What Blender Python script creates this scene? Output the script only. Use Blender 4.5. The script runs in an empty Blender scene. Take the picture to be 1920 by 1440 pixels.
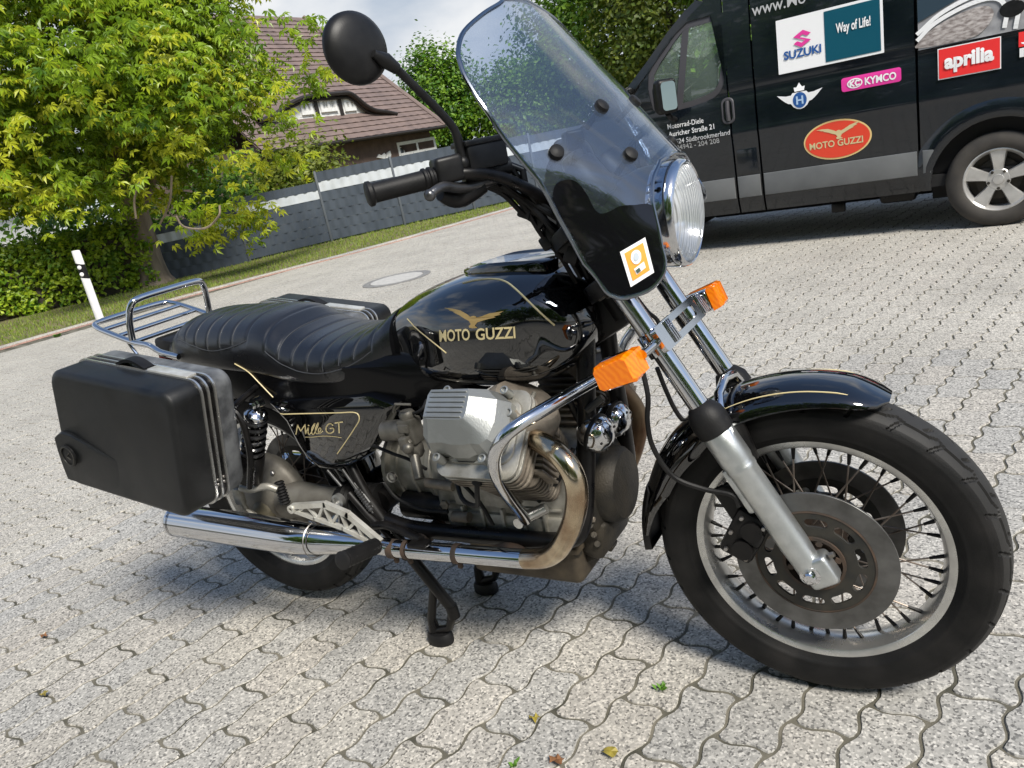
import bpy, bmesh, math, random
import numpy as np
from mathutils import Vector, Matrix, geometry
from mathutils.bvhtree import BVHTree
R = math.radians
rnd = random.Random(7)
scene = bpy.context.scene
COL = scene.collection

# ------------------------------------------------------------------ camera
CAM_LOC = Vector((1.77659, -1.43628, 1.19883))
CAM_YAW, CAM_PITCH, CAM_ROLL, CAM_F = 2.13815316, 0.297350528, -0.199299388, 1448.868
_f = Vector((math.cos(CAM_PITCH)*math.cos(CAM_YAW), math.cos(CAM_PITCH)*math.sin(CAM_YAW), -math.sin(CAM_PITCH)))
_r = _f.cross(Vector((0, 0, 1))).normalized()
_u = _r.cross(_f)
_r, _u = (math.cos(CAM_ROLL)*_r + math.sin(CAM_ROLL)*_u, -math.sin(CAM_ROLL)*_r + math.cos(CAM_ROLL)*_u)
cd = bpy.data.cameras.new('camera')
cam = bpy.data.objects.new('camera', cd)
COL.objects.link(cam)
cam.matrix_world = Matrix(((_r.x, _u.x, -_f.x, CAM_LOC.x), (_r.y, _u.y, -_f.y, CAM_LOC.y), (_r.z, _u.z, -_f.z, CAM_LOC.z), (0, 0, 0, 1)))
cd.sensor_width = 36.0
cd.lens = CAM_F/1920*36
cd.clip_start = 0.05
cd.clip_end = 3000
scene.camera = cam

def ray(u, v):
    return _r*((u-960)/CAM_F) - _u*((v-720)/CAM_F) + _f

def at(u, v, x=None, y=None, z=None):
    """where the sight line of a photo point meets a plane of the place"""
    d = ray(u, v)
    if x is not None: s = (x-CAM_LOC.x)/d.x
    elif y is not None: s = (y-CAM_LOC.y)/d.y
    else: s = (z-CAM_LOC.z)/d.z
    return CAM_LOC + d*s

# ------------------------------------------------------------------ light
SUN_DIR = Vector((0.62, -0.36, 0.80)).normalized()      # towards the sun
world = bpy.data.worlds.new('World')
scene.world = world
world.use_nodes = True
wn = world.node_tree
for n in list(wn.nodes): wn.nodes.remove(n)
def wnode(t, **k):
    n = wn.nodes.new(t)
    for a, b in k.items(): setattr(n, a, b)
    return n
wout = wnode('ShaderNodeOutputWorld')
sky = wnode('ShaderNodeTexSky', sky_type='NISHITA', sun_disc=False)
sky.sun_elevation = math.asin(SUN_DIR.z)
sky.sun_rotation = math.atan2(SUN_DIR.x, SUN_DIR.y)
sky.air_density = 1.0; sky.dust_density = 0.6; sky.ozone_density = 1.5
bg_sky = wnode('ShaderNodeBackground'); bg_sky.inputs['Strength'].default_value = 0.10
wn.links.new(sky.outputs[0], bg_sky.inputs['Color'])
tc = wnode('ShaderNodeTexCoord')
mp = wnode('ShaderNodeMapping'); mp.inputs['Scale'].default_value = (1.0, 1.0, 2.1)
mp.inputs['Location'].default_value = (0.35, 0.1, 0.0)
wn.links.new(tc.outputs['Generated'], mp.inputs['Vector'])
nz = wnode('ShaderNodeTexNoise'); nz.inputs['Scale'].default_value = 2.3; nz.inputs['Detail'].default_value = 7; nz.inputs['Roughness'].default_value = 0.58
wn.links.new(mp.outputs[0], nz.inputs['Vector'])
cr = wnode('ShaderNodeValToRGB')
cr.color_ramp.elements[0].position = 0.36; cr.color_ramp.elements[0].color = (0, 0, 0, 1)
cr.color_ramp.elements[1].position = 0.56; cr.color_ramp.elements[1].color = (1, 1, 1, 1)
# the cloud deck is closed towards the horizon and breaks up overhead
sx = wnode('ShaderNodeSeparateXYZ'); wn.links.new(tc.outputs['Generated'], sx.inputs[0])
ma = wnode('ShaderNodeMath', operation='MULTIPLY_ADD'); ma.inputs[1].default_value = -0.52; ma.inputs[2].default_value = 0.17
wn.links.new(sx.outputs['Z'], ma.inputs[0])
mb_ = wnode('ShaderNodeMath', operation='ADD'); wn.links.new(nz.outputs['Fac'], mb_.inputs[0]); wn.links.new(ma.outputs[0], mb_.inputs[1])
wn.links.new(mb_.outputs[0], cr.inputs[0])
nz2 = wnode('ShaderNodeTexNoise'); nz2.inputs['Scale'].default_value = 5.0; nz2.inputs['Detail'].default_value = 6
wn.links.new(mp.outputs[0], nz2.inputs['Vector'])
cr2 = wnode('ShaderNodeValToRGB')
cr2.color_ramp.elements[0].position = 0.35; cr2.color_ramp.elements[0].color = (0.55, 0.63, 0.74, 1)
cr2.color_ramp.elements[1].position = 0.62; cr2.color_ramp.elements[1].color = (0.98, 0.99, 1.0, 1)
wn.links.new(nz2.outputs['Fac'], cr2.inputs[0])
bg_cloud = wnode('ShaderNodeBackground'); bg_cloud.inputs['Strength'].default_value = 0.50
wn.links.new(cr2.outputs[0], bg_cloud.inputs['Color'])
wmix = wnode('ShaderNodeMixShader')
wn.links.new(cr.outputs[0], wmix.inputs[0]); wn.links.new(bg_sky.outputs[0], wmix.inputs[1]); wn.links.new(bg_cloud.outputs[0], wmix.inputs[2])
wn.links.new(wmix.outputs[0], wout.inputs['Surface'])
sd = bpy.data.lights.new('sun', 'SUN'); sd.energy = 3.0; sd.angle = R(16); sd.color = (1.0, 0.95, 0.86)
sun = bpy.data.objects.new('sun', sd); COL.objects.link(sun)
sun.rotation_euler = SUN_DIR.to_track_quat('Z', 'Y').to_euler()
scene.view_settings.view_transform = 'Standard'
scene.view_settings.look = 'None'
scene.view_settings.gamma = 1.0
scene.view_settings.use_curve_mapping = False
scene.view_settings.exposure = 0.92
scene.render.engine = 'CYCLES'
scene.cycles.max_bounces = 8
scene.cycles.transparent_max_bounces = 12

# ------------------------------------------------------------------ materials
MATS = {}
def mat(name, c1, c2=None, scale=8.0, rough=0.5, rough2=None, metal=0.0, coat=0.0, bump=0.0, bscale=60.0, spec=0.5, lo=0.35, hi=0.65, coords='Object', detail=5.0, trans=0.0, ior=1.45, sheen=0.0, transl=None, stretch=None):
    m = bpy.data.materials.new(name); m.use_nodes = True
    nt = m.node_tree; b = nt.nodes['Principled BSDF']
    def I(k, v):
        if k in b.inputs: b.inputs[k].default_value = v
    c1 = (*c1, 1)
    I('Base Color', c1); I('Roughness', rough); I('Metallic', metal); I('Coat Weight', coat); I('Coat Roughness', 0.03)
    I('Specular IOR Level', spec); I('Transmission Weight', trans); I('IOR', ior)
    if c2 is not None or rough2 is not None or bump:
        t = nt.nodes.new('ShaderNodeTexCoord')
        src = t.outputs['Object']
        if coords == 'World':
            src = nt.nodes.new('ShaderNodeNewGeometry').outputs['Position']
        if stretch:
            mpn = nt.nodes.new('ShaderNodeMapping'); mpn.inputs['Scale'].default_value = stretch
            nt.links.new(src, mpn.inputs['Vector']); src = mpn.outputs[0]
        n = nt.nodes.new('ShaderNodeTexNoise'); n.inputs['Scale'].default_value = scale; n.inputs['Detail'].default_value = detail
        nt.links.new(src, n.inputs['Vector'])
        mr = nt.nodes.new('ShaderNodeMapRange'); mr.inputs['From Min'].default_value = lo; mr.inputs['From Max'].default_value = hi
        nt.links.new(n.outputs['Fac'], mr.inputs['Value'])
        if c2 is not None:
            mx = nt.nodes.new('ShaderNodeMix'); mx.data_type = 'RGBA'
            mx.inputs['A'].default_value = c1; mx.inputs['B'].default_value = (*c2, 1)
            nt.links.new(mr.outputs[0], mx.inputs['Factor']); nt.links.new(mx.outputs['Result'], b.inputs['Base Color'])
        if rough2 is not None:
            m2 = nt.nodes.new('ShaderNodeMapRange'); m2.inputs['To Min'].default_value = rough; m2.inputs['To Max'].default_value = rough2
            nt.links.new(mr.outputs[0], m2.inputs['Value']); nt.links.new(m2.outputs[0], b.inputs['Roughness'])
        if bump:
            n3 = nt.nodes.new('ShaderNodeTexNoise'); n3.inputs['Scale'].default_value = bscale; n3.inputs['Detail'].default_value = 4
            nt.links.new(src, n3.inputs['Vector'])
            bp = nt.nodes.new('ShaderNodeBump'); bp.inputs['Strength'].default_value = bump; bp.inputs['Distance'].default_value = 0.004
            nt.links.new(n3.outputs['Fac'], bp.inputs['Height']); nt.links.new(bp.outputs[0], b.inputs['Normal'])
    MATS[name] = m
    return m

def leaf_mat(name, c1, c2, c3=None, rough=0.45, transl=0.35):
    """leaf colour varies leaf by leaf through the mesh attribute 'tone' or the object's own random number"""
    m = bpy.data.materials.new(name); m.use_nodes = True
    nt = m.node_tree; b = nt.nodes['Principled BSDF']; out = nt.nodes['Material Output']
    at_ = nt.nodes.new('ShaderNodeAttribute'); at_.attribute_name = 'tone'
    oi = nt.nodes.new('ShaderNodeObjectInfo')
    ad = nt.nodes.new('ShaderNodeMath'); ad.operation = 'ADD'
    sc = nt.nodes.new('ShaderNodeMath'); sc.operation = 'MULTIPLY'; sc.inputs[1].default_value = 0.35
    nt.links.new(oi.outputs['Random'], sc.inputs[0])
    nt.links.new(at_.outputs['Fac'], ad.inputs[0]); nt.links.new(sc.outputs[0], ad.inputs[1])
    r = nt.nodes.new('ShaderNodeValToRGB')
    r.color_ramp.elements[0].position = 0.0; r.color_ramp.elements[0].color = (*c1, 1)
    r.color_ramp.elements[1].position = 1.0; r.color_ramp.elements[1].color = (*c2, 1)
    if c3 is not None:
        r.color_ramp.elements[1].position = 0.72
        e = r.color_ramp.elements.new(1.0); e.color = (*c3, 1)
    nt.links.new(ad.outputs[0], r.inputs[0])
    nt.links.new(r.outputs[0], b.inputs['Base Color'])
    b.inputs['Roughness'].default_value = rough
    tr = nt.nodes.new('ShaderNodeBsdfTranslucent')
    nt.links.new(r.outputs[0], tr.inputs['Color'])
    mx = nt.nodes.new('ShaderNodeMixShader'); mx.inputs[0].default_value = transl
    nt.links.new(b.outputs[0], mx.inputs[1]); nt.links.new(tr.outputs[0], mx.inputs[2]); nt.links.new(mx.outputs[0], out.inputs['Surface'])
    MATS[name] = m
    return m

def pane_mat(name, tint, gloss=0.02, ior=1.5, haze=0.0, hcol=(0.6, 0.7, 0.85)):
    m = bpy.data.materials.new(name); m.use_nodes = True
    nt = m.node_tree; nt.nodes.remove(nt.nodes['Principled BSDF']); out = nt.nodes['Material Output']
    t = nt.nodes.new('ShaderNodeBsdfTransparent'); t.inputs[0].default_value = (*tint, 1)
    g = nt.nodes.new('ShaderNodeBsdfGlossy'); g.inputs['Roughness'].default_value = gloss
    f = nt.nodes.new('ShaderNodeFresnel')
    gm = nt.nodes.new('ShaderNodeNewGeometry'); mr = nt.nodes.new('ShaderNodeMapRange')   # a thin pane reflects alike from both of its sides
    mr.inputs['To Min'].default_value = ior; mr.inputs['To Max'].default_value = 1/ior
    nt.links.new(gm.outputs['Backfacing'], mr.inputs['Value']); nt.links.new(mr.outputs[0], f.inputs['IOR'])
    mx = nt.nodes.new('ShaderNodeMixShader')
    nt.links.new(f.outputs[0], mx.inputs[0]); nt.links.new(t.outputs[0], mx.inputs[1]); nt.links.new(g.outputs[0], mx.inputs[2])
    nt.links.new(mx.outputs[0], out.inputs['Surface'])
    if haze:
        d = nt.nodes.new('ShaderNodeBsdfDiffuse'); d.inputs[0].default_value = (*hcol, 1)
        m2 = nt.nodes.new('ShaderNodeMixShader'); m2.inputs[0].default_value = haze
        nt.links.new(mx.outputs[0], m2.inputs[1]); nt.links.new(d.outputs[0], m2.inputs[2]); nt.links.new(m2.outputs[0], out.inputs['Surface'])
    MATS[name] = m
    return m

def stone_mat(name, mean, spread=0.10, speck=1.0, rough=0.85, attr=True):
    """granite-faced concrete: light and dark grains, tone varies stone by stone"""
    m = bpy.data.materials.new(name); m.use_nodes = True
    nt = m.node_tree; b = nt.nodes['Principled BSDF']; L = nt.links.new
    g = nt.nodes.new('ShaderNodeNewGeometry')
    v = nt.nodes.new('ShaderNodeTexVoronoi'); v.inputs['Scale'].default_value = 210
    L(g.outputs['Position'], v.inputs['Vector'])
    sep = nt.nodes.new('ShaderNodeSeparateColor'); L(v.outputs['Color'], sep.inputs[0])
    r = nt.nodes.new('ShaderNodeValToRGB'); r.color_ramp.interpolation = 'LINEAR'
    els = r.color_ramp.elements
    els[0].position = 0.0; els[0].color = (0.34, 0.335, 0.33, 1)
    els[1].position = 1.0; els[1].color = (1.62, 1.60, 1.56, 1)
    for p, c in ((0.10, (0.42, 0.42, 0.42)), (0.24, (0.84, 0.835, 0.82)), (0.72, (1.06, 1.05, 1.03)), (0.86, (1.32, 1.30, 1.27))):
        e = els.new(p); e.color = (*c, 1)
    L(sep.outputs[0], r.inputs[0])
    n = nt.nodes.new('ShaderNodeTexNoise'); n.inputs['Scale'].default_value = 1.7; n.inputs['Detail'].default_value = 6
    L(g.outputs['Position'], n.inputs['Vector'])
    mr = nt.nodes.new('ShaderNodeMapRange'); mr.inputs['From Min'].default_value = 0.3; mr.inputs['From Max'].default_value = 0.7
    mr.inputs['To Min'].default_value = 0.88; mr.inputs['To Max'].default_value = 1.10
    L(n.outputs['Fac'], mr.inputs['Value'])
    at_ = nt.nodes.new('ShaderNodeAttribute'); at_.attribute_name = 'tone'
    oi = nt.nodes.new('ShaderNodeObjectInfo')
    ad = nt.nodes.new('ShaderNodeMath'); ad.operation = 'ADD'
    L(at_.outputs['Fac'], ad.inputs[0]); L(oi.outputs['Random'], ad.inputs[1])
    hue = nt.nodes.new('ShaderNodeValToRGB')
    hue.color_ramp.elements[0].position = 0.0; hue.color_ramp.elements[0].color = (0.90, 0.91, 0.925, 1)
    hue.color_ramp.elements[1].position = 1.0; hue.color_ramp.elements[1].color = (1.07, 1.055, 1.02, 1)
    e = hue.color_ramp.elements.new(0.4); e.color = (1.0, 1.0, 1.0, 1)
    e = hue.color_ramp.elements.new(0.7); e.color = (1.03, 1.00, 0.965, 1)
    L(ad.outputs[0], hue.inputs[0])
    def mul(a, bb):
        x = nt.nodes.new('ShaderNodeMix'); x.data_type = 'RGBA'; x.blend_type = 'MULTIPLY'; x.inputs['Factor'].default_value = 1.0
        x.clamp_result = False
        L(a, x.inputs['A'])
        if hasattr(bb, 'links'): L(bb, x.inputs['B'])
        else: x.inputs['B'].default_value = (*bb, 1)
        return x.outputs['Result']
    c = mul(r.outputs[0], mean); c = mul(c, hue.outputs[0])
    cc = nt.nodes.new('ShaderNodeVectorMath'); cc.operation = 'SCALE'
    L(c, cc.inputs[0]); L(mr.outputs[0], cc.inputs['Scale'])
    L(cc.outputs[0], b.inputs['Base Color'])
    b.inputs['Roughness'].default_value = rough
    bp = nt.nodes.new('ShaderNodeBump'); bp.inputs['Strength'].default_value = 0.35; bp.inputs['Distance'].default_value = 0.002
    L(sep.outputs[1], bp.inputs['Height']); L(bp.outputs[0], b.inputs['Normal'])
    MATS[name] = m
    return m

paint = mat('black_paint', (0.002, 0.002, 0.0025), rough=0.04, coat=1.0, spec=0.5)
paint.node_tree.nodes['Principled BSDF'].inputs['Coat IOR'].default_value = 1.62
vanpaint = mat('van_paint', (0.003, 0.005, 0.008), (0.006, 0.009, 0.013), scale=2.2, rough=0.12, rough2=0.26, coat=0.6, spec=0.5)
blackplastic = mat('black_plastic', (0.006, 0.006, 0.0065), (0.012, 0.012, 0.0125), scale=30, rough=0.42, bump=0.03, bscale=500, spec=0.3)
casegrain = mat('case_plastic', (0.004, 0.0045, 0.005), (0.010, 0.0105, 0.011), scale=14, rough=0.36, rough2=0.50, bump=0.18, bscale=500, spec=0.38)
caseworn = mat('case_worn_plastic', (0.050, 0.052, 0.056), (0.14, 0.145, 0.15), scale=22, rough=0.5, bump=0.2, bscale=300)
rubber = mat('rubber', (0.005, 0.005, 0.0055), (0.012, 0.0115, 0.0115), spec=0.3, scale=18, rough=0.55, bump=0.1, bscale=250)
treadm = mat('tyre_tread', (0.028, 0.027, 0.026), (0.018, 0.0175, 0.017), spec=0.3, scale=10, rough=0.6, bump=0.1, bscale=300)
tyrem = mat('tyre_rubber', (0.006, 0.006, 0.006), (0.015, 0.014, 0.0135), spec=0.25, scale=14, rough=0.62, bump=0.15, bscale=350)
vinyl = mat('seat_vinyl', (0.005, 0.005, 0.006), (0.009, 0.009, 0.010), scale=6, rough=0.25, rough2=0.34, spec=1.0, bump=0.10, bscale=700)
frameblk = mat('frame_black', (0.003, 0.003, 0.0035), (0.009, 0.008, 0.0075), spec=0.3, scale=20, rough=0.25, rough2=0.5)
chrome = mat('chrome', (0.60, 0.605, 0.62), rough=0.05, rough2=0.12, scale=9, metal=1.0)
steel = mat('dull_steel', (0.42, 0.41, 0.40), (0.24, 0.22, 0.20), scale=25, rough=0.35, rough2=0.5, metal=1.0)
alucast = mat('cast_aluminium', (0.42, 0.405, 0.365), (0.22, 0.21, 0.18), scale=22, rough=0.42, rough2=0.58, metal=0.65, bump=0.25, bscale=320)
alucover = mat('valve_cover_aluminium', (0.36, 0.37, 0.36), (0.25, 0.255, 0.245), scale=14, rough=0.36, rough2=0.5, metal=0.75, bump=0.12, bscale=350)
alubrown = mat('heat_stained_aluminium', (0.27, 0.235, 0.19), (0.12, 0.10, 0.08), scale=18, rough=0.55, rough2=0.7, metal=0.45, bump=0.25, bscale=300)
alufork = mat('fork_aluminium', (0.60, 0.62, 0.62), (0.46, 0.48, 0.48), scale=26, rough=0.30, rough2=0.44, metal=0.9, bump=0.06, bscale=260)
alurim = mat('rim_aluminium', (0.62, 0.62, 0.60), (0.46, 0.455, 0.44), scale=18, rough=0.20, rough2=0.36, metal=0.85)
aluwhite = mat('bead_blasted_aluminium', (0.68, 0.67, 0.62), (0.50, 0.48, 0.43), scale=30, rough=0.42, metal=0.6)
discsteel = mat('disc_steel', (0.17, 0.17, 0.168), (0.10, 0.098, 0.095), scale=20, rough=0.36, rough2=0.5, metal=0.85)
discdark = mat('disc_carrier_grey', (0.025, 0.026, 0.025), (0.05, 0.045, 0.036), scale=22, rough=0.5, metal=0.3)
rust = mat('rusty_steel', (0.085, 0.055, 0.038), (0.045, 0.036, 0.030), scale=30, rough=0.7, metal=0.3)
spokem = mat('spoke_steel', (0.30, 0.26, 0.23), (0.17, 0.135, 0.11), scale=40, rough=0.4, metal=0.8)
header = mat('heat_tinted_chrome', (0.62, 0.53, 0.38), (0.22, 0.125, 0.07), scale=13, rough=0.11, rough2=0.32, metal=1.0, lo=0.3, hi=0.72, detail=7)
headerrust = mat('rusty_header', (0.13, 0.075, 0.045), (0.25, 0.19, 0.12), scale=10, rough=0.42, rough2=0.6, metal=0.8)
grime = mat('oily_grime', (0.016, 0.015, 0.013), (0.045, 0.038, 0.028), scale=14, rough=0.6, metal=0.3, bump=0.3, bscale=200)
amber = mat('amber_plastic', (0.80, 0.17, 0.001), (0.92, 0.30, 0.004), scale=24, rough=0.12, coat=0.3, bump=0.12, bscale=90)
gold = mat('gold_print', (0.60, 0.50, 0.27), rough=0.4)
goldmetal = mat('gold_badge', (0.40, 0.27, 0.10), rough=0.32, metal=0.4)
white = mat('white_print', (0.80, 0.80, 0.80), rough=0.4)
pwhite = mat('white_plastic', (0.78, 0.78, 0.76), (0.66, 0.66, 0.64), scale=9, rough=0.45)
greyprint = mat('grey_print', (0.42, 0.42, 0.42), rough=0.5)
nt = amber.node_tree; ab = nt.nodes['Principled BSDF']       # moulded ribs inside the lens
at1 = nt.nodes.new('ShaderNodeTexCoord'); aw = nt.nodes.new('ShaderNodeTexWave'); aw.bands_direction = 'DIAGONAL'; aw.inputs['Scale'].default_value = 40; aw.inputs['Distortion'].default_value = 6; aw.inputs['Detail'].default_value = 2
nt.links.new(at1.outputs['Object'], aw.inputs['Vector'])
am = nt.nodes.new('ShaderNodeMix'); am.data_type = 'RGBA'; am.inputs['A'].default_value = (0.80, 0.160, 0.0, 1); am.inputs['B'].default_value = (0.88, 0.225, 0.003, 1)
nt.links.new(aw.outputs['Fac'], am.inputs['Factor']); nt.links.new(am.outputs['Result'], ab.inputs['Base Color'])
red = mat('red_print', (0.75, 0.035, 0.035), rough=0.35)
redsign = mat('red_orange_print', (0.70, 0.06, 0.03), rough=0.35)
magenta = mat('magenta_print', (0.70, 0.045, 0.30), rough=0.35)
teal = mat('teal_print', (0.005, 0.075, 0.115), rough=0.3)
blueprint = mat('blue_print', (0.02, 0.09, 0.30), rough=0.35)
orangeprint = mat('orange_print', (0.80, 0.33, 0.04), rough=0.4)
greystrip = mat('grey_rub_strip', (0.105, 0.11, 0.112), (0.13, 0.135, 0.137), scale=5, rough=0.5, bump=0.1, bscale=300)
silvergrey = mat('silver_print', (0.36, 0.36, 0.37), (0.20, 0.20, 0.21), scale=9, rough=0.4)
darkin = mat('dark_interior', (0.012, 0.012, 0.013), rough=0.8)
vanrim = mat('alloy_silver', (0.60, 0.59, 0.57), (0.48, 0.47, 0.45), scale=12, rough=0.32, metal=0.6)
lensm = pane_mat('lamp_glass', (0.93, 0.95, 0.96), gloss=0.01, ior=1.5)
screenm = pane_mat('smoked_screen', (0.75, 0.80, 0.87), gloss=0.006, ior=1.95, haze=0.014)  # blue of tint and haze stands in for reflected sky
vanglass = pane_mat('van_glass', (0.85, 0.95, 0.89), gloss=0.01, ior=2.0, haze=0.13, hcol=(0.55, 0.72, 0.63))  # greenish haze painted in for the pale light in the panes
winglass = mat('window_glass', (0.10, 0.12, 0.13), rough=0.05, spec=0.8)
reflector = mat('reflector_metal', (0.88, 0.89, 0.90), rough=0.10, metal=1.0)
bark = mat('bark', (0.30, 0.24, 0.18), (0.17, 0.135, 0.10), scale=9, rough=0.9, bump=1.0, bscale=22, stretch=(1, 1, 0.25))
bark2 = mat('bark_dark', (0.10, 0.085, 0.065), (0.05, 0.042, 0.034), scale=6, rough=0.9)
brickm = mat('house_brick', (0.135, 0.092, 0.076), (0.095, 0.066, 0.056), scale=3, rough=0.85)
tilem = mat('roof_tile', (0.185, 0.135, 0.118), (0.135, 0.10, 0.09), scale=1.6, rough=0.7)
trimdark = mat('dark_trim', (0.022, 0.018, 0.016), rough=0.6)
fencem = mat('fence_grey', (0.038, 0.050, 0.066), (0.054, 0.068, 0.086), scale=3, rough=0.6)
fencel = mat('fence_light_grey', (0.42, 0.45, 0.47), (0.50, 0.53, 0.55), scale=4, rough=0.6)
postm = mat('fence_post_grey', (0.085, 0.097, 0.11), rough=0.5)
kerbm = stone_mat('kerb_concrete', (0.40, 0.385, 0.36))
redpaver = stone_mat('red_paver', (0.36, 0.22, 0.18))
paverm = stone_mat('paver_concrete', (0.352, 0.340, 0.316))
jointm = mat('joint_sand', (0.050, 0.048, 0.034), (0.17, 0.155, 0.12), scale=9, rough=0.95, coords='World', bump=0.5, bscale=300)
soilm = mat('verge_soil', (0.12, 0.125, 0.045), (0.17, 0.135, 0.075), scale=2.5, rough=0.95, coords='World')
ironm = mat('cast_iron', (0.30, 0.29, 0.27), (0.22, 0.21, 0.20), scale=20, rough=0.6, metal=0.4)
concretem = mat('cover_concrete', (0.45, 0.435, 0.405), (0.37, 0.36, 0.34), scale=20, rough=0.85)
deadleaf = mat('dead_leaf', (0.22, 0.10, 0.04), (0.12, 0.05, 0.02), scale=60, rough=0.7)
yellowleaf = mat('yellowed_leaf', (0.30, 0.24, 0.04), (0.17, 0.14, 0.03), scale=60, rough=0.6)
weedm = mat('weed_green', (0.09, 0.20, 0.02), rough=0.5)
chestnutleaf = leaf_mat('chestnut_leaf', (0.022, 0.095, 0.005), (0.24, 0.36, 0.014), (0.44, 0.47, 0.025), rough=0.42, transl=0.30)
hedgeleaf = leaf_mat('hedge_leaf', (0.09, 0.22, 0.012), (0.44, 0.54, 0.03), rough=0.45, transl=0.3)
treeleaf = leaf_mat('tree_leaf', (0.045, 0.14, 0.010), (0.25, 0.40, 0.030), rough=0.5, transl=0.35)
mapleleaf = leaf_mat('yellow_green_leaf', (0.06, 0.11, 0.010), (0.24, 0.27, 0.03), rough=0.5, transl=0.35)
darktreeleaf = leaf_mat('dark_tree_leaf', (0.022, 0.050, 0.012), (0.06, 0.10, 0.02), rough=0.55, transl=0.25)
grassm = leaf_mat('grass_blade', (0.10, 0.20, 0.015), (0.27, 0.32, 0.05), rough=0.6, transl=0.3)

# ------------------------------------------------------------------ mesh helpers
def V3(p): return Vector(p)
class MB:
    def __init__(s): s.v = []; s.f = []; s.m = []
    def add(s, vs, fs, mi=0):
        b = len(s.v); s.v += [tuple(p) for p in vs]
        s.f += [tuple(i+b for i in f) for f in fs]; s.m += [mi]*len(fs)
    def box(s, c, size, rot=None, bevel=0.0, mi=0, seg=2):
        bm = bmesh.new(); bmesh.ops.create_cube(bm, size=1.0)
        for v in bm.verts: v.co = Vector((v.co.x*size[0], v.co.y*size[1], v.co.z*size[2]))
        if bevel: bmesh.ops.bevel(bm, geom=list(bm.edges), offset=bevel, segments=seg, affect='EDGES', profile=0.5)
        rot = rot or Matrix.Identity(3)
        c = Vector(c); bm.verts.index_update()
        s.add([rot @ v.co + c for v in bm.verts], [[v.index for v in f.verts] for f in bm.faces], mi); bm.free()
    def tube(s, pts, r, n=12, closed=False, caps=True, mi=0):
        pts = [Vector(p) for p in pts]; k = len(pts)
        rr = r if hasattr(r, '__len__') else [r]*k
        T = []
        for i in range(k):
            a = pts[(i-1) % k] if (closed or i > 0) else pts[0]
            b = pts[(i+1) % k] if (closed or i < k-1) else pts[-1]
            t = (b-a); T.append(t.normalized() if t.length > 1e-9 else Vector((0, 0, 1)))
        up = Vector((0, 0, 1)) if abs(T[0].z) < 0.9 else Vector((1, 0, 0))
        N = (up - T[0]*up.dot(T[0])).normalized(); vs = []
        for i in range(k):
            if i:
                N = N - T[i]*N.dot(T[i])
                N = N.normalized() if N.length > 1e-6 else T[i].orthogonal().normalized()
            B = T[i].cross(N)
            for j in range(n):
                a = 2*math.pi*j/n
                vs.append(pts[i] + (N*math.cos(a) + B*math.sin(a))*rr[i])
        fs = []
        for i in range(k if closed else k-1):
            i2 = (i+1) % k
            for j in range(n):
                j2 = (j+1) % n; fs.append((i*n+j, i*n+j2, i2*n+j2, i2*n+j))
        if caps and not closed:
            fs.append(tuple(range(n-1, -1, -1))); fs.append(tuple((k-1)*n+j for j in range(n)))
        s.add(vs, fs, mi)
    def lathe(s, prof, o, axis, n=32, a0=0.0, a1=None, ref=None, mi=0, closed_prof=False):
        """profile of (radius, height) turned about an axis"""
        o = Vector(o); ax = Vector(axis).normalized()
        e1 = Vector(ref) if ref else (Vector((1, 0, 0)) if abs(ax.x) < 0.9 else Vector((0, 0, 1)))
        e1 = (e1 - ax*e1.dot(ax)).normalized(); e2 = ax.cross(e1)
        full = a1 is None
        N = n if full else n+1; a1 = 2*math.pi if full else a1
        vs = []
        for j in range(N):
            a = a0 + (a1-a0)*j/n
            d = e1*math.cos(a) + e2*math.sin(a)
            for (r, h) in prof: vs.append(o + d*r + ax*h)
        k = len(prof); fs = []
        for j in range(n):
            j2 = (j+1) % N if full else j+1
            for i in range(k if closed_prof else k-1):
                i2 = (i+1) % k
                fs.append((j*k+i, j2*k+i, j2*k+i2, j*k+i2))
        s.add(vs, fs, mi)
    def loft(s, rings, caps=True, mi=0, closed=True):
        n = len(rings[0]); vs = [p for r in rings for p in r]; fs = []
        for i in range(len(rings)-1):
            for j in range(n if closed else n-1):
                j2 = (j+1) % n; fs.append((i*n+j, i*n+j2, (i+1)*n+j2, (i+1)*n+j))
        if caps:
            fs.append(tuple(range(n-1, -1, -1))); fs.append(tuple((len(rings)-1)*n+j for j in range(n)))
        s.add(vs, fs, mi)
    def prism(s, poly, fn, d0, d1, bevel=0.0, mi=0, inset=None):
        """outline (a,b) pushed between depths d0 and d1 by fn(a,b,d); the d1 face may be chamfered"""
        n = len(poly)
        rings = [[fn(a, b, d0) for a, b in poly]]
        if bevel:
            sg = 1 if d1 > d0 else -1
            ins = inset_poly(poly, bevel)
            rings.append([fn(a, b, d1-sg*bevel) for a, b in poly])
            ins2 = inset_poly(poly, bevel*0.3)
            rings.append([fn(a, b, d1-sg*bevel*0.3) for a, b in ins2])
            rings.append([fn(a, b, d1) for a, b in ins])
        else: rings.append([fn(a, b, d1) for a, b in poly])
        vs = [p for r in rings for p in r]; fs = []
        for i in range(len(rings)-1):
            for j in range(n):
                j2 = (j+1) % n; fs.append((i*n+j, i*n+j2, (i+1)*n+j2, (i+1)*n+j))
        for base, flip in ((0, True), ((len(rings)-1)*n, False)):
            pl = poly if base == 0 else (inset_poly(poly, bevel) if bevel else poly)
            tris = geometry.tessellate_polygon([[Vector((a, b, 0)) for a, b in pl]])
            for t in tris: fs.append(tuple(base+i for i in t))
        s.add(vs, fs, mi)
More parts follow.
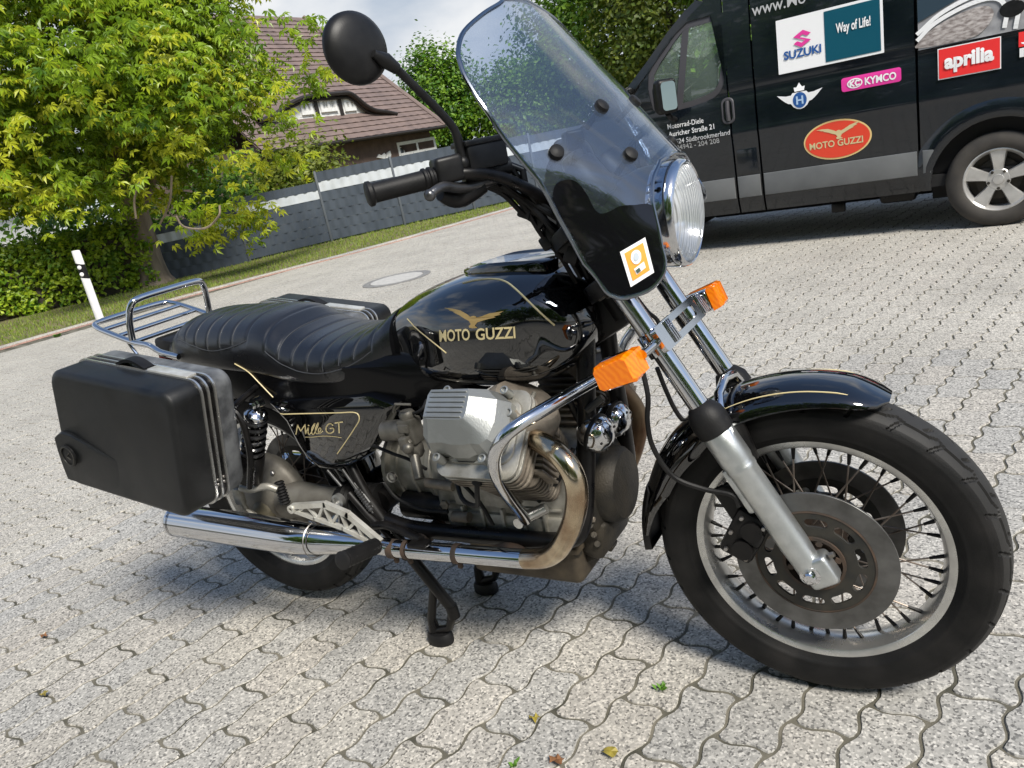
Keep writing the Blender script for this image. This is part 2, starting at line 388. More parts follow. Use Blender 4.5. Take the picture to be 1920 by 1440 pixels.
    def flat(s, loops, fn, mi=0):
        """filled outline with holes, mapped by fn(a,b)"""
        allp = [p for l in loops for p in l]
        tris = geometry.tessellate_polygon([[Vector((a, b, 0)) for a, b in l] for l in loops])
        s.add([fn(a, b) for a, b in allp], [tuple(t) for t in tris], mi)
    def sphere(s, c, r, n=16, m=10, scale=(1, 1, 1), mi=0):
        c = Vector(c); rings = []
        for i in range(1, m):
            th = math.pi*i/m
            rings.append([c + Vector((r*scale[0]*math.sin(th)*math.cos(2*math.pi*j/n), r*scale[1]*math.sin(th)*math.sin(2*math.pi*j/n), r*scale[2]*math.cos(th))) for j in range(n)])
        s.loft(rings, True, mi)
    def cyl(s, a, b, r, n=16, mi=0, r2=None):
        s.tube([a, b], [r, r if r2 is None else r2], n, mi=mi)
    def bolt(s, c, axis, r=0.008, h=0.006, mi=0, n=6):
        c = Vector(c); ax = Vector(axis).normalized()
        s.lathe([(r, 0), (r, h*0.8), (r*0.8, h), (0.0001, h)], c, ax, n, mi=mi)

def inset_poly(poly, d):
    n = len(poly); ar = sum(poly[i][0]*poly[(i+1) % n][1]-poly[(i+1) % n][0]*poly[i][1] for i in range(n))
    sg = 1 if ar > 0 else -1; out = []
    for i in range(n):
        p0 = Vector(poly[i-1]); p1 = Vector(poly[i]); p2 = Vector(poly[(i+1) % n])
        e1 = (p1-p0); e2 = (p2-p1)
        if e1.length < 1e-9 or e2.length < 1e-9: out.append((p1.x, p1.y)); continue
        e1.normalize(); e2.normalize()
        n1 = Vector((-e1.y, e1.x))*sg; n2 = Vector((-e2.y, e2.x))*sg
        b = n1+n2
        if b.length < 1e-6: b = n1
        b.normalize(); k = max(0.35, b.dot(n1))
        q = p1 + b*(d/k); out.append((q.x, q.y))
    return out

def adopt(o, parent):
    if parent is None: return
    o.parent = parent
    if parent.type == 'EMPTY': o.matrix_parent_inverse = Matrix.Translation(-parent.location)

def build(mb, name, mats, parent=None, smooth=38, sub=0, label=None, kind=None, loc=None):
    me = bpy.data.meshes.new(name)
    me.from_pydata(mb.v, [], mb.f)
    mats = mats if isinstance(mats, (list, tuple)) else [mats]
    for m in mats: me.materials.append(m)
    if len(mats) > 1: me.polygons.foreach_set('material_index', mb.m)
    bm = bmesh.new(); bm.from_mesh(me); bmesh.ops.recalc_face_normals(bm, faces=bm.faces); bm.to_mesh(me); bm.free()
    if smooth is not None:
        me.polygons.foreach_set('use_smooth', [True]*len(me.polygons))
        me.set_sharp_from_angle(angle=R(smooth))
    me.update()
    o = bpy.data.objects.new(name, me); COL.objects.link(o)
    adopt(o, parent)
    if loc is not None: o.location = loc
    if sub:
        md = o.modifiers.new('Subdivision', 'SUBSURF'); md.levels = sub; md.render_levels = sub
    if label: o['label'] = label
    if kind: o['kind'] = kind
    return o

def mesh_obj(name, me, parent=None, loc=None, rot=None):
    o = bpy.data.objects.new(name, me); COL.objects.link(o)
    adopt(o, parent)
    if loc is not None: o.location = loc
    if rot is not None: o.rotation_euler = rot
    return o

def thing(name, label, cat, loc=(0, 0, 0), group=None):
    o = bpy.data.objects.new(name, None); COL.objects.link(o); o.location = loc
    o.empty_display_size = 0.1
    o['label'] = label; o['category'] = cat
    if group: o['group'] = group
    return o

def tag(o, label, cat, group=None):
    o['label'] = label; o['category'] = cat
    if group: o['group'] = group
    return o

def struct(o): o['kind'] = 'structure'; return o

def crs(pts, n=6, closed=False):
    """Catmull-Rom curve through points"""
    P = [Vector(p) for p in pts]; k = len(P); out = []
    rng = range(k if closed else k-1)
    for i in rng:
        p0 = P[(i-1) % k] if (closed or i) else P[0]*2-P[1]
        p1 = P[i]; p2 = P[(i+1) % k]
        p3 = P[(i+2) % k] if (closed or i+2 < k) else p2*2-p1
        for j in range(n):
            t = j/n
            out.append(0.5*((2*p1)+(p2-p0)*t+(2*p0-5*p1+4*p2-p3)*t*t+(3*p1-p0-3*p2+p3)*t**3))
    if not closed: out.append(P[-1])
    return out

def crs2(pts, n=6, closed=False):
    return [(p.x, p.y) for p in crs([(a, b, 0) for a, b in pts], n, closed)]

def interp(xs, ys, x): return float(np.interp(x, xs, ys))

def rrect(x0, y0, x1, y1, r, n=5):
    out = []
    for cx, cy, a in ((x1-r, y1-r, 0), (x0+r, y1-r, 90), (x0+r, y0+r, 180), (x1-r, y0+r, 270)):
        for i in range(n+1):
            t = R(a+90*i/n); out.append((cx+r*math.cos(t), cy+r*math.sin(t)))
    return out

def ellipse(cx, cy, rx, ry, n=32): return [(cx+rx*math.cos(2*math.pi*i/n), cy+ry*math.sin(2*math.pi*i/n)) for i in range(n)]

def strokes(lines, w):
    """pen strokes as flat ribbons: list of quads"""
    out = []
    for l in lines:
        P = [Vector(p) for p in l]
        for a, b in zip(P[:-1], P[1:]):
            d = (b-a)
            if d.length < 1e-9: continue
            d.normalize(); nn = Vector((-d.y, d.x))*w/2; e = d*w*0.35
            out.append([tuple(a-e+nn), tuple(b+e+nn), tuple(b+e-nn), tuple(a-e-nn)])
    return out

def text_mesh(txt, h, bold=0.0, shear=0.0, space=1.0):
    """flat lettering from the built-in font: 2D points and faces, cap height h, baseline at 0"""
    cu = bpy.data.curves.new('lettering', 'FONT'); cu.body = txt; cu.size = 1.0; cu.offset = bold; cu.shear = shear
    cu.space_character = space; cu.resolution_u = 3
    o = bpy.data.objects.new('lettering', cu); COL.objects.link(o)
    bpy.context.view_layer.update()
    me = bpy.data.meshes.new_from_object(o.evaluated_get(bpy.context.evaluated_depsgraph_get()))
    v = [(p.co.x, p.co.y) for p in me.vertices]; f = [tuple(q.vertices) for q in me.polygons]
    bpy.data.objects.remove(o); bpy.data.curves.remove(cu); bpy.data.meshes.remove(me)
    k = h/0.70
    return [(a*k, b*k) for a, b in v], f

def put_text(mb, txt, x0, y0, x1, h, fn, bold=0.0, mi=0, shear=0.0):
    """lettering stretched to run from x0 to x1 with cap height h on baseline y0"""
    v, f = text_mesh(txt, h, bold, shear)
    a0 = min(p[0] for p in v); a1 = max(p[0] for p in v)
    s = (x1-x0)/(a1-a0)
    mb.add([fn(x0+(a-a0)*s, y0+b) for a, b in v], f, mi)
# ================================================================== SETTING
HD = Vector((_f.x, _f.y, 0)).normalized()           # horizontal heading of the street view
RT = Vector((HD.y, -HD.x, 0))                       # to the right of it
C0 = Vector((CAM_LOC.x, CAM_LOC.y, 0))
def polar(D, lat, z=0.0): return C0 + HD*D + RT*lat + Vector((0, 0, z))
def on_plane(u, v, A, B):
    """photo point on the upright plane through ground points A and B: (distance from A, height, point)"""
    A = Vector((A[0], A[1], 0)); B = Vector((B[0], B[1], 0)); d = (B-A).normalized(); n = Vector((-d.y, d.x, 0))
    r = ray(u, v); s = (A-CAM_LOC).dot(n)/r.dot(n); P = CAM_LOC+r*s
    return (P-A).dot(d), P.z, P

# ------------------------------------------------ ground, pavers
gb = MB(); gb.add([(-300, -300, -0.02), (300, -300, -0.02), (300, 300, -0.02), (-300, 300, -0.02)], [(0, 1, 2, 3)])
struct(build(gb, 'ground', soilm, smooth=None))
UA = R(76.9)
U = Vector((math.cos(UA), math.sin(UA), 0)); W = Vector((math.sin(UA), -math.cos(UA), 0))
PO = Vector((0.961, -0.26, 0)); PL, PW = 0.225, 0.1125
KERB = [(-8.9, 1.4), (-8.62, 3.2), (-8.12, 5.3), (-7.45, 7.0), (-6.72, 8.6), (-6.2, 10.3), (-5.78, 12.2), (-5.0, 16.0), (-3.6, 22.0), (-1.0, 30.0)]
KERB = [(-9.2, -20.0), (-9.15, -8.0), (-9.05, -2.0)] + KERB
KC = [Vector((p.x, p.y, 0)) for p in crs([(a, b, 0) for a, b in KERB], 8)]
def kerb_x(y): return float(np.interp(y, [p.y for p in KC], [p.x for p in KC]))

pb = MB()
lo = [(kerb_x(y), y) for y in np.linspace(-20, 30, 60)]
pl = [(kerb_x(y)+0.05, y) for y in np.linspace(-20, 30, 60)] + [(40, 30), (40, -20)]
pb.flat([pl], lambda a, b: (a, b, -0.0034))
pavement = struct(build(pb, 'pavement', jointm, smooth=None))

def stone_outline(fine=False, gap=0.0024):
    e = []
    nl, nw = (16, 8) if fine else (8, 4)
    for i in range(nl): e.append((PL*i/nl, 0.0100*math.sin(2*math.pi*2*i/nl)))
    for i in range(nw): e.append((PL+-0.0105*math.sin(2*math.pi*i/nw), PW*i/nw))
    for i in range(nl, 0, -1): e.append((PL*i/nl, PW+0.0100*math.sin(2*math.pi*2*i/nl)))
    for i in range(nw, 0, -1): e.append((-0.0105*math.sin(2*math.pi*i/nw), PW*i/nw))
    e = [(a-PL/2, b-PW/2) for a, b in e]
    e = inset_poly(e, gap)
    if fine:                                       # worn, rounded corners
        n = len(e); e = [((e[i-1][0]+2*e[i][0]+e[(i+1) % n][0])/4, (e[i-1][1]+2*e[i][1]+e[(i+1) % n][1])/4) for i in range(n)]
    return e
def stone_mesh(fine):
    so = stone_outline(fine); si = inset_poly(so, 0.0022); NS = len(so)
    SV = np.array([(a, b, -0.006) for a, b in so] + [(a, b, 0.0) for a, b in si]); SF = []
    for j in range(NS): SF.append((j, (j+1) % NS, NS+(j+1) % NS, NS+j))
    SF.append(tuple(NS+j for j in range(NS)))
    return SV, [tuple(reversed(f)) for f in SF]     # the (U, W, Z) frame is left handed
SV1, SF1 = stone_mesh(True); SV, SF = stone_mesh(False)
BASIS = np.array([[U.x, U.y, 0], [W.x, W.y, 0], [0, 0, 1]])
cells = []
I0, I1, J0, J1 = -40, 46, -86, 52
for j in range(J0, J1):
    for i in range(I0, I1):
        off = 0.5 if j % 2 else 0.0
        a = (i+off+0.5)*PL; b = (j+0.5)*PW
        p = PO + U*a + W*b
        if p.x < kerb_x(p.y)+0.02: continue
        d = p-CAM_LOC; zc = d.dot(_f)
        infr = False
        if zc > 0.3:
            px = 960+CAM_F*d.dot(_r)/zc; py = 720-CAM_F*d.dot(_u)/zc
            infr = -60 < px < 1980 and -60 < py < 1500
            wide = -900 < px < 2900 and py < 2300
        else: wide = d.length < 4.0
        if not wide and d.length > 5: continue
        cells.append((d.length if infr else 99+d.length, a, b, infr))
cells.sort()
near = cells[:300]; far = cells[300:]
pm = bpy.data.meshes.new('paver'); pm.from_pydata([tuple(v) for v in SV1], [], SF1); pm.materials.append(paverm); pm.update()
rot0 = Matrix(((U.x, W.x, 0), (U.y, W.y, 0), (0, 0, 1)))
# the (U, W, Z) frame is left handed, so build the shared mesh directly in turned coordinates
pm.vertices.foreach_set('co', (SV1 @ BASIS).ravel()); pm.polygons.foreach_set('use_smooth', [False]*len(pm.polygons)); pm.update()
for k, (d, a, b, inf) in enumerate(near):
    o = bpy.data.objects.new('paver', pm); COL.objects.link(o); o.parent = pavement
    p = PO + U*a + W*b
    o.location = (p.x, p.y, rnd.uniform(-0.0014, 0.0014)); o.rotation_euler = (rnd.uniform(-1, 1)*0.009, rnd.uniform(-1, 1)*0.009, rnd.uniform(-1, 1)*0.006)
    if k == 0: o['label'] = 'granite-faced wavy concrete paver'
nf = len(far)
allv = np.empty((nf, len(SV), 3)); tone = np.empty(nf)
rs = np.random.RandomState(3)
for k, (d, a, b, inf) in enumerate(far):
    p = PO + U*a + W*b
    v = SV @ BASIS
    v = v + np.array([p.x, p.y, rs.uniform(-0.0014, 0.0014)])
    v[:, 2] += (SV[:, 0]*rs.uniform(-1, 1) + SV[:, 1]*rs.uniform(-1, 1))*0.008
    allv[k] = v; tone[k] = rs.uniform(0, 1)
def bulk_mesh(name, verts, faces_tpl, tones, m, smooth=False):
    n, k, _ = verts.shape
    me = bpy.data.meshes.new(name)
    loops = []; starts = []; tot = []
    base = np.concatenate([np.array(f) for f in faces_tpl]); sizes = np.array([len(f) for f in faces_tpl])
    idx = (base[None, :] + (np.arange(n)*k)[:, None]).ravel()
    sz = np.tile(sizes, n); st = np.concatenate([[0], np.cumsum(sz)[:-1]])
    me.vertices.add(n*k); me.vertices.foreach_set('co', verts.reshape(-1).astype(np.float32))
    me.loops.add(len(idx)); me.loops.foreach_set('vertex_index', idx.astype(np.int32))
    me.polygons.add(len(sz)); me.polygons.foreach_set('loop_start', st.astype(np.int32)); me.polygons.foreach_set('loop_total', sz.astype(np.int32))
    me.materials.append(m)
    at_ = me.attributes.new('tone', 'FLOAT', 'FACE'); at_.data.foreach_set('value', np.repeat(tones, len(sizes)).astype(np.float32))
    me.polygons.foreach_set('use_smooth', [smooth]*len(me.polygons))
    me.update(calc_edges=True); me.validate()
    return me
pf = mesh_obj('pavers', bulk_mesh('pavers', allv, SF, tone, paverm), pavement); pf['kind'] = 'stuff'

# farther paving, where single stones can no longer be told apart
fm = bpy.data.materials.new('far_paving'); fm.use_nodes = True
nt = fm.node_tree; b_ = nt.nodes['Principled BSDF']
g_ = nt.nodes.new('ShaderNodeNewGeometry'); m_ = nt.nodes.new('ShaderNodeMapping'); m_.vector_type = 'TEXTURE'
m_.inputs['Location'].default_value = PO; m_.inputs['Rotation'].default_value = (0, 0, UA)
nt.links.new(g_.outputs['Position'], m_.inputs['Vector'])
br = nt.nodes.new('ShaderNodeTexBrick'); br.inputs['Scale'].default_value = 1.0
br.inputs['Brick Width'].default_value = PL; br.inputs['Row Height'].default_value = PW; br.inputs['Mortar Size'].default_value = 0.006
br.inputs['Color1'].default_value = (0.35, 0.345, 0.33, 1); br.inputs['Color2'].default_value = (0.29, 0.285, 0.272, 1); br.inputs['Mortar'].default_value = (0.10, 0.095, 0.08, 1)
nt.links.new(m_.outputs[0], br.inputs['Vector']); nt.links.new(br.outputs['Color'], b_.inputs['Base Color']); b_.inputs['Roughness'].default_value = 0.9
fb = MB()
def lat(a, b, z): p = PO+U*a+W*b; return (p.x, p.y, z)
a1 = I1*PL; a0 = I0*PL
fb.add([lat(a1-0.02, -11, -0.003), lat(a1-0.02, 30, -0.003), lat(a1+22, 30, -0.003), lat(a1+22, -2, -0.003)], [(0, 1, 2, 3)])
fb.add([lat(-6, J1*PW-0.02, -0.003), lat(a1-0.02, J1*PW-0.02, -0.003), lat(a1-0.02, 30, -0.003), lat(-6, 30, -0.003)], [(0, 1, 2, 3)])
o = build(fb, 'far_pavement', fm, smooth=None); struct(o)

# kerb strip with a line of reddish stones on its street side
def strip(x0, x1, z, seglen, gap, m, name, h=0.0):
    """row of stones that follows the kerb line between offsets x0 and x1"""
    L = 0; pts = [KC[0]]; cum = [0.0]
    for a, b in zip(KC[:-1], KC[1:]): L += (b-a).length; cum.append(L)
    def P(s):
        x = np.interp(s, cum, [p.x for p in KC]); y = np.interp(s, cum, [p.y for p in KC]); return Vector((x, y, 0))
    out = []
    s = 20.0 - 2
    while s < min(L, 46):
        A = P(s+gap/2); B = P(s+seglen-gap/2); d = (B-A).normalized(); n = Vector((d.y, -d.x, 0))
        out.append([A+n*x0, B+n*x0, B+n*x1, A+n*x1]); s += seglen
    return out
kerb_strip = MB(); kerb_strip.flat([[(kerb_x(y)-0.22, y) for y in np.linspace(-15, 25, 50)] + [(kerb_x(y)+0.16, y) for y in np.linspace(25, -15, 50)]], lambda a, b: (a, b, -0.002))
ks = struct(build(kerb_strip, 'kerb', jointm, smooth=None))
def stone_row(quads, m, name, zt, lab):
    me0 = None
    for q in quads:
        b = MB(); c = sum(q, Vector())/4
        b.add([(p.x-c.x, p.y-c.y, -0.002) for p in q]+[(p.x-c.x, p.y-c.y, zt-0.004) for p in q]+[((p.x-c.x)*0.985, (p.y-c.y)*0.985, zt) for p in q],
              [(0, 1, 5, 4), (1, 2, 6, 5), (2, 3, 7, 6), (3, 0, 4, 7), (4, 5, 9, 8), (5, 6, 10, 9), (6, 7, 11, 10), (7, 4, 8, 11), (8, 9, 10, 11)])
        o = build(b, name, m, None, smooth=None); o.parent = ks; o.location = (c.x, c.y, rnd.uniform(-0.002, 0.002))
stone_row(strip(-0.19, 0.0, 0, 0.50, 0.008, None, ''), kerbm, 'kerb_stone', 0.016, '')
stone_row(strip(0.008, 0.125, 0, 0.225, 0.006, None, ''), redpaver, 'edge_paver', 0.006, '')

# verge: soil sheet and grass
vb = MB()
ys = np.linspace(-12, 24, 73)
VI = [(kerb_x(y)-0.20, y) for y in ys]; VO = [(kerb_x(y)-14.0, y) for y in ys]
vb.add([(a, b, 0.012) for a, b in VI]+[(a, b, 0.03) for a, b in VO], [(i, i+1, 74+i, 73+i) for i in range(72)])
struct(build(vb, 'verge', soilm, smooth=None))
def grass_blades(n, seed, xr, h0, h1, ysel=(-1, 15)):
    rs = np.random.RandomState(seed); out = np.empty((n, 3, 3)); t = rs.uniform(0, 1, n)
    for k in range(n):
        y = rs.uniform(*ysel); off = xr[0]+(xr[1]-xr[0])*rs.uniform(0, 1)
        x = kerb_x(y)-0.2-off; a = rs.uniform(0, 6.28); h = rs.uniform(h0, h1); w = 0.006+0.004*rs.rand()
        lx, ly = rs.uniform(-1, 1)*h*0.6, rs.uniform(-1, 1)*h*0.6
        out[k] = [(x-w*math.cos(a), y-w*math.sin(a), 0.008), (x+w*math.cos(a), y+w*math.sin(a), 0.008), (x+lx, y+ly, 0.01+h)]
    return out, t
g1, t1 = grass_blades(26000, 1, (0.02, 3.2), 0.02, 0.06)
go = mesh_obj('grass', bulk_mesh('grass', g1, [(0, 1, 2)], t1*0.8, grassm)); go['kind'] = 'stuff'; go['label'] = 'patchy mown grass on the verge between kerb and fence'; go['category'] = 'grass'

# ------------------------------------------------ fence
def fence_panel(root, A, B, z0, z1, rows, light_row):
    """one panel of woven strips between two posts; every strip is its own part"""
    A = Vector(A); B = Vector(B); d = (B-A); L = d.length; d.normalize(); n = Vector((d.y, -d.x, 0))
    if n.dot(C0-A) < 0: n = -n
    hgt = (z1-z0)/rows; K = max(8, int(L/0.024))
    for r in range(rows):
        zb = z0 + r*hgt + 0.0004; zt = z0+(r+1)*hgt-0.0004
        vs = []
        for i in range(K+1):
            s = L*i/K; w = 0.0085*math.sin(2*math.pi*s/0.19 + math.pi*r)
            for z in (zb, zb+0.35*(zt-zb), zb+0.65*(zt-zb), zt):
                p = A+d*s+n*w; vs.append((p.x, p.y, z))
        fs = [(i*4+q, (i+1)*4+q, (i+1)*4+q+1, i*4+q+1) for i in range(K) for q in range(3)]
        b = MB(); b.add(vs, fs)
        lt = (r == light_row)
        build(b, 'strip', fencel if lt else fencem, root, smooth=60, label='light grey woven strip' if lt else None)
    b = MB()
    for i in range(1, int(L/0.25)):
        p = A+d*(i*0.25); b.tube([(p.x-n.x*0.022, p.y-n.y*0.022, z0), (p.x-n.x*0.022, p.y-n.y*0.022, z1+0.02)], 0.003, 5)
    build(b, 'wire_grid', fencem, root)
def fence_post(root, P, h):
    b = MB(); b.box((P[0], P[1], h/2), (0.045, 0.045, h), Matrix.Rotation(R(48), 3, 'Z'), 0.004)
    build(b, 'post', postm, root)
fence = thing('fence', 'grey woven privacy fence with one light strip, beyond the street', 'fence', (-9.28, 10.36, 0))
F0 = Vector((-10.774, 7.716, 0)); F2 = Vector((-9.27, 10.36, 0)); F3 = Vector((-6.48, 13.40, 0))
d1 = (F2-F0).normalized(); d2 = (F3-F2).normalized()
S1 = F2-d1*1.66; S0 = S1-d1*1.66; Sm = S0-d1*1.66
G1 = F2+d2*1.52; G2 = G1+d2*1.52; G3 = G2+d2*1.45; G4 = G3+d2*1.5; G5 = G4+d2*1.5; G6 = G5+d2*1.5
for A, B, z0, z1 in ((S0, S1, 0.02, 1.02), (S1, F2, 0.05, 1.20), (F2, G1, 0.05, 1.38), (G1, G2, 0.05, 1.37), (G2, G3, 0.05, 1.30), (G3, G4, 0.05, 1.27), (G4, G5, 0.05, 1.27), (G5, G6, 0.05, 1.27)):
    rows = 7 if z1 > 1.1 else 6
    fence_panel(fence, A, B, z0, z1, rows, rows-2)
for P, h in ((S0, 1.05), (S1, 1.22), (F2, 1.40), (G1, 1.40), (G2, 1.39), (G3, 1.32), (G4, 1.32), (G5, 1.32), (G6, 1.32)): fence_post(fence, P, h)

# ------------------------------------------------ leaves
def palmate(seed, L=0.118, nl=6, droop=1.2):
    r = random.Random(seed); vs = []; fs = []
    for k in range(nl):
        a = R(-118 + 236*k/(nl-1)) + r.uniform(-0.1, 0.1)
        l = L*(1.0-0.35*abs(k-(nl-1)/2)/((nl-1)/2))*r.uniform(0.9, 1.1); w = l*0.20
        ca, sa = math.cos(a), math.sin(a)
        def P(t, s, dz=0): # along, across
            x = l*t; y = s
            return (x*ca-y*sa, x*sa+y*ca, -droop*(x*x)/L*0.55 + dz)
        b = len(vs)
        vs += [P(0.04, 0), P(0.58, w, 0.010), P(0.62, 0, -0.012), P(0.58, -w, 0.010), P(1, 0)]
        fs += [(b, b+2, b+1), (b, b+3, b+2), (b+1, b+2, b+4), (b+2, b+3, b+4)]
    return np.array(vs), fs
PALM = [palmate(s) for s in range(5)]
def frame(nrm, roll):
    n = nrm/np.linalg.norm(nrm); t = np.cross(n, [0.31, 0.17, 0.93]); t /= np.linalg.norm(t); b = np.cross(n, t)
    c, s = math.cos(roll), math.sin(roll)
    return np.array([t*c+b*s, -t*s+b*c, n])

def tri_faces(quads): return quads

# ------------------------------------------------ chestnut tree at the street
TB = Vector((-10.93, 7.37, 0))
chest = thing('chestnut_tree', 'broad horse chestnut with yellowing leaves and stout trunk beside the hedge', 'tree', TB)
rs = np.random.RandomState(11)
tb = MB()
def tpt(lat, dep, z): p = TB+RT*lat+HD*dep; return (p.x, p.y, z)
tpath = crs([tpt(0, 0, -0.05), tpt(0.0, 0, 0.25), tpt(0.02, 0, 0.7), tpt(0.06, 0, 1.2), tpt(0.10, 0.05, 1.9), tpt(0.1, 0.1, 3.0), tpt(0.15, 0.1, 4.6)], 5)
tr = [interp([0, .1, .25, .5, .8, 1], [0.43, 0.33, 0.275, 0.24, 0.17, 0.06], i/(len(tpath)-1)) for i in range(len(tpath))]
tb.tube(tpath, tr, 18)
# root flare and burrs
for i, v in enumerate(tb.v):
    p = Vector(v); a = math.atan2(p.y-TB.y, p.x-TB.x); k = 1+0.07*math.sin(5*a+1)*max(0, 1-p.z/0.9)+0.02*math.sin(9*a+p.z*6)
    tb.v[i] = (TB.x+(p.x-TB.x)*k, TB.y+(p.y-TB.y)*k, p.z)
trunk = build(tb, 'trunk', bark, chest, smooth=60)
CC = np.array(tpt(-0.1, 0.0, 3.75)); RX, RD, RZ = 2.95, 2.9, 2.35
ax_l = np.array(RT); ax_d = np.array(HD)
def crown_pt(v, f=1.0): return CC + ax_l*v[0]*RX*f + ax_d*v[1]*RD*f + np.array([0, 0, 1])*v[2]*RZ*f
limbs = []
for k in range(9):
    a = 2*math.pi*k/9+0.3; e = rs.uniform(-0.25, 0.75)
    tip = crown_pt(np.array([math.cos(a)*math.cos(e), math.sin(a)*math.cos(e), math.sin(e)]), 0.8)
    st = Vector(tpt(0.06, 0.02, rs.uniform(1.05, 2.2)))
    mid = st.lerp(Vector(tip), 0.45)+Vector((0, 0, 0.35))
    b = MB(); pth = crs([st, mid, Vector(tip)], 6)
    b.tube(pth, [0.085*(1-i/len(pth))+0.012 for i in range(len(pth))], 8); build(b, 'branch', bark, chest, smooth=60)
    limbs.append(tip)
b = MB()
for q in ([(330, 405), (345, 425), (385, 428), (410, 405), (412, 385)], [(255, 410), (252, 375), (262, 340)], [(300, 420), (318, 380), (322, 330)]):
    pp = [Vector(at(u, v, y=6.2+0.02*i)) for i, (u, v) in enumerate(q)]
    b.tube(crs(pp, 5), 0.016, 6)
build(b, 'twig', bark, chest, smooth=60)
lv = []
nspray = 0
while nspray < 1150:
    v = rs.normal(size=3); v /= np.linalg.norm(v)
    if v[2] < -0.93: continue
    toward = -v[1]
    if toward < -0.1 and rs.rand() < 0.6: continue
    f = 1.0-0.30*rs.rand()**1.6
    lump = 1.0+0.10*math.sin(3.1*math.atan2(v[1], v[0])+2*v[2])+0.07*math.sin(5*v[2]+4*v[0])
    c = crown_pt(v, f*lump)
    out = v*np.array([1, 1, 0.6]); od = ax_l*v[0]+ax_d*v[1]+np.array([0, 0, 0.35*v[2]])
    od /= np.linalg.norm(od)
    ton = rs.uniform(0.0, 0.34)
    if rs.rand() < 0.22: ton += 0.46
    nl = rs.randint(13, 22)
    for q in range(nl):
        off = rs.normal(size=3)*np.array([0.21, 0.21, 0.11]); p = c+off
        if p[2] < 1.22: continue
        n = np.array([0, 0, 0.75])+od*rs.uniform(0.35, 1.0)+rs.normal(size=3)*0.25
        lv.append((p, n, rs.uniform(0, 6.28), rs.uniform(0.8, 1.25), ton+rs.uniform(-0.15, 0.15)))
    nspray += 1
for q in range(2200):
    v = rs.normal(size=3); v /= np.linalg.norm(v); p = crown_pt(v, rs.uniform(0.35, 0.72))
    if p[2] < 1.3: continue
    lv.append((p, np.array([0, 0, 1.0])+rs.normal(size=3)*0.5, rs.uniform(0, 6.28), rs.uniform(0.9, 1.2), rs.uniform(0, 0.3)))
# a few low hanging sprays seen against the fence and over the trunk
for (u, v, yy) in ((385, 445, 7.0), (360, 405, 6.8), (470, 425, 7.6), (480, 405, 7.6), (455, 395, 7.4), (430, 300, 6.8), (330, 270, 6.0), (240, 330, 5.6), (130, 330, 5.2), (60, 370, 5.0), (110, 395, 5.0), (20, 330, 4.6), (545, 300, 8.2), (575, 160, 8.6), (600, 135, 8.6), (570, 50, 8.2), (530, 230, 7.8), (480, 300, 7.6), (425, 395, 7.2), (410, 425, 7.1),  (40, 250, 4.8), (150, 200, 5.2), (90, 130, 4.8), (260, 230, 5.6), (520, 180, 7.4), (180, 60, 5.0), (300, 110, 5.6), (440, 60, 6.4), (400, 200, 6.2)):
    c = np.array(at(u, v, y=yy)); ton = rs.uniform(0.15, 0.75)
    for q in range(30):
        p = c+rs.normal(size=3)*np.array([0.20, 0.20, 0.12]); n = np.array([0, 0, 0.7])-ax_d*rs.uniform(0.3, 0.9)+rs.normal(size=3)*0.25
        lv.append((p, n, rs.uniform(0, 6.28), rs.uniform(0.85, 1.2), ton+rs.uniform(-0.15, 0.15)))
def seen(p):
    d = Vector(p)-CAM_LOC; zc = d.dot(_f)
    if zc < 0.1: return False
    return 0 < 960+CAM_F*d.dot(_r)/zc < 1000 and 0 < 720-CAM_F*d.dot(_u)/zc < 900
cp = np.array(CAM_LOC)
order = sorted(range(len(lv)), key=lambda i: (0 if seen(lv[i][0]) else 1000)+np.linalg.norm(lv[i][0]-cp)/lv[i][3])
PM = []
for s in range(5):
    me = bpy.data.meshes.new('leaf'); v, f = PALM[s]; me.from_pydata([tuple(x) for x in v], [], f); me.materials.append(chestnutleaf)
    a_ = me.attributes.new('tone', 'FLOAT', 'FACE'); a_.data.foreach_set('value', [0.08+0.16*s]*len(f)); PM.append(me)
for i in order[:300]:
    p, n, ro, sc, ton = lv[i]
    o = bpy.data.objects.new('leaf', PM[min(4, max(0, int(ton*5)))]); COL.objects.link(o); adopt(o, chest)
    F = frame(n, ro)
    o.location = p; o.rotation_euler = Matrix(((F[0][0], F[1][0], F[2][0]), (F[0][1], F[1][1], F[2][1]), (F[0][2], F[1][2], F[2][2]))).to_euler(); o.scale = (sc, sc, sc)
rest = order[300:]
vv = np.empty((len(rest), len(PALM[0][0]), 3)); tt = np.empty(len(rest))
for k, i in enumerate(rest):
    p, n, ro, sc, ton = lv[i]; vv[k] = PALM[i % 5][0]*sc @ frame(n, ro) + p; tt[k] = min(1.0, max(0, ton)+0.17)
cw = mesh_obj('crown', bulk_mesh('crown', vv, PALM[0][1], tt, chestnutleaf), chest); cw['kind'] = 'stuff'

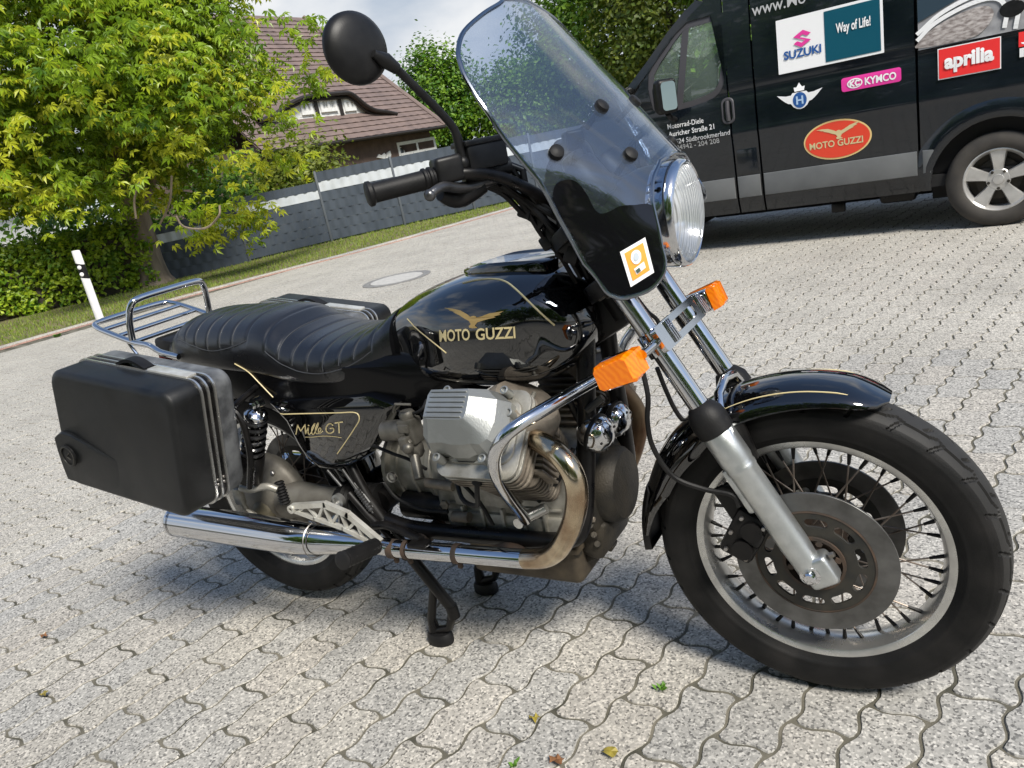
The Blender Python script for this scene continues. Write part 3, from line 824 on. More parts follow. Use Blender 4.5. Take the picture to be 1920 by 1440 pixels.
# ------------------------------------------------ simpler trees
QL = (np.array([(-0.5, 0, 0), (0, -0.30, 0.06), (0.5, 0, 0), (0, 0.30, 0.06)]), [(0, 1, 2, 3)])
def leaf_cloud(centres, per, spread, size, rs, up=0.5):
    vv = []; tt = []
    for c, od in centres:
        tn = rs.uniform(0, 0.7)
        for q in range(per):
            p = c+rs.normal(size=3)*spread; n = np.array([0, 0, up])+od*rs.uniform(0.2, 1)+rs.normal(size=3)*0.45
            vv.append(QL[0]*size*rs.uniform(0.7, 1.3) @ frame(n, rs.uniform(0, 6.28)) + p); tt.append(min(1, max(0, tn+rs.uniform(-0.2, 0.3))))
    return np.array(vv), np.array(tt)
def tree(name, label, base, z0, z1, rx, ncl, per, size, m, seed, group=None, conic=False, trunk_r=0.16):
    rs = np.random.RandomState(seed); base = Vector(base)
    t = thing(name, label, 'tree', base, group)
    b = MB(); top = Vector((base.x, base.y, z1*0.85)); pth = crs([base, base.lerp(top, 0.3)+Vector((0.05, 0.04, 0)), base.lerp(top, 0.7), top], 4)
    b.tube(pth, [trunk_r*(1-0.85*i/(len(pth)-1)) for i in range(len(pth))], 8)
    for k in range(6):
        a = k*1.05+seed; s = base.lerp(top, 0.3+0.08*k); e = s+Vector((math.cos(a)*rx*0.7, math.sin(a)*rx*0.7, 0.25*(z1-z0)*0.6))
        b.tube([s, s.lerp(e, 0.5)+Vector((0, 0, 0.15)), e], [trunk_r*0.4, trunk_r*0.25, 0.02], 6)
    build(b, 'trunk', bark2, t, smooth=60)
    cen = []; zc = (z0+z1)/2; rz = (z1-z0)/2
    for k in range(ncl):
        v = rs.normal(size=3); v /= np.linalg.norm(v); f = 1-0.4*rs.rand()**1.4
        f *= 1+0.14*math.sin(3*math.atan2(v[1], v[0])+seed)+0.10*math.sin(6*v[2]+seed*2)
        if conic:
            hz = rs.rand()**0.8; rad = rx*(1-hz)*rs.uniform(0.75, 1.0)+0.05; a = rs.uniform(0, 6.28)
            c = np.array([base.x+rad*math.cos(a), base.y+rad*math.sin(a), z0+(z1-z0)*hz]); v = np.array([math.cos(a), math.sin(a), -0.2])
        else: c = np.array([base.x, base.y, zc])+v*np.array([rx, rx, rz])*f
        cen.append((c, v))
    vv, tt = leaf_cloud(cen, per, 0.10*rx+0.12, size, rs)
    me = bulk_mesh('crown', vv, QL[1], tt, m)
    return mesh_obj('crown', me, t) and t

tree('garden_tree', 'bright green round tree right behind the tiled house', polar(41, -0.75), 0.6, 6.1, 2.0, 420, 40, 0.20, treeleaf, 1)
tree('garden_tree', 'dull green tree seen through the smoked windscreen', polar(40, 3.4), 0.4, 4.75, 2.4, 360, 36, 0.22, treeleaf, 2)
tree('conifer', 'dark narrow conifer seen through the top of the windscreen', polar(43, 5.35), 0.3, 6.3, 1.0, 260, 18, 0.30, darktreeleaf, 3, conic=True)
tree('roadside_tree', 'full leafy tree between the windscreen and the van nose', polar(31, 5.6), 0.3, 7.8, 2.5, 520, 40, 0.19, treeleaf, 4)
tree('roadside_tree', 'tall yellowish green tree touching the van roof line', polar(27, 7.3), 0.3, 8.8, 2.3, 520, 44, 0.165, mapleleaf, 5)
tree('roadside_tree', 'leafy tree behind the van cab, glimpsed through its windows', polar(24, 9.6), 0.2, 8.2, 2.6, 360, 30, 0.22, treeleaf, 6)
tree('garden_shrub', 'yellow-green shrub behind the fence beside the chestnut', Vector((-11.75, 12.6, 0)), 0.6, 2.25, 1.0, 150, 26, 0.12, mapleleaf, 8, trunk_r=0.06)
tree('garden_shrub', 'dark green bush behind the hedge, left of the chestnut trunk', polar(18.5, -8.6), 0.2, 2.3, 1.9, 170, 24, 0.16, treeleaf, 9, trunk_r=0.06)
tree('garden_shrub', 'dark green bush directly behind the chestnut trunk', polar(19.5, -5.6), 0.2, 2.0, 1.3, 130, 24, 0.16, treeleaf, 10, trunk_r=0.06)
# woods on the photographer's side of the yard: only their reflections show
for k, (D, la, h, r_, where) in enumerate(((-9.5, -8, 11.0, 3.8, 'left of the middle'), (-11, -2.5, 12.5, 4.2, 'in the middle'), (-12, 2.6, 11.0, 3.6, 'right of the middle'), (-7, -14, 11.0, 3.8, 'far to the left'), (-18, 9.0, 9.5, 3.8, 'far to the right'))):
    tree('yard_tree', 'broad tree on the photographer\'s side of the yard, '+where+' of its row', polar(D, la), 0.8, h, r_, 230, 14, 0.62, treeleaf, 20+k, 'trees behind the photographer')

# ------------------------------------------------ hedge
HA = Vector((-12.5, 4.6, 0)); HB = Vector((-10.62, 7.25, 0))
HA = HA-(HB-HA).normalized()*3.0
hd = (HB-HA).normalized(); hn = Vector((hd.y, -hd.x, 0)); HL = (HB-HA).length
hedge = thing('hedge', 'dense clipped green hedge left of the chestnut trunk', 'hedge', (HA+HB)/2)
b = MB()
for k in range(14):
    s = HL*(k+0.5)/14; p = HA+hd*s-hn*0.35
    b.tube([p, p+Vector((0.03, 0.02, 0.5)), p+Vector((-0.02, 0.03, 0.95))], [0.02, 0.014, 0.006], 6)
b.box((HA+HB)/2-hn*0.40+Vector((0, 0, 0.52)), (HL, 0.55, 0.98), Matrix.Rotation(math.atan2(hd.y, hd.x), 3, 'Z'))  # dark box core standing in for the hedge's shaded inside
build(b, 'stems_dark_core', bark2, hedge)
cen = []; rs = np.random.RandomState(5)
for k in range(1150):
    s = rs.uniform(0, HL); f = rs.rand()
    if f < 0.62: z = rs.uniform(0.06, 1.12); dpt = rs.uniform(-0.04, 0.10); od = np.array(hn)
    else: z = 1.08+rs.uniform(-0.08, 0.10); dpt = rs.uniform(-0.75, 0.05); od = np.array([0, 0, 1.0])
    dpt += 0.07*math.sin(s*4.0)+0.05*math.sin(s*9+z*5)
    z += 0.03*math.sin(s*7)
    p = HA+hd*s+hn*dpt; cen.append((np.array([p.x, p.y, z]), od))
vv, tt = leaf_cloud(cen, 15, 0.055, 0.085, rs)
ho = mesh_obj('foliage', bulk_mesh('foliage', vv, QL[1], tt, hedgeleaf), hedge); ho['kind'] = 'stuff'

# ------------------------------------------------ delineator post
PP = Vector((-8.065, 4.457, 0))
post = thing('delineator_post', 'white roadside marker post with black band and two round reflectors', 'marker post', PP)
pax = RT; pdx = -HD
def pfn(a, dd, z): p = PP+pax*a+pdx*dd; return (p.x, p.y, z)
b = MB()
sec = lambda z, sc=1.0: [pfn(x*sc, y*sc, z) for x, y in ((-0.055, 0.0), (-0.042, 0.028), (-0.012, 0.042), (0.02, 0.040), (0.047, 0.024), (0.055, 0.0), (0.03, -0.035), (-0.03, -0.035))]
b.loft([sec(0), sec(0.5), sec(0.93)] + [[pfn(x, y, 0.955+0.25*(y)) for x, y in ((-0.052, 0.0), (-0.040, 0.026), (-0.011, 0.039), (0.019, 0.037), (0.044, 0.022), (0.052, 0.0), (0.028, -0.033), (-0.028, -0.033))]])
pobj = build(b, 'post_body', pwhite, post, smooth=50)
b = MB(); k = 1.03
def secb(z, slope): return [pfn(x*k, y*k, z+slope*x) for x, y in ((-0.055, 0.0), (-0.042, 0.028), (-0.012, 0.042), (0.02, 0.040), (0.047, 0.024), (0.055, 0.0), (0.03, -0.035), (-0.03, -0.035))]
b.loft([secb(0.605, -0.35), secb(0.79, -0.35)], False); build(b, 'black_band', blackplastic, post, smooth=50)
for z in (0.655, 0.745):
    b = MB(); c = Vector(pfn(-0.005, 0.043, z)); b.lathe([(0.026, -0.004), (0.026, 0.004), (0.022, 0.007), (0.0001, 0.008)], c, pdx, 18); build(b, 'reflector', pwhite, post)

# ------------------------------------------------ manhole cover
mc = Vector((-3.80, 5.38, 0))
mh = thing('manhole_cover', 'round concrete-filled manhole cover set in the paving', 'manhole cover', mc)
b = MB(); b.lathe([(0.39, 0.0), (0.39, 0.006), (0.31, 0.007), (0.305, 0.002)], mc, (0, 0, 1), 48); build(b, 'frame', ironm, mh)
b = MB(); b.lathe([(0.30, 0.0), (0.30, 0.007), (0.0001, 0.008)], mc, (0, 0, 1), 48); build(b, 'lid', concretem, mh)

# ------------------------------------------------ house beyond the fence
def pix_at(u, v, D):
    d = ray(u, v); h = d.dot(HD); return CAM_LOC + d*(D/h)
E1 = pix_at(831, 236, 36.0); E2 = pix_at(626, 261, 30.0)
ed = (E2-E1); ed.normalize()                       # along the eaves towards the left
edh = Vector((ed.x, ed.y, 0)).normalized()
inn = Vector((-edh.y, edh.x, 0))
if inn.dot(HD) < 0: inn = -inn                      # into the house
E0 = E1+Vector((0, 0, 0)); 
HLEN = 10.3
house = thing('brick_house', 'brown brick house with tiled hip roof and an eyebrow dormer', 'house', (E1.x+inn.x*0.5, E1.y+inn.y*0.5, 0))
EAVE = E1.z
def hp(s, dpt, z): p = E1+edh*s+inn*dpt; return (p.x, p.y, z)
PITCH = R(47)
# hip end from the sight line of its upper point
def on_roof(u, v):
    d = ray(u, v); nrm = Vector((-inn.x*math.sin(PITCH), -inn.y*math.sin(PITCH), math.cos(PITCH)))
    s = (E1-CAM_LOC).dot(nrm)/d.dot(nrm); P = CAM_LOC+d*s
    return (P-E1).dot(edh), (P-E1).dot(inn), P
hs, hdp, HP = on_roof(583, 46)
# walls
SET = 0.55
wall = MB()
win1 = [on_plane(u, v, Vector(hp(0, SET, 0)), Vector(hp(5, SET, 0))) for u, v in ((745, 268), (812, 256), (819, 281), (749, 294))]
ws = sorted(p[0] for p in win1); wz = sorted(p[1] for p in win1)
w0, w1 = ws[0], ws[-1]; z0, z1 = (wz[0]+wz[1])/2, (wz[2]+wz[3])/2
wall.flat([[(0.35, 0), (HLEN, 0), (HLEN, EAVE+0.35), (0.35, EAVE+0.35)], [(w0, z0), (w0, z1), (w1, z1), (w1, z0)]], lambda a, z: hp(a, SET, z))
wall.add([hp(0.35, SET, 0), hp(0.35, 9.0, 0), hp(0.35, 9.0, EAVE+0.3), hp(0.35, SET, EAVE+0.3)], [(0, 1, 2, 3)])
wall.add([hp(HLEN, SET, 0), hp(HLEN, 9.0, 0), hp(HLEN, 9.0, EAVE+0.3), hp(HLEN, SET, EAVE+0.3)], [(0, 1, 2, 3)])
wall.add([hp(0.35, 9.0, 0), hp(HLEN, 9.0, 0), hp(HLEN, 9.0, EAVE+0.3), hp(0.35, 9.0, EAVE+0.3)], [(0, 1, 2, 3)])
wl = build(wall, 'wall', brickm, house, smooth=None)
def window(parent, a0, a1, zb, zt, dep, casements, bars=True):
    g = MB(); g.add([hp(a0, dep+0.08, zb), hp(a1, dep+0.08, zb), hp(a1, dep+0.08, zt), hp(a0, dep+0.08, zt)], [(0, 1, 2, 3)])
    fr = MB(); t = 0.13
    def bar(p0, p1, q0, q1, d0=-0.02, d1=0.07):
        fr.add([hp(p0, dep+d0, q0), hp(p1, dep+d0, q0), hp(p1, dep+d0, q1), hp(p0, dep+d0, q1), hp(p0, dep+d1, q0), hp(p1, dep+d1, q0), hp(p1, dep+d1, q1), hp(p0, dep+d1, q1)],
               [(0, 1, 2, 3), (0, 1, 5, 4), (1, 2, 6, 5), (2, 3, 7, 6), (3, 0, 4, 7)])
    bar(a0, a1, zb, zb+t); bar(a0, a1, zt-t, zt)
    w = (a1-a0)/casements
    for i in range(casements+1):
        x = a0+w*i; bar(x-(t if i == casements else t/2 if i else 0), x+(0 if i == casements else t/2 if i else t), zb+t, zt-t)
    if bars:
        for i in range(casements):
            for q in (0.35, 0.68): bar(a0+w*(i+q)-0.012, a0+w*(i+q)+0.012, zb+t, zt-t, 0.01, 0.05)
            bar(a0+w*i+t, a0+w*(i+1)-t, zb+(zt-zb)*0.6, zb+(zt-zb)*0.6+0.03, 0.012, 0.05)
    f = build(fr, 'window', pwhite, parent, smooth=None); build(g, 'pane', winglass, f, smooth=None)
window(house, w0, w1, z0, z1, SET, 2)
b = MB(); b.add([hp(-0.1, 0.02, EAVE-0.02), hp(HLEN+.4, 0.02, EAVE-0.02), hp(HLEN+.4, SET, EAVE-0.10), hp(-.1, SET, EAVE-0.10)], [(0, 1, 2, 3)])
b.add([hp(-0.1, 0.0, EAVE-0.12), hp(HLEN+.4, 0.0, EAVE-0.12), hp(HLEN+.4, 0.0, EAVE+0.05), hp(-.1, 0.0, EAVE+0.05)], [(0, 1, 2, 3)])
build(b, 'fascia', trimdark, house, smooth=None)
b = MB(); b.tube([hp(-0.1, -0.06, EAVE-0.04), hp(HLEN+.4, -0.06, EAVE-0.04)], 0.06, 8); build(b, 'gutter', trimdark, house)
roof = MB()
TOPD = max(hdp*1.06, 3.0)
NC = 28
def rp(s, dpt, up=0.0): return hp(s, dpt-up*math.sin(PITCH), EAVE+dpt*math.tan(PITCH)+up*math.cos(PITCH))
def hip_s(dpt): return -0.12+(hs+0.12)*dpt/hdp
roof.add([rp(-0.1, 0, -0.03), rp(HLEN+.4, 0, -0.03), rp(HLEN+.4, TOPD, -0.03), rp(hip_s(TOPD), TOPD, -0.03)], [(0, 1, 2, 3)])
roof.add([rp(-0.1, 0, -0.03), rp(hip_s(TOPD), TOPD, -0.03), hp(-0.1, TOPD*2, EAVE)], [(0, 1, 2)])
roof.add([rp(HLEN+.4, TOPD, -0.03), rp(hip_s(TOPD), TOPD, -0.03), hp(-0.1, TOPD*2, EAVE), hp(HLEN+.4, TOPD*2, EAVE)], [(0, 1, 2, 3)])
ro = build(roof, 'roof', tilem, house, smooth=None)
for k in range(NC):                                  # every tile course is a piece of its own, lapped over the one below
    da, db = TOPD*k/NC, TOPD*(k+1)/NC+0.03
    b = MB(); s0, s1 = hip_s(da), hip_s(db); n = 44
    vs = []
    for i in range(n+1):
        t = i/n; wv = 0.012*math.sin(i*2.9+k)
        for (dd, up) in ((da, 0.0), (da, 0.055+wv), (db, 0.012)):
            vs.append(rp((s0 if dd == da else s1)+(HLEN+.4-(s0 if dd == da else s1))*t, dd, up))
    b.add(vs, [(i*3+q, (i+1)*3+q, (i+1)*3+q+1, i*3+q+1) for i in range(n) for q in range(2)])
    build(b, 'tile_course', tilem, ro, smooth=None)
b = MB(); b.tube([rp(hip_s(d), d, 0.05) for d in np.linspace(0, TOPD, 12)], 0.11, 8); build(b, 'hip_ridge', tilem, ro)
# eyebrow dormer
ds, dd_, DP = on_roof(612, 222)
DA = Vector(hp(0, dd_, 0)); DB = Vector(hp(5, dd_, 0))
def dp(u, v): s, z, P = on_plane(u, v, DA, DB); return s, z
curve = [dp(*q) for q in ((735, 213), (716, 209), (700, 207), (688, 203), (676, 196), (664, 186), (654, 178), (645, 174), (632, 174), (610, 176), (590, 177), (570, 180), (550, 186), (530, 197), (505, 214), (480, 226))]
curve = crs2(curve, 4)
zb = dp(700, 209)[1]; zbase = dp(640, 214)[1]
b = MB()
rings = [[hp(s, dd_-0.22+q, z+0.02) for s, z in curve] for q in (0.0, 2.2)]
b.loft(rings, False, closed=False); rings2 = [[hp(s, dd_-0.22+q, z-0.10) for s, z in curve] for q in (0.0, 2.2)]; b.loft(rings2, False, closed=False)
build(b, 'dormer_roof', tilem, house, smooth=60)
b = MB(); b.tube([hp(s, dd_-0.24, z-0.05) for s, z in curve], 0.075, 8); b.tube([hp(s, dd_-0.10, z-0.20) for s, z in curve], 0.05, 8); build(b, 'dormer_trim', trimdark, house)
b = MB()
face = [(s, z-0.14) for s, z in curve if z-0.14 > zbase-0.15]
s_lo, s_hi = min(p[0] for p in face), max(p[0] for p in face)
b.flat([[(s_lo, zbase-0.25)]+sorted(face)+[(s_hi, zbase-0.25)]], lambda s, z: hp(s, dd_+0.04, z)); dfo = build(b, 'dormer_front', pwhite, house, smooth=None)
for (ua, ub, va, vb_) in ((596, 633, 184, 208), (642, 668, 186, 207), (560, 588, 190, 214)):
    s0, zt = dp(ua, va); s1, zbt = dp(ub, vb_)
    a0, a1 = sorted((s0, s1)); q0, q1 = sorted((zt, zbt))
    window(house, a0, a1, q0, q1, dd_-0.02, 2, True)
for u in (637, 591):
    s0, _ = dp(u, 195); b = MB(); b.add([hp(s0-0.10, dd_-0.03, zbase-0.05), hp(s0+0.10, dd_-0.03, zbase-0.05), hp(s0+0.10, dd_-0.03, dp(u, 176)[1]-0.1), hp(s0-0.10, dd_-0.03, dp(u, 176)[1]-0.1)], [(0, 1, 2, 3)]); build(b, 'dormer_post', trimdark, house, smooth=None)

# white ornaments on the wall beside the window
b = MB()
for poly in (((706, 296), (709, 289), (714, 292), (719, 287), (722, 290), (720, 298)), ((722, 297), (725, 286), (730, 283), (732, 290), (731, 297))):
    pp = [on_plane(u, v, Vector(hp(0, SET, 0)), Vector(hp(5, SET, 0)))[:2] for u, v in poly]
    b.prism(pp, lambda a, z, d: hp(a, SET-d, z), 0.0, 0.05)
build(b, 'wall_ornament', pwhite, house, smooth=None)
# white house glimpsed under the chestnut, far left
wh = polar(34, -22); whm = MB()
hh = thing('white_house', 'white rendered house glimpsed between hedge top and chestnut leaves', 'house', wh)
def wp(a, dpt, z): p = wh+RT*a+HD*dpt; return (p.x, p.y, z)
whm.add([wp(-9, 0, 0), wp(1.0, 0, 0), wp(1.0, 0, 2.9), wp(-9, 0, 2.9), wp(-9, 7, 0), wp(1.0, 7, 0), wp(1.0, 7, 2.9), wp(-9, 7, 2.9)], [(0, 1, 2, 3), (1, 5, 6, 2), (5, 4, 7, 6), (4, 0, 3, 7)]); build(whm, 'wall', pwhite, hh, smooth=None)
b = MB(); b.add([wp(-9.4, -.5, 2.8), wp(1.4, -.5, 2.8), wp(1.4, 3.5, 5.6), wp(-9.4, 3.5, 5.6), wp(-9.4, 7.5, 2.8), wp(1.4, 7.5, 2.8)], [(0, 1, 2, 3), (3, 2, 5, 4), (1, 5, 2), (0, 3, 4)]); build(b, 'roof', tilem, hh, smooth=None)
for a in (-7.5, -4.5, -1.6):
    b = MB(); b.add([wp(a, -.03, .9), wp(a+1.1, -.03, .9), wp(a+1.1, -.03, 2.2), wp(a, -.03, 2.2)], [(0, 1, 2, 3)]); build(b, 'window', winglass, hh, smooth=None)
# ================================================================== VAN
VO = Vector((1.932, 4.945, 0)); VA = R(176.5)
VD = Vector((math.cos(VA), math.sin(VA), 0)); VN = Vector((-VD.y, VD.x, 0))
if VN.y < 0: VN = -VN
VWID = 1.85
def bulge(z):
    o = 0.0
    if z > 1.12: o += 0.10*((z-1.12)/0.95)**1.6
    if z < 0.42: o += 0.05*((0.42-z)/0.2)
    o += 0.012*math.exp(-((z-1.22)/0.05)**2) - 0.010*math.exp(-((z-0.93)/0.03)**2)
    return o
def vq(s, t, z): p = VO+VD*s+VN*t; return (p.x, p.y, z)
def vs_(s, z, t=0.0): return vq(s, bulge(z)+t, z)
def VPX(u, v, t=0.0):
    r = ray(u, v); A = VO+VN*t; k = (A-CAM_LOC).dot(VN)/r.dot(VN); P = CAM_LOC+r*k
    return ((P-VO).dot(VD), P.z)
van = thing('van', 'black panel van parked behind the motorcycle, covered in brand stickers', 'van', VO)

def side_panel(name, loops, m, t0=0.0, th=0.03, far_side=False, parent=None, **k):
    """sheet-metal panel of the van's flank, cut at several heights so that it takes the flank's curve"""
    bm = bmesh.new()
    allp = [p for l in loops for p in l]
    tris = geometry.tessellate_polygon([[Vector((a, b, 0)) for a, b in l] for l in loops])
    vsb = [bm.verts.new((a, 0, b)) for a, b in allp]
    for t in tris:
        try: bm.faces.new([vsb[i] for i in t])
        except ValueError: pass
    bmesh.ops.dissolve_limit(bm, angle_limit=0.01, verts=bm.verts, edges=bm.edges)
    for z in (0.32, 0.36, 0.40, 0.88, 0.91, 0.93, 0.95, 0.98, 1.12, 1.16, 1.19, 1.22, 1.25, 1.28, 1.33, 1.42, 1.52, 1.62, 1.74, 1.86, 1.98):
        bmesh.ops.bisect_plane(bm, geom=list(bm.verts)+list(bm.edges)+list(bm.faces), plane_co=(0, 0, z), plane_no=(0, 0, 1))
    bmesh.ops.triangulate(bm, faces=[f for f in bm.faces if len(f.verts) > 4])
    ex = bmesh.ops.extrude_face_region(bm, geom=list(bm.faces))
    top = set(g for g in ex['geom'] if isinstance(g, bmesh.types.BMVert))
    for v in bm.verts:
        s, z = v.co.x, v.co.z; t = bulge(z)+t0+(th if v not in top else 0.0)
        if far_side: t = VWID-t
        v.co = vq(s, t, z)
    bm.verts.index_update()
    b = MB(); b.add([v.co for v in bm.verts], [[v.index for v in f.verts] for f in bm.faces]); bm.free()
    return build(b, name, m, parent or van, smooth=25, **k)

def arc(cs, cz, r, a0, a1, n=14): return [(cs+r*math.cos(R(a0+(a1-a0)*i/n)), cz+r*math.sin(R(a0+(a1-a0)*i/n))) for i in range(n+1)]
FWS = 2.78
ar = math.degrees(math.asin((0.30-0.33)/0.41))
hole_px = [(1216, 140), (1246, 86), (1262, 62), (1277, 45), (1300, 37), (1356, 22), (1367, 24), (1371, 36), (1366, 90), (1360, 150), (1354, 168), (1340, 183), (1310, 196), (1282, 204), (1234, 213), (1222, 190)]
HOLE = [VPX(*q, t=0.03) for q in hole_px]
HOLE = crs2(HOLE, 2, True)
ap = [VPX(*q, t=0.04) for q in ((1179, 163), (1213, 116), (1250, 60), (1279, 22), (1300, 0))]
cowl_s, cowl_z = ap[0]
rear_q = [(-1.3, 0.30), (-0.41, 0.30)] + arc(0, 0.33, 0.41, 180-ar, ar, 18)[0:] + [(0.41, 0.30), (0.466, 0.30), (0.466, 2.06), (-1.3, 2.06)]
rear_q = [(-1.3, 0.30)] + arc(0, 0.33, 0.41, 180-ar, ar, 18) + [(0.466, 0.30), (0.466, 2.06), (-1.3, 2.06)]
slide = [(0.482, 0.30), (1.578, 0.30), (1.578, 2.06), (0.482, 2.06)]
bpil = [(1.594, 0.30), (1.786, 0.30), (1.786, 2.03), (1.594, 2.06)]
tops = [p for p in ap]
door = [(1.800, 0.30), (2.33, 0.30), (2.37, 0.48), (2.47, 0.66), (2.60, 0.78), (2.62, 1.05), (2.60, cowl_z-0.10)] + [(a-0.06, b-0.03) for a, b in tops[1:]] + [(1.95, 2.0), (1.80, 2.02)]
fend = [(2.36, 0.30)] + [(a, b) for a, b in arc(FWS, 0.33, 0.41, 180-ar, ar, 14)] + [(3.62, 0.30), (3.66, 0.62), (3.50, 0.95), (3.20, 1.15), (cowl_s, cowl_z-0.02), (2.64, cowl_z-0.10), (2.634, 1.05), (2.62, 0.79), (2.49, 0.655), (2.39, 0.48)]
side_panel('rear_quarter', [rear_q], vanpaint)
sdo = side_panel('sliding_door', [slide], vanpaint, t0=-0.004)
side_panel('door_pillar', [bpil], vanpaint)
fdo = side_panel('front_door', [door, HOLE], vanpaint, t0=-0.003)
side_panel('front_wing', [fend], vanpaint)
side_panel('far_flank', [[(-1.3, 0.30)] + arc(0, 0.33, 0.41, 180-ar, ar, 18) + [(2.36, 0.30)] + arc(FWS, 0.33, 0.41, 180-ar, ar, 14) + [(3.62, 0.30), (3.66, 0.62), (3.5, 0.95), (3.2, 1.15), (cowl_s, cowl_z)] + tops[1:] + [(1.95, 2.06), (-1.3, 2.06)], HOLE], vanpaint, far_side=True)
# A pillar, roof, nose
for far_ in (0, 1):
    b = MB()
    for (a0, z0_), (a1, z1_) in zip(tops[:-1], tops[1:]):
        q = lambda s, z, d: vq(s, VWID-(bulge(z)+d) if far_ else bulge(z)+d, z)
        pts0 = [q(a0, z0_, 0), q(a0-0.065, z0_-0.03, -0.001), q(a0-0.05, z0_-0.03, 0.06), q(a0+0.012, z0_+0.01, 0.055)]
        pts1 = [q(a1, z1_, 0), q(a1-0.065, z1_-0.03, -0.001), q(a1-0.05, z1_-0.03, 0.06), q(a1+0.012, z1_+0.01, 0.055)]
        b.loft([pts0, pts1], True)
    build(b, 'windscreen_pillar', vanpaint, van, smooth=30)
tl_s, tl_z = tops[-1]
b = MB(); rr = []
for t, up in ((0.10, 0.0), (0.16, 0.045), (0.35, 0.07), (0.93, 0.085), (1.5, 0.07), (1.69, 0.045), (1.75, 0.0)):
    rr.append([vq(s, t, z+up*k) for s, z, k in ((tl_s+0.02, tl_z, 0.2), (1.75, 2.05, 1.0), (0.2, 2.06, 1), (-1.3, 2.06, 1))])
b.loft(rr, False, closed=False); build(b, 'roof', vanpaint, van, smooth=50)
b = MB(); b.add([vq(-1.3, 0.0, 0.3), vq(-1.3, VWID, 0.3), vq(-1.3, VWID-.1, 2.1), vq(-1.3, .1, 2.1)], [(0, 1, 2, 3)]); build(b, 'rear_panel', vanpaint, van)
b = MB(); rr = []
for s, z in ((cowl_s, cowl_z), (3.2, 1.17), (3.5, 0.97), (3.68, 0.62), (3.64, 0.30)):
    rr.append([vq(s, 0.005, z), vq(s+0.05, 0.3, z+0.03), vq(s+0.07, VWID/2, z+0.04), vq(s+0.05, VWID-0.3, z+0.03), vq(s, VWID-0.005, z)])
b.loft(rr, False, closed=False); build(b, 'bonnet', vanpaint, van, smooth=50)
b = MB(); cz = bulge(cowl_z)
rr = [[vq(s+0.05*math.sin(math.pi*t), 0.05+bulge(z)+t*(VWID-0.10-2*bulge(z)), z) for t in np.linspace(0, 1, 9)] for s, z in [(a+0.008, z+0.005) for a, z in tops]]
b.loft(rr, False, closed=False); build(b, 'windscreen', vanglass, van, smooth=60)
# floor, bulkhead, seats, dashboard inside the cab
b = MB(); b.box(Vector(vq(1.1, VWID/2, 0.36)), (4.7, VWID-0.12, 0.08), Matrix.Rotation(VA, 3, 'Z'))
b.box(Vector(vq(0.15, VWID/2, 1.18)), (2.85, VWID-0.26, 1.55), Matrix.Rotation(VA, 3, 'Z'))  # dark box behind the panels, added to make the door gaps black
b.box(Vector(vq(2.72, VWID/2, 1.0)), (0.4, VWID-0.2, 0.42), Matrix.Rotation(VA, 3, 'Z'), 0.05)
build(b, 'cab_interior', darkin, van, smooth=None)
for t in (0.45, 1.35):
    b = MB(); rot = Matrix.Rotation(VA, 3, 'Z')
    b.box(Vector(vq(1.74, t, 1.05)), (0.16, 0.50, 0.72), rot @ Matrix.Rotation(R(12), 3, 'Y'), 0.05)
    b.box(Vector(vq(1.68, t, 1.50)), (0.10, 0.26, 0.20), rot, 0.04); b.box(Vector(vq(1.98, t, 0.76)), (0.5, 0.5, 0.16), rot, 0.05)
    build(b, 'seat', darkin, van)
b = MB(); b.lathe([(0.20, -0.012), (0.212, 0), (0.20, 0.012), (0.188, 0)], vq(2.38, 0.47, 1.28), VD*-0.75+Vector((0, 0, 0.6)), 28, closed_prof=True); build(b, 'steering_wheel', darkin, van)
# side windows
for far_ in (0, 1):
    g = MB(); f = (lambda s, z: vq(s, VWID-(bulge(z)+0.022), z)) if far_ else (lambda s, z: vq(s, bulge(z)+0.022, z))
    g.flat([inset_poly(HOLE, 0.004)], f); g1_ = build(g, 'window', vanglass, van, smooth=60)
tr_ = MB(); HI = inset_poly(HOLE, 0.045)
n = len(HOLE)
ring = [vs_(a, z, 0.006) for a, z in HOLE]+[vs_(a, z, 0.006) for a, z in HI]+[vs_(a, z, 0.024) for a, z in HI]
tr_.add(ring, [(k*n+j, k*n+(j+1) % n, (k+1)*n+(j+1) % n, (k+1)*n+j) for k in range(2) for j in range(n)])
dvt = VPX(1283, 45, 0.03); dvb = VPX(1275, 208, 0.03)
tr_.add([vs_(dvt[0]-0.028, dvt[1], 0.005), vs_(dvt[0]+0.028, dvt[1], 0.005), vs_(dvb[0]+0.028, dvb[1], 0.005), vs_(dvb[0]-0.028, dvb[1], 0.005)], [(0, 1, 2, 3)])
trim_m = mat('window_rubber', (0.060, 0.058, 0.064), rough=0.5)
build(tr_, 'window_trim', trim_m, fdo, smooth=50)
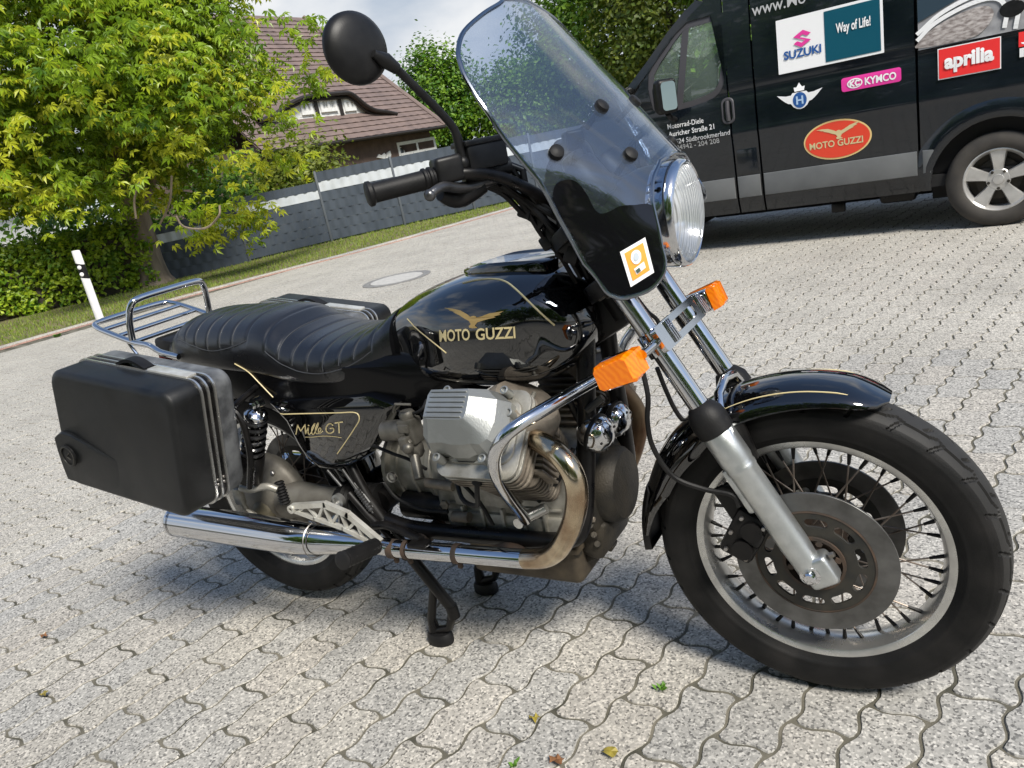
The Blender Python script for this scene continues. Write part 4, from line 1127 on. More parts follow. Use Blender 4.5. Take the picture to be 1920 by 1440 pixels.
# mirror
mcx = VPX(1248, 181, -0.16); mpos = Vector(vq(mcx[0], -0.16, mcx[1]))
mrot = Matrix.Rotation(math.atan2(-0.64, 0.77), 3, 'Z')
b = MB(); b.box(mpos, (0.10, 0.175, 0.265), mrot, 0.035, seg=3); b.box(mpos+mrot @ Vector((-0.05, 0.0, -0.01)), (0.08, 0.16, 0.22), mrot, 0.04)
b.tube([mpos+Vector((0, 0, -0.13)), mpos+Vector((-0.01, 0.09, -0.17)), Vector(vs_(mcx[0]+0.0, mcx[1]-0.19, -0.01))], 0.022, 10)
mo = build(b, 'mirror', blackplastic, van)
b = MB(); pts = rrect(-0.066, -0.108, 0.066, 0.108, 0.03, 4); b.flat([pts], lambda a, z: mpos+mrot @ Vector((0.052, a, z))); build(b, 'mirror_glass', mat('van_mirror_glass', (0.40, 0.48, 0.44), rough=0.03, metal=1.0), mo, smooth=None)  # green tint of the metal stands in for reflected trees
# handle
hc = VPX(1365, 208)
b = MB(); o_ = rrect(hc[0]-0.052, hc[1]-0.10, hc[0]+0.052, hc[1]+0.10, 0.045, 5); i_ = rrect(hc[0]-0.036, hc[1]-0.082, hc[0]+0.036, hc[1]+0.082, 0.034, 5); n = len(o_)
vs0 = [vs_(a, z, -0.004) for a, z in o_]+[vs_(a, z, -0.012) for a, z in inset_poly(o_, 0.006)]+[vs_(a, z, -0.010) for a, z in i_]+[vs_(a, z, 0.012) for a, z in i_]
b.add(vs0, [(k*n+j, k*n+(j+1) % n, (k+1)*n+(j+1) % n, (k+1)*n+j) for k in range(3) for j in range(n)])
b.add([vs_(a, z, 0.010) for a, z in i_], [tuple(range(n))])
b.tube([vs_(hc[0], hc[1]-0.075, -0.006), vs_(hc[0], hc[1], -0.014), vs_(hc[0], hc[1]+0.075, -0.006)], 0.016, 8)
build(b, 'door_handle', trim_m, fdo)
# rub strips
def strip_piece(poly, nm='rub_strip'):
    b = MB(); b.prism(poly, lambda a, z, d: vs_(a, z, -d), -0.004, 0.018, 0.006); return build(b, nm, greystrip, van, smooth=30)
strip_piece([(0.490, 0.422), (1.572, 0.424), (1.572, 0.592), (0.490, 0.592)])
strip_piece([(1.602, 0.424), (1.780, 0.424), (1.780, 0.592), (1.602, 0.592)])
strip_piece([(1.808, 0.424), (2.33, 0.424), (2.39, 0.592), (1.808, 0.592)])
strip_piece([(0.455, 0.430), (0.455, 0.592), (0.375, 0.592), (0.405, 0.430)][::-1])
# wheel arch flare and liner
b = MB(); n = 26
rings = []
for i in range(n+1):
    a = R(-3+186*i/n); rings.append([vs_(r_*math.cos(a), 0.33+r_*math.sin(a), t) for r_, t in ((0.412, 0.03), (0.412, -0.012), (0.43, -0.022), (0.50, -0.012), (0.54, 0.003))])
b.loft(rings, False, closed=False); build(b, 'wheel_arch', vanpaint, van, smooth=50)
for cs in (0, FWS):
    b = MB(); rr = []
    for i in range(15):
        a = R(180*i/14); rr.append([vq(cs+0.43*math.cos(a), t, 0.33+0.43*math.sin(a)) for t in (0.03, 0.30)])
    b.loft(rr, False, closed=False); b.add([vq(cs-0.43, 0.30, 0.2), vq(cs+0.43, 0.30, 0.2), vq(cs+0.43, 0.30, 0.8), vq(cs-0.43, 0.30, 0.8)], [(0, 1, 2, 3)])
    build(b, 'arch_liner', darkin, van, smooth=None)
# fuel flap outline
fx0, fz0 = VPX(1421, 268); fx1, fz1 = VPX(1388, 328)
b = MB(); b.prism(rrect(1.612, 0.612, 1.772, 0.80, 0.01, 2), lambda a, z, d: vs_(a, z, -d), -0.002, 0.004, 0.002); build(b, 'fuel_flap', vanpaint, van)
# underbody bits
b = MB(); b.box(Vector(vq(1.06, 0.12, 0.24)), (0.10, 0.05, 0.07), Matrix.Rotation(VA, 3, 'Z'), 0.01); b.box(Vector(vq(0.66, 0.35, 0.27)), (0.25, 0.25, 0.12), Matrix.Rotation(VA, 3, 'Z'), 0.03)
b.tube([vq(-1.0, 0.6, 0.24), vq(2.2, 0.6, 0.24)], 0.04, 8); build(b, 'underbody', frameblk, van)

vantyre = mat('dusty_tyre', (0.055, 0.049, 0.042), (0.035, 0.032, 0.029), scale=9, rough=0.8)
def van_wheel(cs, far_=False):
    R0 = 0.322
    c = Vector(vq(cs, VWID-0.015 if far_ else 0.015, R0)); ax = VN if far_ else -VN   # axis points outwards
    b = MB()
    prof = [(0.205, -0.185), (0.25, -0.20), (0.295, -0.195), (0.315, -0.175), (R0, -0.15), (R0, -0.04), (0.315, -0.015), (0.295, 0.0), (0.26, 0.006), (0.225, 0.002), (0.208, -0.012), (0.203, -0.03)]
    b.lathe(prof, c, ax, 56); tyre = build(b, 'wheel', vantyre, van, smooth=50)
    b = MB(); b.lathe([(0.205, -0.18), (0.185, -0.15), (0.185, -0.07), (0.195, -0.03), (0.209, -0.014), (0.214, -0.006), (0.208, -0.004), (0.196, -0.018), (0.186, -0.05)], c, ax, 48)
    e1 = VD; e2 = Vector((0, 0, 1))
    for k in range(5):
        a = R(90+72*k); d = e1*math.cos(a)+e2*math.sin(a); tt = ax.cross(d)
        secs = []
        for r_, w, h in ((0.045, 0.030, -0.030), (0.09, 0.034, -0.026), (0.14, 0.044, -0.020), (0.198, 0.058, -0.020)):
            p = c+d*r_+ax*h; secs.append([p-tt*w/1.0-ax*0.02, p-tt*w*0.82, p+tt*w*0.82, p+tt*w-ax*0.02, p+tt*w*0.6-ax*0.05, p-tt*w*0.6-ax*0.05])
        b.loft(secs)
    b.lathe([(0.075, -0.06), (0.075, -0.034), (0.066, -0.027), (0.035, -0.026), (0.032, -0.020), (0.0001, -0.018)], c, ax, 28)
    build(b, 'rim', vanrim, tyre, smooth=35)
    b = MB(); b.lathe([(0.186, -0.10), (0.0001, -0.10)], c, ax, 24); b.lathe([(0.14, -0.085), (0.14, -0.075), (0.06, -0.07)], c, ax, 28); build(b, 'brake', grime, tyre)
    for k in range(5):
        a = R(90+36+72*k); d = e1*math.cos(a)+e2*math.sin(a); b = MB(); b.bolt(c+d*0.062+ax*-0.03, ax, 0.011, 0.012); build(b, 'wheel_bolt', grime, tyre)
van_wheel(0.0); van_wheel(FWS); van_wheel(0.0, True); van_wheel(FWS, True)

# stickers on the flank -------------------------------------------------
def sheet(name, polys, m, lift, parent):
    """flat print: list of outlines (each may carry holes) or ready quads"""
    b = MB()
    for p in polys: b.flat(p if isinstance(p[0], list) else [p], lambda a, z: vs_(a, z, -lift))
    return build(b, name, m, parent, smooth=None)
def words(name, txt, x0, y0, x1, h, m, lift, parent, bold=0.02, shear=0.0):
    """x runs from the photo's left (large s) to the right (small s)"""
    b = MB(); put_text(b, txt, -x0, y0, -x1, h, lambda a, z: vs_(-a, z, -lift), bold, 0, shear); return build(b, name, m, parent, smooth=None)
LF = 0.009
# windows brand board: white frame, white field, teal field
sx0, sx1, sz0, sz1 = 1.395, 0.672, 1.295, 1.672
bd = sheet('dealer_board', [rrect(sx1, sz0, sx0, sz1, 0.003, 1)], white, LF, sdo)
mid = 0.665*sx1+0.335*sx0; mid = VPX(1549, 120)[0]
sheet('teal_field', [[(sx1+0.018, sz0+0.018), (mid, sz0+0.018), (mid, sz1-0.018), (sx1+0.018, sz1-0.018)]], teal, LF+0.002, sdo)
def S_logo(cx, cz, w, h):
    P = [(-.5, .17), (.06, .5), (.5, .24), (.28, .10), (.03, .24), (-.16, .13), (.5, -.17), (-.06, -.5), (-.5, -.24), (-.28, -.10), (-.03, -.24), (.16, -.13)]
    return [(cx-a*w, cz+b_*h) for a, b_ in P]
lx, lz = VPX(1503, 72)
sheet('brand_mark', [S_logo(lx, lz, 0.125, 0.115)], magenta, LF+0.002, sdo)
ax0, az0 = VPX(1470, 113); ax1, az1 = VPX(1540, 97)
words('brand_word', 'SUZUKI', ax0, (az0+az1)/2, ax1, 0.055, blueprint, LF+0.002, sdo, 0.03)
ax0, az0 = VPX(1567, 62); ax1, az1 = VPX(1632, 47)
words('slogan', 'Way of Life!', ax0, (az0+az1)/2, ax1, 0.062, white, LF+0.004, sdo, 0.025)
ax0, az0 = VPX(1407, 29); ax1, az1 = VPX(1508, 3)
words('web_address', 'www.Mo', ax0, (az0+az1)/2-0.005, ax1, 0.085, greyprint, LF, sdo, 0.005)
kx0, kz0 = VPX(1578, 160); kx1, kz1 = VPX(1690, 140)
sheet('scooter_sticker', [rrect(0.570, 1.085, 0.962, 1.180, 0.018, 4)], magenta, LF, sdo)
words('scooter_word', 'KYMCO', VPX(1622, 155)[0], 1.107, VPX(1681, 143)[0], 0.048, white, LF+0.002, sdo, 0.03)
kcx, kcz = VPX(1603, 154)
b = MB(); e_o = ellipse(kcx, 1.131, 0.052, 0.034, 24); e_i = ellipse(kcx, 1.131, 0.043, 0.026, 24)
b.flat([e_o, e_i], lambda a, z: vs_(a, z, -LF-0.002))
for q in strokes([[(kcx+0.03, 1.113), (kcx+0.03, 1.150)], [(kcx+0.028, 1.131), (kcx+0.006, 1.150)], [(kcx+0.028, 1.131), (kcx+0.006, 1.113)], [(kcx-0.03, 1.143), (kcx-0.012, 1.148), (kcx-0.004, 1.131), (kcx-0.012, 1.115), (kcx-0.03, 1.119)]], 0.010): b.flat([q], lambda a, z: vs_(a, z, -LF-0.002))
build(b, 'scooter_mark', white, sdo, smooth=None)
# winged blue badge
wx, wz = VPX(1500, 184)
k = 1.0
wings = [(0.165, 0.045), (0.10, 0.030), (0.062, 0.030), (0.05, 0.045), (-0.05, 0.045), (-0.062, 0.030), (-0.10, 0.030), (-0.165, 0.045), (-0.125, 0.005), (-0.105, -0.012), (-0.085, -0.026), (-0.066, -0.030), (-0.05, -0.055), (-0.025, -0.072), (0, -0.077), (0.025, -0.072), (0.05, -0.055), (0.066, -0.030), (0.085, -0.026), (0.105, -0.012), (0.125, 0.005)]
wd = sheet('winged_badge', [[(wx+a, wz+c) for a, c in wings]], white, LF, sdo)
b = MB(); b.flat([[(wx+a, wz+c) for a, c in ((-0.034, 0.052), (0.034, 0.052), (0.040, 0.082), (0.020, 0.080), (0.008, 0.098), (0, 0.112), (-0.008, 0.098), (-0.020, 0.080), (-0.040, 0.082))]], lambda a, z: vs_(a, z, -LF)); build(b, 'badge_crown', white, sdo, smooth=None)
sheet('badge_disc', [ellipse(wx, wz-0.012, 0.050, 0.056, 28)], blueprint, LF+0.002, sdo)
words('badge_letter', 'H', wx+0.026, wz-0.040, wx-0.026, 0.056, mat('pale_blue_print', (0.40, 0.55, 0.75), rough=0.4), LF+0.004, sdo, 0.03)
# red oval with eagle
ox, oz = VPX(1570, 261); ow, oh = 0.238, 0.142
sheet('oval_sticker', [ellipse(ox, oz, ow, oh, 48)], mat('cream_gold_print', (0.72, 0.52, 0.22), rough=0.4), LF, sdo)
sheet('oval_field', [ellipse(ox, oz, ow-0.012, oh-0.012, 48)], redsign, LF+0.002, sdo)
words('oval_word', 'MOTO GUZZI', VPX(1519, 279)[0], oz-0.048, VPX(1619, 263)[0], 0.047, gold, LF+0.004, sdo, 0.022)
def eagle(cx, cz, w):
    """spread-winged eagle as outlines, in units of its wingspan; +a is to the photo's right"""
    L = [(-.50, .115), (-.36, .120), (-.22, .105), (-.10, .055), (-.045, .02), (-.02, .035), (.015, .045), (.05, .035), (.06, .02), (.14, .05), (.26, .115), (.38, .150), (.50, .165), (.40, .115), (.44, .11), (.33, .07), (.36, .06), (.24, .015), (.13, -.035), (.08, -.06), (.05, -.12), (.10, -.145), (.02, -.165), (-.04, -.16), (-.05, -.13), (-.02, -.10), (-.06, -.05), (-.14, -.02), (-.22, .02), (-.34, .06), (-.30, .065), (-.42, .085), (-.38, .09)]
    return [(cx-a*w, cz+b_*w) for a, b_ in L]
ex, ez = VPX(1572, 247)
sheet('oval_eagle', [eagle(ex, ez, 0.31)], gold, LF+0.004, sdo)
# red board on the rear quarter
rx0, rz0 = VPX(1757, 91); rx1, rz1 = VPX(1879, 127)
rq = bpy.data.objects['rear_quarter']
sheet('red_board', [[(-0.020, 1.045), (0.345, 1.045), (0.345, 1.245), (-0.020, 1.245)]], white, LF, rq)
sheet('red_field', [[(-0.014, 1.051), (0.339, 1.051), (0.339, 1.239), (-0.014, 1.239)]], red, LF+0.002, rq)
words('red_board_word', 'aprilia', VPX(1771, 119)[0], 1.112, VPX(1864, 97)[0], 0.088, white, LF+0.004, rq, 0.045)
# start of a further red sticker at the frame edge
gx = VPX(1910, 80)[0]
sheet('cut_off_sticker', [[(gx-0.30, 1.155), (gx, 1.155), (gx, 1.245), (gx-0.30, 1.245)]], red, LF, rq)
sheet('cut_off_sticker', [ellipse(gx-0.035, 1.197, 0.028, 0.030, 20), ], white, LF+0.002, rq)
words('cut_off_word', 'PIAGGIO'[0:2], gx-0.005, 1.095, gx-0.10, 0.050, white, LF, rq, 0.04)
# picture foil above it: silver head lamp of a car
def fq(*pp): return [VPX(*q) for q in pp]
ft = MB()
pz0 = VPX(1720, 95)[1]
foil = [VPX(1715, 91), VPX(1830, 58)]
zf = 1.262
sheet('picture_foil', [[(-0.9, zf), (0.460, zf), (0.460, 1.62), (-0.9, 1.62)]], silvergrey, LF, rq)
curves = [[(0.46, 1.33), (0.36, 1.41), (0.20, 1.47), (0.06, 1.49), (-0.02, 1.46), (-0.05, 1.38), (-0.04, 1.30)], [(0.46, 1.37), (0.33, 1.46), (0.16, 1.52), (0.0, 1.535), (-0.085, 1.50), (-0.115, 1.40), (-0.10, 1.28)]]
b = MB()
for c in curves:
    for q in strokes([crs2(c, 5)], 0.026): b.flat([q], lambda a, z: vs_(a, z, -LF-0.002))
build(b, 'foil_highlight', white, rq, smooth=None)
lamp = crs2([(0.455, 1.275), (0.455, 1.315), (0.36, 1.385), (0.20, 1.44), (0.07, 1.45), (0.02, 1.40), (0.06, 1.32), (0.16, 1.27)], 4, True)
sheet('foil_lamp', [lamp], mat('foil_lamp_print', (0.20, 0.17, 0.16), (0.50, 0.46, 0.44), scale=26, rough=0.4, stretch=(1, 1, 2.5)), LF+0.002, rq)
sheet('foil_sky', [[(0.459, 1.44), (0.459, 1.618), (0.02, 1.618), (0.22, 1.53)]], mat('foil_dark_print', (0.03, 0.05, 0.07), rough=0.3), LF+0.0015, rq)
sheet('foil_fog_lamp', [ellipse(VPX(1898, 16)[0], VPX(1898, 16)[1], 0.07, 0.05, 24)], blackplastic, LF+0.003, rq)
# address lines on the cab door
for txt, (u0, v0), (u1, v1), h, m_ in (('Motorrad-Diele', (1253, 243), (1320, 229), 0.040, white), ('Auricher Straße 21', (1255, 258), (1340, 240), 0.040, white), ('26624 Südbrookmerland', (1258, 273), (1370, 250), 0.038, greyprint), ('04942 - 204 208', (1270, 281), (1350, 267), 0.038, greyprint)):
    a0, q0 = VPX(u0, v0); a1, q1 = VPX(u1, v1)
    words('address_line', txt, a0, (q0+q1)/2, a1, h, m_, LF, fdo, 0.008)
# ================================================================== MOTORCYCLE
def A(u, v, y): return at(u, v, y=y)
AX_F = Vector((1.506, 0, 0.3265)); AX_R = Vector((0, 0, 0.353))
RAKE = R(28); FK = Vector((-math.sin(RAKE), 0, math.cos(RAKE))); FX = Vector((math.cos(RAKE), 0, math.sin(RAKE))); YY = Vector((0, 1, 0))
bike = thing('motorcycle', 'black touring motorcycle with panniers and windscreen on its centre stand', 'motorcycle', (0.75, 0, 0))
def part(mb, name, m, smooth=38, **k): return build(mb, name, m, k.pop('parent', bike), smooth, **k)
def myr(P): return Vector((P[0], -P[1], P[2]))

# ------------------------------------------------ wheels
def tyre_mesh(ax, R0, half, rb, nphi=900, groove=True):
    pr_ = crs([(rb, -half*0.66, 0), (rb+(R0-rb)*0.22, -half*0.90, 0), (rb+(R0-rb)*0.5, -half, 0), (rb+(R0-rb)*0.74, -half*0.93, 0), (rb+(R0-rb)*0.89, -half*0.70, 0), (rb+(R0-rb)*0.97, -half*0.40, 0), (R0, 0, 0),
               (rb+(R0-rb)*0.97, half*0.40, 0), (rb+(R0-rb)*0.89, half*0.70, 0), (rb+(R0-rb)*0.74, half*0.93, 0), (rb+(R0-rb)*0.5, half, 0), (rb+(R0-rb)*0.22, half*0.90, 0), (rb, half*0.66, 0)], 7)
    pr = np.array([(p.x, p.y) for p in pr_]); k = len(pr)
    d = np.gradient(pr, axis=0); nrm = np.stack([d[:, 1], -d[:, 0]], 1); nrm /= np.linalg.norm(nrm, axis=1)[:, None]
    if nrm[k//2, 0] < 0: nrm = -nrm
    vs = []; phis = np.arange(nphi)*2*math.pi/nphi; NP = 26
    for ph in phis:
        w = pr[:, 1]/half; aw = np.abs(w)
        dep = np.zeros(k)
        if groove:
            tread = (pr[:, 0] > rb+(R0-rb)*0.76)
            t_ = (ph*NP/(2*math.pi)) % 1.0
            tri_ = abs(2*((ph*NP/(2*math.pi)+np.where(w > 0, 0.5, 0.0)) % 1.0)-1)
            u = ph*NP/(2*math.pi) + np.where(w > 0, 0.5, 0.0) - 0.55*aw
            zz = 0.50+0.14*(np.where(tri_ < 0.5, tri_*2, 1.0)-0.5)
            g = (np.abs(aw-zz) < 0.045)
            g |= (np.mod(u, 1) < 0.095) & (aw > zz) & tread & (aw < 0.95)
            g |= (np.mod(u+0.42, 1) < 0.08) & (aw < 0.42) & (aw > 0.06)
            dep[g & tread] = 0.0042
        rr = pr[:, 0]-nrm[:, 0]*dep; hh = pr[:, 1]-nrm[:, 1]*dep
        fr = (pr[:, 0]-rb)/(R0-rb)
        hh = hh+np.sign(pr[:, 1])*(0.0016*np.exp(-((fr-0.20)/0.035)**2)+0.0014*np.exp(-((fr-0.66)/0.02)**2))
        vs.append(np.stack([ax.x+rr*math.cos(ph), ax.y+hh, ax.z+rr*math.sin(ph)], 1))
    vs = np.concatenate(vs); fs = []
    idx = np.arange(nphi*k).reshape(nphi, k)
    a = idx[:, :-1].ravel(); b = np.roll(idx, -1, 0)[:, :-1].ravel(); c = np.roll(idx, -1, 0)[:, 1:].ravel(); d_ = idx[:, 1:].ravel()
    b_ = MB(); b_.v = [tuple(v) for v in vs]; b_.f = list(zip(a.tolist(), b.tolist(), c.tolist(), d_.tolist())); fr_ = (pr[:-1, 0]-rb)/(R0-rb); row = [1 if q > 0.80 else 0 for q in fr_]; b_.m = row*nphi
    return b_
def slot_disc(b, c, ax, ro, ri, th, slots, rs_, hw, ang, mi=0, n=60, phase=0.0):
    """flat ring with rounded slots cut right through it"""
    c = Vector(c); ax = Vector(ax); e1 = Vector((1, 0, 0)); e2 = Vector((0, 0, 1))
    f = lambda h: (lambda a, q: c+e1*a+e2*q+ax*h)
    outer = ellipse(0, 0, ro, ro, n); inner = ellipse(0, 0, ri, ri, n)
    hl = []
    for k in range(slots):
        a0 = 2*math.pi*k/slots+phase; p = []
        for i in range(7): t = a0-ang+2*ang*i/6; p.append(((rs_+hw)*math.cos(t), (rs_+hw)*math.sin(t)))
        for i in range(1, 6): t = R(180*i/6); p.append(((rs_+hw*math.cos(t))*math.cos(a0+ang+hw/rs_*math.sin(t)), (rs_+hw*math.cos(t))*math.sin(a0+ang+hw/rs_*math.sin(t))))
        for i in range(7): t = a0+ang-2*ang*i/6; p.append(((rs_-hw)*math.cos(t), (rs_-hw)*math.sin(t)))
        for i in range(1, 6): t = R(180*i/6); p.append(((rs_-hw*math.cos(t))*math.cos(a0-ang-hw/rs_*math.sin(t)), (rs_-hw*math.cos(t))*math.sin(a0-ang-hw/rs_*math.sin(t))))
        hl.append(p)
    loops = [outer, inner]+hl
    b.flat(loops, f(th/2), mi); b.flat(loops, f(-th/2), mi)
    for l in loops:
        m_ = len(l); vs = [f(th/2)(*p) for p in l]+[f(-th/2)(*p) for p in l]
        b.add(vs, [(j, (j+1) % m_, m_+(j+1) % m_, m_+j) for j in range(m_)], mi)
def spoked_wheel(name, ax, R0, half, label=None, discs=(-1, 1)):
    b = MB()
    b.lathe([(0.018, -0.075), (0.030, -0.070), (0.030, -0.045), (0.047, -0.040), (0.047, -0.034), (0.028, -0.028), (0.025, 0), (0.028, 0.028), (0.047, 0.034), (0.047, 0.040), (0.030, 0.045), (0.030, 0.070), (0.018, 0.075)], ax, YY, 32)
    w = part(b, name, rust)
    part(tyre_mesh(ax, R0, half, 0.238), 'tyre', [tyrem, treadm], smooth=28, parent=w)
    b = MB(); b.lathe([(0.2465, -0.034), (0.2460, -0.0372), (0.2435, -0.0385), (0.2290, -0.0362), (0.2265, -0.0345), (0.2225, -0.026), (0.2185, -0.016), (0.2170, 0), (0.2185, 0.016), (0.2225, 0.026), (0.2265, 0.0345), (0.2290, 0.0362), (0.2435, 0.0385), (0.2460, 0.0372), (0.2465, 0.034), (0.240, 0.030), (0.232, 0), (0.240, -0.030)], ax, YY, 120, closed_prof=True)
    part(b, 'rim', alurim, smooth=30, parent=w)
    meshes = []
    for side in (-1, 1):
        for cr_ in (-1, 1):
            b = MB(); h = Vector((0.043*math.cos(cr_*R(62)), side*0.036, 0.043*math.sin(cr_*R(62)))); e = Vector((0.2185, side*0.006, 0.0))
            d = (e-h).normalized()
            b.tube([h, e-d*0.022], 0.0019, 6); b.tube([e-d*0.026, e-d*0.006, e], [0.0030, 0.0044, 0.0044], 6, mi=1)
            me = bpy.data.meshes.new('spoke'); me.from_pydata(b.v, [], b.f); me.materials.append(spokem); me.materials.append(frameblk); me.polygons.foreach_set('material_index', b.m); me.update(); meshes.append(me)
    for k in range(40):
        o = mesh_obj('spoke', meshes[k % 4], w, loc=ax, rot=(0, 2*math.pi*k/40, 0))
    for s in discs:
        b = MB(); c = ax+YY*(s*0.070)
        b.lathe([(0.112, -0.0025), (0.112, 0.0025), (0.1495, 0.0025), (0.150, 0.002), (0.150, -0.002), (0.1495, -0.0025)], c, YY, 72, closed_prof=True, mi=0)
        slot_disc(b, c, YY, 0.1119, 0.052, 0.006, 10, 0.087, 0.0085, R(8.5), mi=1, phase=0.22)
        part(b, 'brake_disc', [discsteel, discdark], smooth=30, parent=w)
        b = MB(); b.lathe([(0.112, s*0.003), (0.1085, s*0.0042), (0.1075, s*0.0035)], c, YY, 60); b.lathe([(0.058, s*0.002), (0.058, s*0.008), (0.052, s*0.008), (0.050, s*-0.02)], c, YY, 40)
        for i in range(6):
            t = R(60*i+15); b.bolt(c+Vector((0.046*math.cos(t), s*-0.004, 0.046*math.sin(t))), YY*s, 0.008, 0.012)
        b.lathe([(0.050, s*-0.012), (0.038, s*-0.008), (0.030, s*0.006), (0.0001, s*0.008)], c, YY, 32)
        part(b, 'disc_bolts', rust, parent=w)
    return w
spoked_wheel('front_wheel', AX_F, 0.3265, 0.055)
spoked_wheel('rear_wheel', AX_R, 0.3360, 0.062, discs=(1,))

# ------------------------------------------------ fork
def leg_pt(s, y, fx=0.0): return AX_F+FK*s+FX*fx+Vector((0, y, 0))
for sd_ in (-1, 1):
    y = 0.098*sd_
    b = MB(); o = leg_pt(0, y)
    b.lathe([(0.0001, -0.012), (0.022, -0.010), (0.0265, 0.0), (0.0265, 0.03), (0.0285, 0.06), (0.0285, 0.232), (0.0300, 0.235), (0.0305, 0.243), (0.0292, 0.247), (0.0318, 0.258), (0.0318, 0.318), (0.030, 0.322), (0.0001, 0.322)], o, FK, 32)
    b.box(leg_pt(-0.004, y, 0.014), (0.056, 0.044, 0.062), Matrix((FX, YY, FK)).transposed(), 0.010, seg=3)
    b.box(leg_pt(0.20, y-0.001*sd_, -0.026), (0.022, 0.03, 0.10), Matrix((FX, YY, FK)).transposed(), 0.006)
    lg = part(b, 'fork_slider', alufork, smooth=40)
    b = MB(); b.lathe([(0.030, 0.318), (0.0355, 0.322), (0.0365, 0.345), (0.0355, 0.362), (0.030, 0.372), (0.024, 0.382), (0.0205, 0.384)], o, FK, 28); part(b, 'dust_boot', rubber, parent=lg)
    b = MB(); b.lathe([(0.0200, 0.30), (0.0200, 0.80), (0.019, 0.806), (0.0001, 0.806)], o, FK, 28); part(b, 'fork_tube', chrome)
    b = MB(); ae = AX_F+Vector((0, sd_*0.118, 0))+FX*0.0
    b.lathe([(0.019, 0.0), (0.019, 0.004), (0.012, 0.005), (0.012, 0.013), (0.009, 0.016), (0.0001, 0.017)], ae, YY*sd_, 6 if False else 20); part(b, 'axle_nut', chrome, parent=lg)
    b = MB(); b.bolt(leg_pt(-0.030, y, 0.030), -FK, 0.006, 0.010); b.bolt(leg_pt(0.018, y+sd_*0.006, 0.048), FX, 0.006, 0.01); part(b, 'pinch_bolts', steel, parent=lg)
# yokes
for s_, w_, th in ((0.672, 0.29, 0.034), (0.792, 0.28, 0.028)):
    b = MB(); M3 = Matrix((FX, YY, FK)).transposed()
    pl_ = crs2([(-0.085, -0.055), (-0.045, -0.118), (0.0, -0.140), (0.034, -0.110), (0.034, -0.07), (0.0, -0.045), (0.0, 0.045), (0.034, 0.07), (0.034, 0.110), (0.0, 0.140), (-0.045, 0.118), (-0.085, 0.055)], 3, True)
    b.prism(pl_, lambda a, q, d: AX_F+FK*(s_+d)+FX*a+YY*q, -th/2, th/2, 0.006); part(b, 'fork_yoke', frameblk if s_ < 0.7 else blackplastic)
for sd_ in (-1, 1):
    b = MB(); o = leg_pt(0, 0.098*sd_); b.lathe([(0.0205, 0.645), (0.029, 0.648), (0.029, 0.662), (0.026, 0.664), (0.026, 0.668), (0.030, 0.670), (0.030, 0.684), (0.0205, 0.690)], o, FK, 24)
    b.box(leg_pt(0.666, 0.098*sd_, -0.034), (0.022, 0.022, 0.03), Matrix((FX, YY, FK)).transposed(), 0.003); part(b, 'tube_clamp', discdark)
    b = MB(); b.lathe([(0.0225, 0.69), (0.0225, 0.775)], o, FK, 24); b.box(leg_pt(0.735, 0.098*sd_, 0.04), (0.07, 0.008, 0.06), Matrix((FX, YY, FK)).transposed(), 0.003); part(b, 'lamp_bracket', frameblk)
b = MB(); b.cyl(AX_F+FK*0.60-FX*0.062, AX_F+FK*0.80-FX*0.062, 0.032, 24); b.box(AX_F+FK*0.63-FX*0.12, (0.12, 0.05, 0.10), Matrix((FX, YY, FK)).transposed(), 0.01); part(b, 'steering_head', frameblk)

# indicator bracket across the fork tubes
b = MB(); M3 = Matrix((FX, YY, FK)).transposed()
b.prism(rrect(-0.135, -0.026, 0.135, 0.026, 0.012, 4), lambda a, q, d: AX_F+FK*(0.528+q)+YY*a+FX*(0.024+d), 0.0, 0.0001)
b = MB()
bo = rrect(-0.128, -0.026, 0.128, 0.026, 0.010, 4); bi = rrect(-0.045, -0.0125, 0.085, 0.0125, 0.006, 4)
f0 = lambda h: (lambda a, q: AX_F+FK*(0.528+q)+YY*a+FX*(0.026+h))
b.flat([bo, bi], f0(0.0)); b.flat([bo, bi], f0(-0.010))
for l in (bo, bi):
    m_ = len(l); b.add([f0(0)(*p) for p in l]+[f0(-0.010)(*p) for p in l], [(j, (j+1) % m_, m_+(j+1) % m_, m_+j) for j in range(m_)])
for sd_ in (-1, 1):
    b.lathe([(0.0205, 0.503), (0.0255, 0.504), (0.0255, 0.552), (0.0205, 0.553)], leg_pt(0, 0.098*sd_), FK, 24)
    for q in (-0.012, 0.0, 0.012): b.box(AX_F+FK*(0.528)+YY*(0.098*sd_+0.034+q*0.8)+FX*0.028, (0.005, 0.004, 0.046), M3, 0.001)
    b.cyl(AX_F+FK*0.528+YY*(0.120*sd_)+FX*0.012, AX_F+FK*0.528+YY*(0.178*sd_)+FX*0.004, 0.009, 12)
part(b, 'indicator_bracket', chrome, smooth=35)
